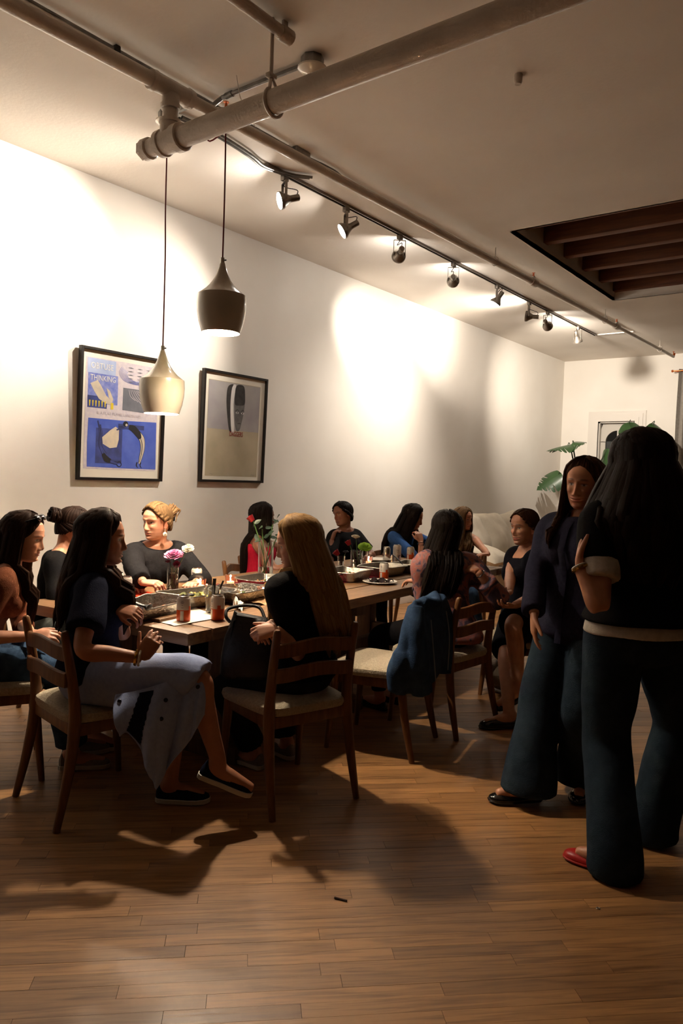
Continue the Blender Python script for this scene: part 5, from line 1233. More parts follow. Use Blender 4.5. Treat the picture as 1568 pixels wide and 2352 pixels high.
b.tube(R_, 0.007, 6); p.add_part('waist_tie', b, f_navy)
p.garment('trousers', f_black, torso=(-0.115, 0.06), off=0.008, legs=1.9, bust=0); p.shoe('L', 'loafer', f_leather); p.shoe('R', 'loafer', f_leather)
p.long_hair(h_black, length=0.40, n=40, a0=78, front=60, seed=12, width=0.024, vol=0.018, drift=(-0.22, -0.16, 0), taper=0.7)
p.bracelet('R', f_leather, 1.9, 0.030, 0.003, 'hair_tie')
done(p)

# P4 : charcoal blazer, claw clip
p = Person('seated woman in charcoal blazer with pinned-up blonde hair, arms on the table', (-3.885, 3.135, 0.565), -12, lean=20, scale=0.965, head_az=274, head_pitch=2, skin=SK_L, smile=0.15, neck=0.2, build=1.05)
p.arm('R', (-3.287, 2.635, 0.800), (-0.3, -0.75, -0.4), (0.72, 0.28, 0.02), (0.1, -0.2, 0.9), curl=42); p.arm('L', (-3.42, 3.10, 0.80), (-0.2, 0.85, -0.35), (0.5, -0.75, 0.05), (0, 0, 1), curl=35)
p.leg('L', (-3.40, 3.18, 0.085), (0.8, 0, 0.7), -5); p.leg('R', (-3.42, 2.98, 0.085), (0.8, 0, 0.7), -5)
p.garment('blazer', f_blazer, torso=(-0.08, 0.462), sleeves=1.9, off=0.034, sl_off=0.024, cuff=0.004, wr=(0.005, 22), voxel=0.011)
p.garment('trousers', f_black, torso=(-0.115, 0.05), off=0.008, legs=1.9, bust=0); p.shoe('L', 'loafer', f_leather); p.shoe('R', 'loafer', f_leather)
for sg in (-1, 1):      # lapels
    g = []
    for i in range(9):
        t = i / 8; l = 0.445 - 0.25 * t; xin = 0.020 + 0.022 * (1 - t); xo = xin + 0.055 * math.sin(PI * min(1, 0.25 + t * 0.75)) + 0.012; yf = np.interp(l, [0.2, 0.31, 0.40, 0.45], [0.14, 0.180, 0.132, 0.085])
        g.append([p.sp(l, sg * (xin + (xo - xin) * q), yf - 0.03 * q * q + 0.006) for q in (0, 0.33, 0.66, 1)])
    b = MB(); b.sheet(g if sg > 0 else [list(reversed(r)) for r in g], th=0.006); p.add_part('lapel', b, f_blazer)
hp = p.tied_hair(h_dblonde, vol=0.018, gather=(0.0, -0.108, 0.055), seed=6)
rr = random.Random(4); lk = []
for k in range(16):
    a = rr.uniform(0, 2 * PI); c0 = Vector((0.02 * math.cos(a), -0.105, 0.035 + 0.02 * math.sin(a))); e = Vector((0.05 * math.cos(a) + rr.uniform(-.01, .01), -0.135 - rr.uniform(0, 0.02), 0.06 + 0.05 * math.sin(a)))
    e2 = e + Vector((rr.uniform(-0.03, 0.03), rr.uniform(-0.01, 0.03), -0.035 - rr.uniform(0, 0.03))); pts = crom([p.hl(c0), p.hl(c0.lerp(e, 0.6) + Vector((0, -0.012, 0.012))), p.hl(e), p.hl(e2)], 4); n_ = len(pts)
    lk.append((pts, [0.011 * (1 - 0.75 * i / (n_ - 1)) for i in range(n_)], [0.006 * (1 - 0.6 * i / (n_ - 1)) for i in range(n_)], -p.hf))
hp.append(p.strands(lk, h_dblonde)); p.add_hair('hair', hp, h_dblonde)
b = MB(); b.box(p.hl((0.0, -0.125, 0.02)), (0.05, 0.03, 0.045), rot=Matrix((p.hr, p.hf, p.hu)).transposed(), bev=0.008); p.add_part('claw_clip', b, f_leather)
b = MB(); c = p.hl((-0.079, 0.004, -0.075)); b.lathe([(0.001, 0.003), (0.013, 0.003), (0.014, 0), (0.013, -0.003), (0.001, -0.003)], 16, c, rotm(p.hf * 0.4 - p.hr * 0.9)); b.lathe([(0.006, 0.004), (0.009, 0.007), (0.006, 0.009)], 12, c, rotm(p.hf * 0.4 - p.hr * 0.9)); b.tube([p.hl((-0.079, 0.004, -0.04)), c], 0.0018, 6); p.add_part('earring', b, m_ivory)
done(p)

# P1 : rust top, far left
p = Person('woman in rust top and jeans leaning forward at the left picture edge', (-3.50, 1.80, 0.565), 55, lean=27, pel=8, scale=0.965, head_az=40, head_pitch=10, skin=SK_L, smile=0.1, neck=0.12)
p.arm('R', (-3.221, 1.920, 0.677), (-0.2, -0.5, -0.7), (0.75, 0.65, 0.05), (0.4, -0.5, 0.7), curl=30); p.arm('L', (-3.336, 1.983, 0.671), (-0.6, 0.4, -0.6), (0.8, 0.3, 0.0), (-0.2, 0.3, 0.9), curl=30)
p.leg('R', (-3.18, 2.12, 0.085), (0.5, 0.7, 0.7), 50); p.leg('L', (-3.34, 2.24, 0.085), (0.4, 0.8, 0.7), 60)
p.garment('top', f_brown, torso=(0.0, 0.45), sleeves=1.35, off=0.013, cuff=0.004, wr=(0.004, 40)); p.garment('jeans', f_jean, torso=(-0.115, 0.10), off=0.012, legs=1.9, leg_radii=([-0.3, 0, 0.5, 0.95, 1.3, 1.65, 2.0], [0.09, 0.10, 0.090, 0.070, 0.068, 0.066, 0.068]), bust=0)
p.shoe('R', 'sneaker', f_gsuede, f_rubber, 'sneaker'); p.shoe('L', 'sneaker', f_gsuede, f_rubber, 'sneaker')
p.long_hair(h_dark, length=0.36, n=40, a0=84, front=118, seed=21, width=0.022, vol=0.016, drift=(-0.12, -0.06, 0), taper=0.5)
b = MB()
for sg in (-1, 1):
    b.ell(p.hl((sg * 0.035, 0.060, 0.112)), (0.028, 0.010, 0.019), Matrix((p.hr, (p.hf * 0.6 + p.hu * 0.8).normalized(), (p.hu * 0.6 - p.hf * 0.8).normalized())).transposed(), 12, 8); b.tube(crom([p.hl((sg * 0.060, 0.060, 0.110)), p.hl((sg * 0.086, 0.0, 0.075)), p.hl((sg * 0.088, -0.04, 0.045))], 4), 0.003, 6)
b.tube([p.hl((-0.012, 0.064, 0.114)), p.hl((0.012, 0.064, 0.114))], 0.003, 6); p.add_part('sunglasses', b, f_leather)
done(p)

# P2 : black top, hair bun, mostly behind P3
p = Person('woman in black top with a hair bun, turned away, behind the long-haired woman in navy', (-3.92, 2.47, 0.56), 42, lean=12, scale=0.93, head_az=78, head_pitch=14, skin=SK_M)
p.arm('R', (-3.52, 2.50, 0.80), (-0.1, -0.7, -0.5), (0.8, 0.4, 0), (0, 0, 1), curl=30); p.arm('L', (-3.60, 2.75, 0.80), (-0.4, 0.7, -0.4), (0.8, 0.1, 0), (0, 0, 1), curl=30)
p.leg('R', (-3.38, 2.36, 0.085), (0.8, 0.2, 0.7), 20); p.leg('L', (-3.45, 2.62, 0.085), (0.6, 0.6, 0.7), 40)
p.garment('top', f_black, torso=(0.0, 0.455), sleeves=1.6, off=0.018); p.garment('trousers', f_grey, torso=(-0.115, 0.06), off=0.010, legs=1.9, leg_radii=([-0.3, 0, 0.5, 0.95, 1.3, 1.65, 2.0], [0.09, 0.10, 0.092, 0.075, 0.07, 0.068, 0.068]), bust=0)
p.shoe('R', 'sneaker', f_suede, f_rubber, 'sneaker'); p.shoe('L', 'sneaker', f_suede, f_rubber, 'sneaker')
hp = p.tied_hair(h_deep, vol=0.016, gather=(0.0, -0.112, 0.03), seed=3); lk = []; rr = random.Random(8)
for k in range(14):
    a0_ = rr.uniform(0, 2 * PI); ring = [p.hl(Vector((0.034 * math.cos(a0_ + q), -0.135 + rr.uniform(-0.004, 0.004) - 0.022 * math.sin(q * 0.5 + k), 0.045 + 0.034 * math.sin(a0_ + q)))) for q in np.linspace(0, 2.6, 9)]; lk.append((ring, [0.013] * 9, [0.010] * 9, -p.hf))
hp.append(p.strands(lk, h_deep)); p.add_hair('hair', hp, h_deep); done(p)

# P5 : red dress
p = Person('seated woman in red dress with very long black hair, seen from behind by the wall', (-4.06, 4.32, 0.56), 38, lean=4, scale=0.92, head_az=62, head_pitch=-2, skin=SK_D)
p.arm('R', (-3.66, 4.40, 0.82), (0.0, -0.7, -0.6), (0.8, 0.5, 0.1), (0, 0, 1), curl=30); p.arm('L', (-3.72, 4.72, 0.80), (-0.3, 0.6, -0.6), (0.7, 0.1, 0.0), (0, 0, 1), curl=20)
p.leg('R', (-3.55, 4.38, 0.085), (0.8, 0.2, 0.7), 20); p.leg('L', (-3.6, 4.62, 0.085), (0.7, 0.4, 0.7), 30)
p.garment('dress', f_red, torso=(-0.115, 0.40), sleeves=0, off=0.012, legs=0.95, leg_radii=([-0.3, 0, 0.5, 0.95], [0.10, 0.11, 0.10, 0.09])); p.shoe('R', 'loafer', f_leather); p.shoe('L', 'loafer', f_leather)
p.long_hair(h_black, length=0.50, n=40, a0=76, front=70, seed=31, width=0.026, vol=0.018, taper=0.6); done(p)

# P6 : hand at chin
p = Person('seated woman in black top resting her chin on her hand, facing the camera', (-4.14, 5.53, 0.56), -6, lean=8, scale=0.93, head_az=258, head_pitch=4, head_roll=10, skin=SK_D, smile=0.2)
p.arm('R', (-4.079, 5.295, 0.913), (0.1, -0.3, -0.95), Vector((-4.073, 5.356, 1.043)) - Vector((-4.079, 5.295, 0.913)), (-0.5, -0.7, 0.3), curl=45, elbow=(-4.000, 5.167, 0.704)); p.arm('L', (-3.78, 5.46, 0.80), (-0.1, 0.8, -0.4), (0.3, -0.9, 0), (0, 0, 1), curl=30)
p.leg('R', (-3.70, 5.40, 0.085), (0.8, 0, 0.7), 0); p.leg('L', (-3.70, 5.60, 0.085), (0.8, 0, 0.7), 0)
p.garment('top', f_black, torso=(-0.05, 0.46), sleeves=0.75, off=0.018, cuff=0.01); p.garment('trousers', f_black, torso=(-0.115, 0.05), off=0.008, legs=1.9, bust=0); p.shoe('R', 'loafer', f_leather); p.shoe('L', 'loafer', f_leather)
hp = p.tied_hair(h_black, vol=0.020, gather=(0.0, -0.10, -0.07), seed=13); p.add_hair('hair', hp, h_black); done(p)

# P7 : leaning on her hand
p = Person('seated woman in blue top with long dark hair, cheek propped on her hand', (-3.95, 6.16, 0.56), -10, lean=26, scale=0.94, head_az=24, head_pitch=16, skin=SK_T)
p.arm('R', (-3.520, 5.890, 0.912), (0.3, -0.2, -0.9), Vector((-3.590, 5.920, 1.041)) - Vector((-3.520, 5.890, 0.912)), (0.7, -0.5, 0.2), curl=35, elbow=(-3.441, 5.788, 0.712)); p.arm('L', (-3.4, 6.25, 0.82), (-0.1, 0.8, -0.4), (0.6, -0.5, 0), (0, 0, 1), curl=30)
p.leg('R', (-3.42, 6.02, 0.085), (0.8, 0, 0.7), -10); p.leg('L', (-3.40, 6.22, 0.085), (0.8, 0, 0.7), -10)
p.garment('top', f_blue, torso=(-0.05, 0.455), sleeves=1.0, off=0.016, cuff=0.008); p.garment('jeans', f_jeand, torso=(-0.115, 0.06), off=0.01, legs=1.9, bust=0); p.shoe('R', 'loafer', f_leather); p.shoe('L', 'loafer', f_leather)
p.long_hair(h_black, length=0.40, n=40, a0=70, front=95, seed=41, width=0.028, vol=0.026, wave=0.006, drift=(-0.25, -0.25, 0), taper=0.7, spread=2); p.bracelet('R', f_leather, 1.9, 0.03, 0.003, 'hair_tie'); done(p)

# P9 : blonde, far end
p = Person('seated woman with wavy blonde hair in a strappy black top at the far table end', (-3.50, 6.60, 0.53), -62, lean=2, scale=0.92, head_az=-2, head_pitch=2, skin=SK_M, smile=0.2)
p.arm('L', (-3.02, 6.28, 0.80), (0.6, 0.3, -0.7), (-0.4, -0.6, 0), (0, 0, 1), curl=30); p.arm('R', (-3.36, 6.22, 0.80), (-0.6, -0.2, -0.6), (0.5, -0.6, 0), (0, 0, 1), curl=30)
p.leg('R', (-3.28, 6.20, 0.085), (0.3, -0.8, 0.7), -70); p.leg('L', (-3.10, 6.30, 0.085), (0.3, -0.8, 0.7), -70)
p.garment('camisole', f_black, torso=(-0.05, 0.345), off=0.012); p.garment('jeans', f_jean, torso=(-0.115, 0.06), off=0.01, legs=1.9, bust=0); p.shoe('R', 'loafer', f_leather); p.shoe('L', 'loafer', f_leather)
b = MB()
for sg in (-1, 1): b.tube(crom([p.sp(0.34, sg * 0.075, 0.13), p.sp(0.41, sg * 0.085, 0.10), p.sp(0.452, sg * 0.085, 0.0), p.sp(0.42, sg * 0.08, -0.09), p.sp(0.34, sg * 0.07, -0.115)], 5), 0.005, 6)
p.add_part('shoulder_strap', b, f_black)
p.long_hair(h_dblonde, length=0.34, n=36, a0=62, front=100, seed=51, width=0.022, vol=0.018, wave=0.010, taper=0.5); done(p)

# P10 : sleeveless black dress
p = Person('laughing seated woman in sleeveless black dress, hands open over her knee', (-1.985, 4.715, 0.565), 238, lean=4, scale=0.985, head_az=248, head_pitch=4, skin=SK_L, smile=1.0)
p.arm('R', (-1.930, 4.298, 0.768), (-0.2, -0.4, -0.8), Vector((-1.937, 4.142, 0.768)) - Vector((-1.930, 4.298, 0.768)), (0.2, -0.2, -0.9), curl=26, spread=8); p.arm('L', (-1.865, 4.220, 0.726), (0.7, -0.3, -0.5), Vector((-1.918, 4.105, 0.733)) - Vector((-1.865, 4.220, 0.726)), (0.2, 0.2, -0.9), curl=26, spread=8)
p.leg('R', (-1.847, 4.181, 0.083), (-0.3, -0.8, 0.7), 225); p.leg('L', (-1.843, 4.309, 0.221), (0.0, -0.9, 0.9), 225, 25)
p.garment('dress', f_blackdress, torso=(-0.115, 0.462), off=0.014, legs=0.98, leg_radii=([-0.3, 0, 0.5, 0.98], [0.105, 0.118, 0.108, 0.096]), flare=lambda l: -0.022 * max(0, (l - 0.36) / 0.10), extra=lambda mb: [mb.tube(crom([p.sp(0.33, sg * 0.10, 0.070), p.sp(0.42, sg * 0.105, 0.055), p.sp(0.448, sg * 0.105, -0.005), p.sp(0.41, sg * 0.10, -0.07), p.sp(0.33, sg * 0.09, -0.085)], 4), 0.046, 10) for sg in (-1, 1)])
p.shoe('R', 'loafer', f_leather, name='loafer'); p.shoe('L', 'loafer', f_leather, name='loafer')
hp = p.tied_hair(h_brun, vol=0.013, gather=(0.0, -0.10, -0.05), seed=23); p.add_hair('hair', hp, h_brun); done(p)

# P11 : standing, navy shirt
p = Person('standing woman in navy shirt and wide jeans with black flats, smiling', (-1.235, 3.535, 0.845), 258, lean=-2, side=0, scale=1.0, head_az=268, head_pitch=4, head_roll=-4, skin=SK_M, smile=0.8)
p.arm('R', (-1.333, 3.249, 0.866), (-0.6, 0.4, 0.0), (0.06, -0.05, -1), (-0.75, -0.5, 0.0), curl=12, thumb=5, spread=3); p.arm('L', (-1.095, 3.407, 0.931), (0.8, 0.3, -0.3), (0.2, -0.4, -0.7), (0.6, -0.5, 0.2), curl=30)
p.leg('R', (-1.329, 3.257, 0.085), (-0.6, -0.6, 0.1), 222); p.leg('L', (-1.180, 3.540, 0.085), (0.2, -1, 0.1), 285)
p.garment('shirt', f_shirt, torso=(-0.13, 0.465), sleeves=1.93, off=0.030, sl_off=0.018, cuff=0.012, wr=(0.008, 20), voxel=0.011, flare=lambda l: 0.028 * max(0, (0.2 - l) / 0.3))
WIDE = ([-0.3, 0, 0.5, 0.95, 1.3, 1.65, 2.1], [0.090, 0.100, 0.090, 0.080, 0.086, 0.100, 0.116])
p.garment('jeans', f_jeand, torso=(-0.115, 0.14), off=0.010, legs=2.08, leg_radii=WIDE, bust=0, wr=(0.007, 20), voxel=0.011)
for sd in 'RL':
    o, heel, fd, sdv, upv = p.shoe(sd, 'flat', f_leather, name='ballet_flat'); b = MB()
    for s_ in (-1, 1): b.tube(crom([heel + fd * 0.165 + upv * 0.034, heel + fd * 0.17 + sdv * s_ * 0.014 + upv * 0.046, heel + fd * 0.162 + sdv * s_ * 0.022 + upv * 0.040, heel + fd * 0.165 + upv * 0.035], 4), 0.002, 6)
    b.v = [tuple(Vector(q) - p.o) for q in b.v]; b.build('bow', f_leather, o)
pl_ = [p.sp(l, 0.0, np.interp(l, [-0.13, 0.0, 0.1, 0.2, 0.31, 0.4, 0.45], [0.158, 0.152, 0.144, 0.130, 0.168, 0.140, 0.086])) for l in np.linspace(-0.12, 0.44, 18)]
b = MB(); b.sheet([[q - p.r0 * 0.016, q + p.f0 * 0.004, q + p.r0 * 0.016] for q in pl_], th=0.004); p.add_part('placket', b, f_shirt)
g = []
for sg in (-1, 1):
    g = [[p.sp(0.462 + 0.022 * (1 - q) , sg * (0.035 + 0.03 * t), 0.066 - 0.10 * t + 0.016 * q) for t in np.linspace(0, 1, 6)] for q in np.linspace(0, 1, 4)]
    b = MB(); b.sheet(g if sg > 0 else [list(reversed(r)) for r in g], th=0.004); p.add_part('collar', b, f_shirt)
p.long_hair(h_brun, length=0.30, n=44, a0=74, front=92, seed=61, width=0.026, vol=0.013, taper=0.8, start_el=8, spread=2); done(p)

# P12 : standing with her back to the camera
p = Person('standing woman seen from behind with long dark hair, white tee, black vest and jeans', (-0.825, 3.06, 0.885), 128, lean=0, scale=1.055, head_az=138, head_pitch=6, skin=SK_M, build=1.02)
p.arm('L', (-0.988, 2.823, 1.158), (0, 0, -1), Vector((-1.000, 2.894, 1.247)) - Vector((-0.988, 2.823, 1.158)), (-0.8, -0.1, 0.1), curl=30, elbow=(-0.900, 2.807, 1.012)); p.arm('R', (-0.72, 3.45, 1.12), (0.8, 0.2, -0.5), (-0.6, 0.5, 0.4), (0.3, 0.6, 0.3), curl=30)
p.leg('L', (-0.815, 2.858, 0.085), (-0.3, 0.5, 0), 176); p.leg('R', (-0.778, 3.245, 0.085), (0.2, 0.6, 0), 96)
p.garment('tee', f_white, torso=(0.0, 0.462), sleeves=0.72, off=0.020, cuff=0.012, wr=(0.006, 24), flare=lambda l: 0.018 * max(0, (0.18 - l) / 0.2))
p.garment('vest', f_black, torso=(0.045, 0.466), off=0.034, wr=(0.006, 22), flare=lambda l: 0.022 * max(0, (0.22 - l) / 0.2), sleeves=0.5, sl_off=0.036, cuff=0.0)
p.garment('jeans', f_jeand, torso=(-0.115, 0.10), off=0.014, legs=2.2, leg_radii=([-0.3, 0, 0.5, 0.95, 1.3, 1.65, 2.2], [0.092, 0.102, 0.092, 0.078, 0.078, 0.080, 0.086]), bust=0, wr=(0.007, 20), voxel=0.011)
b = MB(); b.box(p.sp(0.045, 0.155, -0.10), (0.005, 0.07, 0.035), rot=rz3(math.radians(38 + 90)), bev=0.001); p.add_part('waist_label', b, f_suede)
p.shoe('L', 'flat', f_redleather, name='red_shoe'); p.shoe('R', 'flat', f_redleather, name='red_shoe'); p.bracelet('L', m_gold, 1.90, 0.031, 0.005, 'gold_bracelet', 24, True); p.bracelet('L', m_ivory, 1.96, 0.031, 0.0035, 'thin_bangle')
p.long_hair(h_deep, length=0.46, n=54, a0=64, front=60, seed=71, width=0.036, vol=0.026, wave=0.006, taper=0.75, spread=14, jitter=0.06); done(p)

run_fuse()
for p in PEOPLE: p.finish()

# ------------------------------------------------------------------ things on the table
m_foil = mat('aluminium_foil', S(176, 171, 162), 0.34, 1.0, bump=0.6, bscale=60)
m_runner = cloth('burgundy_runner', S(96, 18, 28), bump=0.2)
def on_table(s, w, z=0.0): return TP(s, w, TZ + z)
b = MB(); rows = []
for i in range(41):
    s = 0.34 + 2.75 * i / 40; rows.append([TP(s + 0.01 * math.sin(j * 2.1), 0.40 + 0.5 * j / 8 + 0.012 * math.sin(s * 5 + j), TZ + 0.0035 + 0.0012 * math.sin(s * 23 + j * 1.7)) for j in range(9)])
b.sheet([list(reversed(r)) for r in rows], th=0.0015); o = b.build('table_runner', m_runner); tag(o, 'burgundy cloth runner under the foil trays along the table', 'table runner')
ZR = 0.0052
def tray(c, rot, Lx, Ly, h, label, wavy=0.0, seed=0):
    t = thing('foil_tray', label, 'tray', (c[0], c[1], TZ + ZR), rot, 'foil catering trays on the table'); r = random.Random(seed)
    n = 72; rings = []
    def outline(kx, ky, z, rib=0.0, wv=0.0):
        pts = []
        for i in range(n):
            a = 2 * PI * i / n; ca, sa = math.cos(a), math.sin(a); e = 0.34; x = math.copysign(abs(ca) ** e, ca); y = math.copysign(abs(sa) ** e, sa)
            k = 1 + rib * (1 if i % 2 else -1) * (0 if (abs(x) > 0.9 and abs(y) > 0.9) else 1)
            pts.append(Vector((x * kx * k, y * ky * k, z + wv * math.sin(2 * a + seed) + wv * 0.5 * math.sin(5 * a + seed * 2))))
        return pts
    hx, hy = Lx / 2, Ly / 2
    rings = [outline(hx * 0.1, hy * 0.1, 0.002), outline(hx * 0.80, hy * 0.78, 0.002), outline(hx * 0.82, hy * 0.80, 0.006), outline(hx * 0.88, hy * 0.865, h * 0.55, 0.006, wavy * 0.3), outline(hx * 0.93, hy * 0.92, h - 0.006, 0.006, wavy * 0.8), outline(hx * 0.94, hy * 0.93, h, 0, wavy), outline(hx * 0.99, hy * 0.985, h + 0.001, 0, wavy), outline(hx, hy, h - 0.003, 0, wavy), outline(hx * 0.99, hy * 0.985, h - 0.006, 0, wavy)]
    b = MB(); b.loft(rings, cap=True); b.f = b.f[:-1]; b.mi = b.mi[:-1]
    b.build('pan', m_foil, t, ang=25)
    return t
def food(c, rot, Lx, Ly, z, n, mats, size, name, label, region=(-1, 1, -1, 1), seed=1, shape='chunk'):
    r = random.Random(seed); b = MB(); R = rz3(rot)
    for i in range(n):
        p = Vector((r.uniform(region[0], region[1]) * Lx * 0.38, r.uniform(region[2], region[3]) * Ly * 0.36, z + r.uniform(0, size * 0.8))); M3 = Matrix.Rotation(r.uniform(0, 3), 3, 'X') @ rz3(r.uniform(0, 6)); sz = size * r.uniform(0.6, 1.2)
        mi = r.randrange(len(mats)); q = Vector((c[0], c[1], TZ + ZR)) + R @ p
        if shape == 'disc': b.lathe([(0.001, -sz * 0.25), (sz, -sz * 0.25), (sz * 1.05, 0), (sz, sz * 0.25), (0.001, sz * 0.25)], 9, q, M3, mi=mi)
        else: b.ell(q, (sz, sz * 0.75, sz * 0.6), M3, 7, 5, mi=mi)
    o = b.build(name, mats); tag(o, label, 'food', kind='stuff'); return o
c_zuc = mat('roast_courgette', S(176, 156, 74), 0.45); c_zuc2 = mat('roast_courgette_skin', S(92, 96, 44), 0.45); c_or = mat('roast_carrot', S(206, 112, 42), 0.5); c_gr = mat('grain_brown', S(152, 104, 62), 0.6); c_gr2 = mat('grain_red', S(150, 72, 40), 0.6); c_herb = mat('green_herb', S(84, 104, 44), 0.6)
tr0 = TROT
tdefs = [('t1', (-2.931, 2.346, 0.790), 0.36, 0.27, 0.068, 0.010, 'nearest foil tray, rim bent, with a long black spoon and scraps of orange food', 1),
         ('t2', (-3.025, 2.757, 0.790), 0.40, 0.28, 0.065, 0.004, 'foil tray of yellow courgette pieces behind the two orange cans', 2),
         ('t3', (-2.963, 3.010, 0.790), 0.36, 0.27, 0.066, 0.004, 'foil tray with a little yellow food beside the lit candle', 3),
         ('t4', (-3.179, 3.449, 0.790), 0.34, 0.26, 0.066, 0.003, 'foil tray of brown grains in front of the tall rose vase', 4),
         ('t5', (-3.066, 4.180, 0.790), 0.34, 0.27, 0.066, 0.004, 'foil tray of mixed grains right of the blonde hair', 5),
         ('t6', (-3.069, 4.604, 0.790), 0.36, 0.27, 0.066, 0.004, 'foil tray behind the single far orange can', 6),
         ('t7', (-3.033, 4.953, 0.790), 0.33, 0.26, 0.066, 0.003, 'farthest foil tray, beside the floral blouse', 7)]
TC = {}
for i, (k, c, lx, ly, h, wv, lab, sd) in enumerate(tdefs):
    ro = TROT + (0.12, -0.06, 0.10, 0.04, 0.12, -0.05, 0.02)[i] + (PI / 2 if i in (0, 2, 3, 4) else PI / 2); tray(c, ro, lx, ly, h, lab, wv, sd); TC[k] = (c, ro, lx, ly)
def F(k, *a, **kw): c, ro, lx, ly = TC[k]; return food(c, ro, lx, ly, *a, **kw)
F('t1', 0.016, 6, [c_or, c_gr2], 0.016, 'roast_scraps', 'few scraps of orange roast vegetable in the nearest foil tray', seed=2)
F('t2', 0.024, 80, [c_zuc, c_zuc, c_zuc2], 0.019, 'roast_courgette', 'heap of yellow roast courgette slices in a foil tray', region=(-1, 0.6, -1, 0.7), seed=3, shape='disc')
F('t3', 0.014, 30, [c_zuc, c_herb, c_zuc2], 0.013, 'yellow_salad', 'thin layer of yellow and green food in the tray beside the candle', seed=4)
F('t4', 0.020, 170, [c_gr, c_gr2, c_gr, c_herb], 0.009, 'grain_salad', 'brown grain salad heaped in the tray before the rose vase', region=(-0.4, 1, -1, 1), seed=5)
F('t5', 0.022, 150, [c_gr, c_herb, c_or], 0.010, 'mixed_grains', 'mixed brown and green grains in the tray right of the blonde hair', seed=6)
F('t6', 0.014, 40, [c_gr2, c_herb], 0.012, 'dark_greens', 'dark leftovers in the tray behind the single far can', seed=7)
m_blk = mat('black_plastic', S(18, 17, 17), 0.4)
def spoon(a, c, label, wd=0.012):
    a, c = Vector(a), Vector(c); d = (c - a); b = MB(); pts = crom([a, a.lerp(c, 0.4) + Vector((0, 0, 0.004)), a.lerp(c, 0.78), c], 5); b.tube(pts, [wd * 0.62] * 12 + [wd * 0.9, wd * 1.6, wd * 1.9, wd * 1.2], 10, flat=0.42); o = b.build('serving_spoon', m_blk); tag(o, label, 'utensil', 'black serving spoons in the trays')
def trz(k, x, y, z): c, ro, lx, ly = TC[k]; q = rz3(ro) @ Vector((x * lx, y * ly, 0)); return Vector((c[0] + q.x, c[1] + q.y, TZ + ZR + z))
spoon(Vector((-2.830, 2.075, 0.898)), Vector((-2.676, 2.164, 0.853)), 'long black serving spoon lying across the nearest foil tray', 0.020)
spoon(Vector((-2.918, 2.531, 0.831)), Vector((-3.002, 2.693, 0.818)), 'black serving spoon resting in the courgette tray')
spoon(Vector((-2.889, 2.741, 0.827)), Vector((-2.927, 2.899, 0.820)), 'black serving spoon at the corner of the tray beside the candle')
spoon(Vector((-2.988, 3.919, 0.820)), Vector((-3.022, 4.080, 0.809)), 'black serving spoon in the tray right of the blonde hair')
spoon(Vector((-3.107, 4.797, 0.894)), Vector((-2.992, 4.792, 0.813)), 'black spatula standing up from the farthest tray', 0.014)

# cans
m_canw = mat('can_white', S(206, 198, 188), 0.35, 0.15); m_cano = mat('can_orange', S(196, 74, 20), 0.35, 0.15); m_alu = mat('can_aluminium', S(190, 188, 184), 0.22, 1.0); m_print = mat('can_print_grey', S(96, 92, 92), 0.5); m_canpurple = mat('can_purple', S(72, 66, 110), 0.3, 0.3); m_cany = mat('can_print_yellow', S(214, 176, 78), 0.5); m_canb = mat('can_print_blue', S(90, 104, 160), 0.5)
def can(c, label, kind, rot=0.0, k=1.0):
    t = thing('drink_can', label, 'can', (c[0], c[1], TZ), rot, 'drink cans on the table'); r = 0.0325 * k; h = 0.122 * k
    top, bot = (m_canw, m_cano) if kind in ('orange', 'purple') else (m_canw, m_canw)
    if kind == 'purple': top = bot = m_alu
    b = MB(); b.lathe([(r - 0.006, 0.002), (r - 0.003, 0.003), (r, 0.010), (r, h * 0.47)], 28); b.build('lower_body', bot, t)
    b = MB(); b.lathe([(r, h * 0.47), (r, h - 0.016), (r - 0.003, h - 0.009), (r - 0.006, h - 0.004)], 28); b.build('upper_body', top, t)
    b = MB(); b.lathe([(0.001, 0.0035), (r - 0.012, 0.0035), (r - 0.008, 0.0), (r - 0.005, 0.003)], 24); b.build('base_rim', m_alu, t)
    b = MB(); b.lathe([(r - 0.0065, h - 0.005), (r - 0.0055, h), (r - 0.0075, h + 0.0005), (r - 0.009, h - 0.005), (0.001, h - 0.0045)], 28); b.build('lid', m_alu, t)
    b = MB(); b.lathe([(0.004, 0), (0.009, 0.0004), (0.009, 0.0012), (0.004, 0.0014)], 10, (0.004, 0, h - 0.003)); b.build('pull_tab', m_alu, t)
    def patch(a0, a1, z0, z1, m, nm='print'):
        b = MB(); rws = [[Vector(((r + 0.0003) * math.cos(a), (r + 0.0003) * math.sin(a), z)) for a in np.linspace(a0, a1, 6)] for z in (z0, z1)]; b.sheet(rws); b.build(nm, m, t)
    if kind == 'orange':
        patch(-0.28, 0.22, 0.008, h * 0.44, m_canw)
        for j, (w, z) in enumerate(((0.16, 0.098), (0.22, 0.093), (0.16, 0.088), (0.10, 0.078), (0.18, 0.068))): patch(-w, w, z, z + 0.0022, m_print)
        patch(1.0, 1.5, 0.04, 0.075, m_cano)
    elif kind == 'white':
        for w, z, cc in ((0.4, 0.09, m_print), (0.3, 0.082, m_print), (0.36, 0.074, m_print), (0.2, 0.066, m_print)): patch(-w, w, z, z + 0.003, cc)
    elif kind == 'yellow':
        patch(-0.8, -0.2, 0.088, 0.095, m_print); patch(-0.7, -0.25, 0.045, 0.068, m_cany); patch(0.35, 0.7, 0.02, 0.04, m_canb)
    elif kind == 'purple': patch(0, 2 * PI, h * 0.86, h * 0.92, m_canpurple)
face = math.atan2(-0.8, 0.6)
can((-2.701, 2.380, 0.760), 'orange and white can standing on the white paper sheet', 'orange', face)
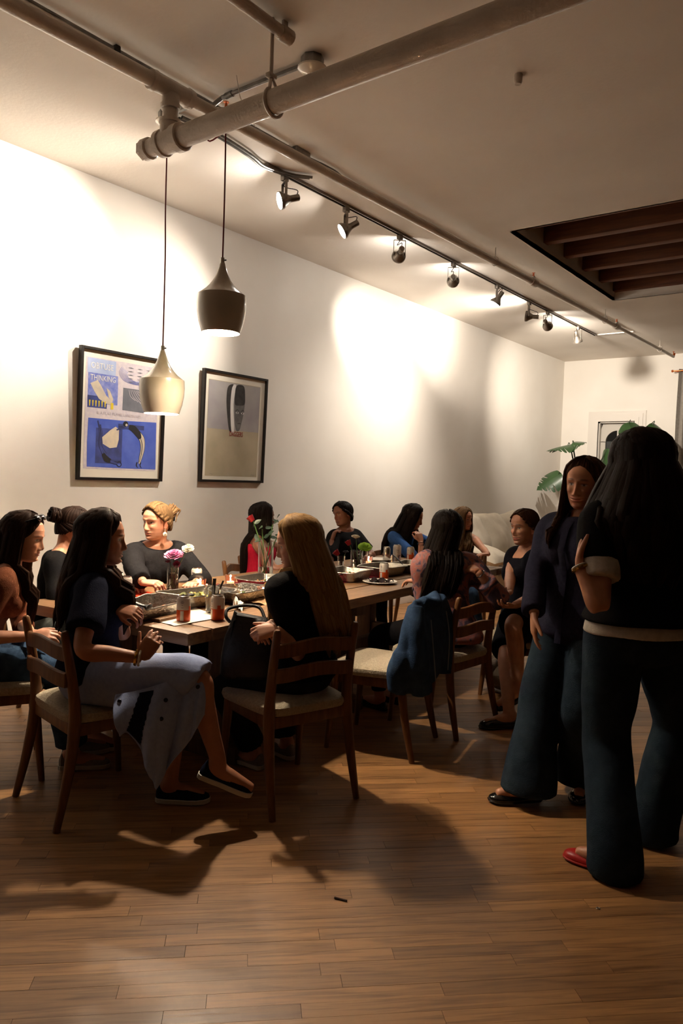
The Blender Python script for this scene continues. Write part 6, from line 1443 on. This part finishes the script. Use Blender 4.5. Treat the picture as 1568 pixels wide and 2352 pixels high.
can((-2.616, 2.518, 0.760), 'orange and white can to the right of the paper, near the table edge', 'orange', face - 0.9)
can((-3.474, 3.160, 0.760), 'white can with a yellow print in front of the woman in the blazer', 'yellow', face)
can((-3.418, 2.595, 0.760), 'white can nearer of the two by the left table side', 'white', face)
can((-3.585, 2.664, 0.760), 'white can farther of the two by the left table side', 'white', face)
can((-2.903, 4.375, 0.760), 'orange and white can alone by the white plate', 'orange', face - 0.7)
can((-3.594, 5.448, 0.760), 'silver and purple can, leftmost of three at the far end', 'purple', face)
can((-3.576, 5.587, 0.760), 'white can, middle one of three at the far end', 'white', face, 1.1)
can((-3.462, 5.627, 0.760), 'orange and white can, rightmost of three at the far end', 'orange', face - 0.8)

# glassware
m_glass = mat('clear_glass', (0.97, 0.98, 0.97), 0.02, trans=1.0, ior=1.45); m_pinkglass = mat('pink_ribbed_glass', (1.0, 0.72, 0.68), 0.05, trans=1.0, ior=1.4); m_water = mat('vase_water', (0.9, 0.95, 0.9), 0.0, trans=1.0, ior=1.33)
m_green = mat('flower_stem', S(62, 92, 44), 0.5); m_leafd = mat('rose_leaf', S(22, 40, 20), 0.45)
def glass(t, r0, r1, h, m, nm='glass', rib=0.0):
    b = MB(); n = 40; prof = [(0.001, 0.0), (r0, 0.0), (r0 + 0.001, 0.003), (r1, h), (r1 - 0.0022, h), (r0 - 0.002, 0.008), (0.001, 0.008)]
    b.lathe(prof, n); return b.build(nm, m, t)
def stems(t, heads, r=0.0022):
    for (x, y, z, x0, y0) in heads:
        b = MB(); b.tube(crom([(x0, y0, 0.012), ((x + x0) * 0.45, (y + y0) * 0.45, z * 0.55), (x, y, z)], 6), r, 6); b.build('stem', m_green, t)
def ruffle(t, c, R, m, n=70, seed=1, nm='bloom', up=(0, 0, 1), open_=1.15):
    r = random.Random(seed); b = MB(); M3 = rotm(up); c = Vector(c)
    for i in range(n):
        k = math.sqrt((i + 0.5) / n); th = i * 2.39996; inc = k * open_; d = M3 @ Vector((math.cos(th) * math.sin(inc), math.sin(th) * math.sin(inc), math.cos(inc))); L_ = R * r.uniform(0.8, 1.05) * (0.75 + 0.3 * k)
        u = d.cross(M3 @ Vector((0, 0, 1))); u = u.normalized() if u.length > 1e-3 else Vector((1, 0, 0)); v = u.cross(d); w = R * 0.34 * r.uniform(0.7, 1.2); p = c - (M3 @ Vector((0, 0, 1))) * R * 0.25
        tip = p + d * L_; g = [[p + u * -w * 0.2, p, p + u * w * 0.2], [p.lerp(tip, 0.6) - u * w * 0.8, p.lerp(tip, 0.6) + v * w * 0.25, p.lerp(tip, 0.6) + u * w * 0.8], [tip - u * w + v * r.uniform(-.3, .3) * w, tip + d * w * 0.25, tip + u * w + v * r.uniform(-.3, .3) * w]]
        b.sheet(g, th=0.0006)
    return b.build(nm, m, t)
def rose(t, c, R, m, up=(0, 0, 1), nm='rose'):
    b = MB(); M3 = rotm(up); c = Vector(c)
    b.ell(c + M3 @ Vector((0, 0, R * 0.2)), (R * 0.55, R * 0.55, R * 0.85), M3, 12, 8)
    for i in range(9):
        th = i * 2.4; g = []
        for q in range(4):
            z = -R * 0.6 + q * R * 0.5; rad = R * (0.5 + 0.13 * q + 0.02 * i); g.append([c + M3 @ Vector((rad * math.cos(th + a), rad * math.sin(th + a), z - abs(a) * R * 0.12)) for a in np.linspace(-0.75, 0.75, 6)])
        b.sheet(g, th=0.0008)
    return b.build(nm, m, t)
def leaf(t, c, d, L_, w, nrm=(0, 0, 1)):
    c, d = Vector(c), Vector(d).normalized(); s_ = d.cross(Vector(nrm)).normalized(); n_ = s_.cross(d); g = []
    for i in range(7):
        u = i / 6; ww = w * math.sin(PI * (0.06 + 0.94 * u) ** 0.8); g.append([c + d * u * L_ - s_ * ww + n_ * 0.1 * ww - n_ * 0.15 * L_ * u * u, c + d * u * L_ - n_ * 0.15 * L_ * u * u - n_ * 0.1 * ww, c + d * u * L_ + s_ * ww + n_ * 0.1 * ww - n_ * 0.15 * L_ * u * u])
    b = MB(); b.sheet(g, th=0.0008); b.build('leaf', m_leafd, t)
def water(t, r, h):
    b = MB(); b.lathe([(0.001, 0.0085), (r, 0.0085), (r, h), (0.001, h)], 24); b.build('water', m_water, t)
p_pink = mat('pink_petal', S(206, 96, 160), 0.6, col2=S(236, 190, 214), nscale=60); p_white = mat('white_petal', S(240, 232, 212), 0.6); p_red = mat('red_petal', S(130, 12, 20), 0.55); p_lime = mat('lime_petal', S(138, 178, 52), 0.6); p_dkp = mat('burgundy_petal', S(110, 24, 62), 0.6); p_teal = mat('dusky_thistle', S(70, 74, 80), 0.7)
t = thing('flower_vase', 'clear glass vase with a pink and a white carnation before the blazer', 'vase', Vector((-3.500, 2.993, 0.760)), 0.0, 'flower vases on the table')
glass(t, 0.034, 0.036, 0.15, m_glass); water(t, 0.0315, 0.10)
rv = Vector((0.8, 0.6, 0)); fv = Vector((-0.6, 0.8, 0))
def RV(a, z, dpt=0.0): q = rv * a + fv * dpt; return Vector((q.x, q.y, z))
stems(t, [(*RV(0.005, 0.20), -0.01, 0.01), (*RV(0.08, 0.235), -0.015, -0.01), (*RV(-0.02, 0.17), 0.01, 0.0), (*RV(0.022, 0.155), 0.0, 0.012)])
ruffle(t, RV(0.003, 0.205), 0.055, p_pink, 90, 1, 'pink_bloom', (0.2, -0.3, 1), 1.3); ruffle(t, RV(0.088, 0.245), 0.038, p_white, 70, 2, 'white_bloom', (0.4, -0.5, 0.9)); ruffle(t, RV(-0.03, 0.165), 0.02, p_dkp, 24, 3, 'small_bloom'); ruffle(t, RV(0.022, 0.150), 0.026, p_dkp, 30, 4, 'small_bloom', (0.6, -0.6, 0.6))
t = thing('flower_vase', 'tall clear glass vase with red roses and dark leaves before the red dress', 'vase', Vector((-3.462, 3.767, 0.760)), 0.0, 'flower vases on the table')
glass(t, 0.050, 0.052, 0.255, m_glass); water(t, 0.047, 0.085)
stems(t, [(*RV(-0.095, 0.40), 0.02, 0.01), (*RV(0.04, 0.37), -0.02, 0.01), (*RV(-0.03, 0.34), 0.01, -0.02), (*RV(0.09, 0.33), -0.03, 0.0)], 0.0035)
rose(t, RV(-0.105, 0.405), 0.026, p_red, (-0.5, -0.4, 0.8)); rose(t, RV(0.125, 0.35), 0.024, p_red, (0.6, 0, 0.8))
rr = random.Random(3)
for k in range(15): leaf(t, RV(rr.uniform(-0.09, 0.09), rr.uniform(0.26, 0.42), rr.uniform(-0.03, 0.03)), RV(rr.uniform(-1, 1), rr.uniform(-0.6, 0.6), rr.uniform(-0.6, 0.6)), 0.055, 0.017, (rr.uniform(-.4, .4), -0.6, 0.6))
t = thing('flower_vase', 'glass vase with white carnation, red rose and lime bloom farther along the table', 'vase', Vector((-3.371, 4.695, 0.760)), 0.0, 'flower vases on the table')
glass(t, 0.046, 0.048, 0.15, m_glass); water(t, 0.043, 0.08); stems(t, [(*RV(-0.01, 0.24), 0.01, 0.01), (*RV(-0.06, 0.20), 0.01, -0.01), (*RV(0.05, 0.17), -0.01, 0.0)], 0.003)
ruffle(t, RV(-0.012, 0.25), 0.036, p_white, 60, 5, 'white_bloom'); rose(t, RV(-0.065, 0.205), 0.024, p_red, (-0.4, -0.3, 0.9)); ruffle(t, RV(0.06, 0.175), 0.055, p_lime, 80, 6, 'lime_bloom', (0.3, -0.3, 1), 1.4)
for k in range(6): leaf(t, RV(rr.uniform(-0.03, 0.04), 0.03 + 0.018 * k), RV(rr.uniform(-0.5, 0.5), rr.uniform(-.3, .3), 0.8), 0.06, 0.012)
t = thing('flower_vase', 'small glass with a red rose and a grey thistle at the far table side', 'vase', Vector((-3.550, 4.737, 0.760)), 0.0, 'flower vases on the table')
glass(t, 0.026, 0.030, 0.09, m_glass); water(t, 0.022, 0.05); stems(t, [(*RV(-0.03, 0.105), 0.005, 0), (*RV(0.03, 0.11), -0.005, 0)]); rose(t, RV(-0.035, 0.11), 0.026, p_red, (-0.5, -0.5, 0.7)); ruffle(t, RV(0.033, 0.12), 0.026, p_teal, 30, 8, 'thistle')
m_flame = mat('candle_flame', (1, 0.8, 0.5), 0.5, emit=(1.0, 0.62, 0.25), estr=45); m_wax = mat('candle_wax', S(230, 214, 196), 0.6, emit=(1, 0.55, 0.25), estr=0.25)
def votive(c, label, lit=True, k=1.0):
    t = thing('votive_candle', label, 'candle', c, 0.0, 'votive candles in pink glass'); glass(t, 0.028 * k, 0.034 * k, 0.065 * k, m_pinkglass)
    b = MB(); b.lathe([(0.001, 0.009), (0.022 * k, 0.009), (0.022 * k, 0.028), (0.001, 0.027)], 18); b.build('wax', m_wax, t); b = MB(); b.tube([(0, 0, 0.027), (0.001, 0, 0.034)], 0.0008, 6); b.build('wick', m_blk, t)
    if lit:
        b = MB(); b.lathe([(0.0006, 0.031), (0.0038, 0.036), (0.0042, 0.041), (0.002, 0.050), (0.0004, 0.056)], 10); b.build('flame', m_flame, t); light('candle_light', 'POINT', (0, 0, 0.06), 0.25, (1, 0.6, 0.3), t, shadow_soft_size=0.006)
votive((-2.895, 3.137, 0.760), 'lit pink glass votive candle beside the right foil tray rim', True, 1.1); votive((-3.393, 3.118, 0.760), 'lit pink glass votive in front of the yellow-print can'); votive((-3.394, 3.371, 0.760), 'pink glass votive behind the tray beside the tall vase', True, 1.05); votive((-3.536, 5.095, 0.760), 'small lit votive candle at the far end of the table')
t = thing('drinking_glass', 'tall clear tumbler holding a black knife and fork', 'glass', Vector((-2.768, 2.627, 0.760)), 0.0, 'clear tumblers on the table'); glass(t, 0.031, 0.039, 0.145, m_glass)
b = MB(); q0 = Vector((0.0, 0.0, 0.012)); q1 = RV(0.008, 0.175); b.tube([q0, q0.lerp(q1, 0.45), q0.lerp(q1, 0.5), q1], [0.005, 0.006, 0.010, 0.011], 10, flat=0.6); b.v = [tuple(Vector(v) + Vector((-2.768, 2.627, 0.760))) for v in b.v]; o = b.build('table_knife', m_blk); tag(o, 'black-handled knife standing in the tumbler', 'utensil')
b = MB(); q1 = RV(0.052, 0.165); b.tube(crom([q0 + RV(-0.01, 0.0), q0.lerp(q1, 0.5) + RV(-0.004, 0), q1], 5), [0.004] * 7 + [0.006] * 4, 8, flat=0.6); b.v = [tuple(Vector(v) + Vector((-2.768, 2.627, 0.760))) for v in b.v]; o = b.build('table_fork', m_blk); tag(o, 'thin black fork leaning out of the tumbler', 'utensil')
for q, lab in (((-3.559, 5.065, 0.760), 'clear tumbler behind the vase with the lime bloom'), ((-3.128, 4.873, 0.760), 'clear tumbler between the two farthest foil trays')):
    t = thing('drinking_glass', lab, 'glass', Vector(q), 0.0, 'clear tumblers on the table'); glass(t, 0.03, 0.037, 0.125, m_glass)

# papers, napkins, plate
m_paper = mat('white_paper', S(226, 218, 206), 0.85); m_kraft = mat('kraft_paper', S(190, 152, 110), 0.85); m_orange = cloth('orange_napkin', S(206, 62, 36), bump=0.1)
def paper(corners, m, name, label, cat, amp=0.004, n=14, seed=1, th=0.0008, z=0.002):
    c0, c1, c2, c3 = [Vector(q) for q in corners]; r = random.Random(seed); ph = [r.uniform(0, 6) for _ in range(4)]; rows = []
    for i in range(n + 1):
        v = i / n; rows.append([c0.lerp(c1, j / n).lerp(c3.lerp(c2, j / n), v) + Vector((0, 0, z + amp * (1 + math.sin(5 * j / n + ph[0] + 3 * v) * math.sin(4 * v + ph[1]) + 0.5 * math.sin(13 * j / n + ph[2] + 8 * v)))) for j in range(n + 1)])
    b = MB(); b.sheet(rows, th=th); nrm = (c1 - c0).cross(c3 - c0).z
    o = b.build(name, m); tag(o, label, cat); return o
paper([(-2.761, 2.285, 0.760), (-2.635, 2.269, 0.760), (-2.641, 2.556, 0.760), (-2.990, 2.689, 0.760)], m_paper, 'paper_sheet', 'white paper sheet lying under the near orange can', 'paper', 0.0012)
paper([(-2.725, 2.746, 0.760), (-2.692, 2.763, 0.760), (-2.822, 2.914, 0.760), (-2.865, 2.866, 0.760)], m_paper, 'paper_napkin', 'crumpled white paper napkin by the black bag handle', 'napkin', 0.022, seed=5)
paper([(-2.825, 2.952, 0.760), (-2.680, 3.029, 0.760), (-2.878, 3.250, 0.760), (-2.887, 3.100, 0.760)], m_kraft, 'kraft_bag', 'folded brown paper bag between the tray and the blonde woman', 'paper bag', 0.008, seed=6)
paper([(-3.465, 2.633, 0.760), (-3.373, 2.645, 0.760), (-3.467, 2.823, 0.760), (-3.588, 2.812, 0.760)], m_orange, 'cloth_napkin', 'orange-red napkin on the table by the white cans', 'napkin', 0.004, seed=7)
b = MB(); c0, c1 = Vector((-2.774, 2.288, 0.760)), Vector((-2.794, 2.426, 0.760)); d = c1 - c0; b.box((c0 + c1) / 2 + Vector((0, 0, 0.009)), (d.length + 0.03, 0.05, 0.014), rot=rz3(math.atan2(d.y, d.x)), bev=0.002); o = b.build('wooden_strip', m_oak); tag(o, 'narrow pale wooden board lying in front of the nearest tray', 'board')
t = thing('dinner_plate', 'white plate with dark torn napkin near the table edge', 'plate', Vector((-2.821, 4.205, 0.760)), 0.0)
m_plate = mat('white_plate', S(224, 216, 204), 0.35); b = MB(); b.lathe([(0.001, 0.002), (0.055, 0.002), (0.062, 0.0), (0.066, 0.003), (0.112, 0.015), (0.118, 0.016), (0.116, 0.019), (0.070, 0.008), (0.062, 0.006), (0.001, 0.006)], 40); b.build('dish', m_plate, t)
b = MB(); rr = random.Random(9); q0 = Vector((-2.821, 4.205, 0.760))
rows = [[q0 + Vector((-0.075 + 0.15 * i / 10, -0.06 + 0.12 * j / 10, 0.018 + 0.010 * rr.random() + 0.012 * math.sin(i * 1.3 + j))) for j in range(11)] for i in range(11)]; b.sheet(rows, th=0.001); o = b.build('dark_napkin', cloth('dark_napkin_cloth', S(44, 34, 34))); tag(o, 'crumpled dark napkin lying on the white plate', 'napkin')
t = thing('dinner_plate', 'white plate at the far right corner of the table', 'plate', TP(3.20, 0.22), 0.0); b = MB(); b.lathe([(0.001, 0.002), (0.055, 0.002), (0.062, 0.0), (0.066, 0.003), (0.112, 0.015), (0.118, 0.016), (0.116, 0.019), (0.070, 0.008), (0.062, 0.006), (0.001, 0.006)], 40); b.build('dish', m_plate, t)
t = thing('dinner_plate', 'white plate beside the votive at the far end', 'plate', Vector((-3.640, 5.387, 0.760)), 0.0); b = MB(); b.lathe([(0.001, 0.002), (0.055, 0.002), (0.062, 0.0), (0.066, 0.003), (0.112, 0.015), (0.118, 0.016), (0.116, 0.019), (0.070, 0.008), (0.062, 0.006), (0.001, 0.006)], 40); b.build('dish', m_plate, t)

# ------------------------------------------------------------------ black handbag on the lap
m_bag = mat('black_leather', S(19, 18, 18), 0.5, bump=0.3, bscale=60)
hb = Vector((-2.373, 2.481, 0.666)); t = thing('handbag', 'soft black handbag on the blonde woman\'s lap, handle on the table', 'bag', (hb.x, hb.y, hb.z - 0.13), 0.0)
ax = Vector((0.8, 0.6, 0)); ay = Vector((-0.6, 0.8, 0)); rings = []
for z, wx, wy, sk in ((0.0, 0.105, 0.05, 0), (0.02, 0.125, 0.062, 0.0), (0.10, 0.125, 0.062, 0.004), (0.18, 0.115, 0.048, 0.006), (0.245, 0.10, 0.030, 0.004), (0.275, 0.085, 0.014, -0.004)):
    rings.append([ax * (math.copysign(abs(math.cos(a)) ** 0.5, math.cos(a)) * wx + sk + (0.02 if z > 0.2 and math.cos(a) < -0.6 else 0)) + ay * (math.copysign(abs(math.sin(a)) ** 0.6, math.sin(a)) * wy * (1 + 0.08 * math.sin(a * 5 + z * 30))) + Vector((0, 0, z + (0.03 * max(0, -math.cos(a)) if z > 0.2 else 0))) for a in np.linspace(0, 2 * PI, 30, endpoint=False)])
b = MB(); b.loft(rings); b.build('bag_body', m_bag, t, ang=60)
b = MB(); hq = [ax * x + ay * y + Vector((0, 0, z)) for x, y, z in ((-0.085, 0.0, 0.25), (-0.105, 0.0, 0.275), (-0.10, 0.03, 0.305), (-0.03, 0.06, 0.318), (0.04, 0.05, 0.312), (0.07, 0.01, 0.27))]; b.tube(crom(hq, 6), 0.008, 8); b.build('handle', m_bag, t)

# ------------------------------------------------------------------ denim jacket over the chair back
cx, cy, caz = CH['J']; h_ = unit(caz); r_ = Vector((h_.y, -h_.x, 0)); c0 = Vector((cx, cy, 0)); f_denim = cloth('jacket_denim', S(52, 72, 100), S(40, 57, 82), sc=26, bump=0.3)
def JL(r, f, z): return c0 + r_ * r + h_ * f + Vector((0, 0, z))
jt = thing('denim_jacket', 'blue denim jacket draped over the back of the empty chair', 'jacket', JL(0, -0.26, 0.35))
mbj = MB(); rings = []
for z, wx, wy, fo in ((0.40, 0.19, 0.045, -0.285), (0.44, 0.215, 0.055, -0.285), (0.56, 0.225, 0.055, -0.275), (0.68, 0.232, 0.055, -0.262), (0.77, 0.236, 0.048, -0.250), (0.82, 0.230, 0.040, -0.242), (0.845, 0.20, 0.020, -0.240)):
    rings.append([JL(math.copysign(abs(math.cos(a)) ** 0.6, math.cos(a)) * wx, math.sin(a) * wy * (1 + 0.15 * math.sin(4 * a + z * 9)) + fo, z - 0.025 * (1 - abs(math.cos(a))) * (1 if z > 0.7 else 0)) for a in np.linspace(0, 2 * PI, 36, endpoint=False)])
mbj.loft(rings)
mbj.tube(crom([JL(-0.20, -0.25, 0.81), JL(-0.235, -0.225, 0.66), JL(-0.245, -0.195, 0.50), JL(-0.225, -0.18, 0.37)], 5), [0.045] * 8 + [0.058] * 8, 14)
for sg in (-1, 1): mbj.tube(crom([JL(sg * 0.20, -0.25, 0.80), JL(sg * 0.245, -0.275, 0.70), JL(sg * 0.235, -0.285, 0.52), JL(sg * 0.20, -0.30, 0.37)], 5), [0.05] * 8 + [0.056] * 8, 14)
mbj.tube(crom([JL(-0.11, -0.255, 0.825), JL(0, -0.30, 0.80), JL(0.11, -0.255, 0.825)], 6), 0.032, 10)
sj = fuse(mbj, 0.010, 3); run_fuse(); vj = wrinkle(sj['v'], sj['n'], 0.010, 20, 5, (0.2, 0.2, 0.9)); mesh_np('jacket_body', vj - np.array(jt.location), sj['f'], f_denim, jt)
m_stitch = mat('denim_seam', S(120, 128, 140), 0.8)
for sg in (-1, 1):
    b = MB(); b.tube(crom([Vector(JL(sg * 0.15, -0.318, 0.74)) - jt.location, Vector(JL(sg * 0.16, -0.338, 0.6)) - jt.location, Vector(JL(sg * 0.12, -0.347, 0.42)) - jt.location], 6), 0.0035, 6); b.build('seam', m_stitch, jt)

# ------------------------------------------------------------------ small things on the floor
b = MB(); b.tube([(0, 0, 0.004), (0.045, 0.012, 0.004)], 0.0035, 6); o = b.build('matchstick', mat('burnt_wood', S(52, 34, 24), 0.8)); o.location = (-1.519, 2.050, 0.000); tag(o, 'tiny dark wood splinter lying on the open floor', 'debris')
b = MB(); b.lathe([(0.006, 0.0), (0.0075, 0.0015), (0.006, 0.003), (0.0045, 0.0015), (0.006, 0.0)], 16); o = b.build('tiny_ring', m_silver); o.location = (-0.786, 2.589, 0.000); tag(o, 'tiny shiny ring lying on the dark floor at right', 'debris')

o = cushion(None, Vector((-2.254, 4.796, 0.000)) + Vector((0.02, 0.12, 0.13)), (0.26, 0.24, 0.22), rot=rz3(0.6), name='plastic_bag', seed=44); o.data.materials.clear(); o.data.materials.append(mat('pale_plastic', S(120, 108, 94), 0.3, bump=0.8, bscale=25)); tag(o, 'crumpled pale plastic bag on the floor beside the floral woman\'s chair', 'bag')
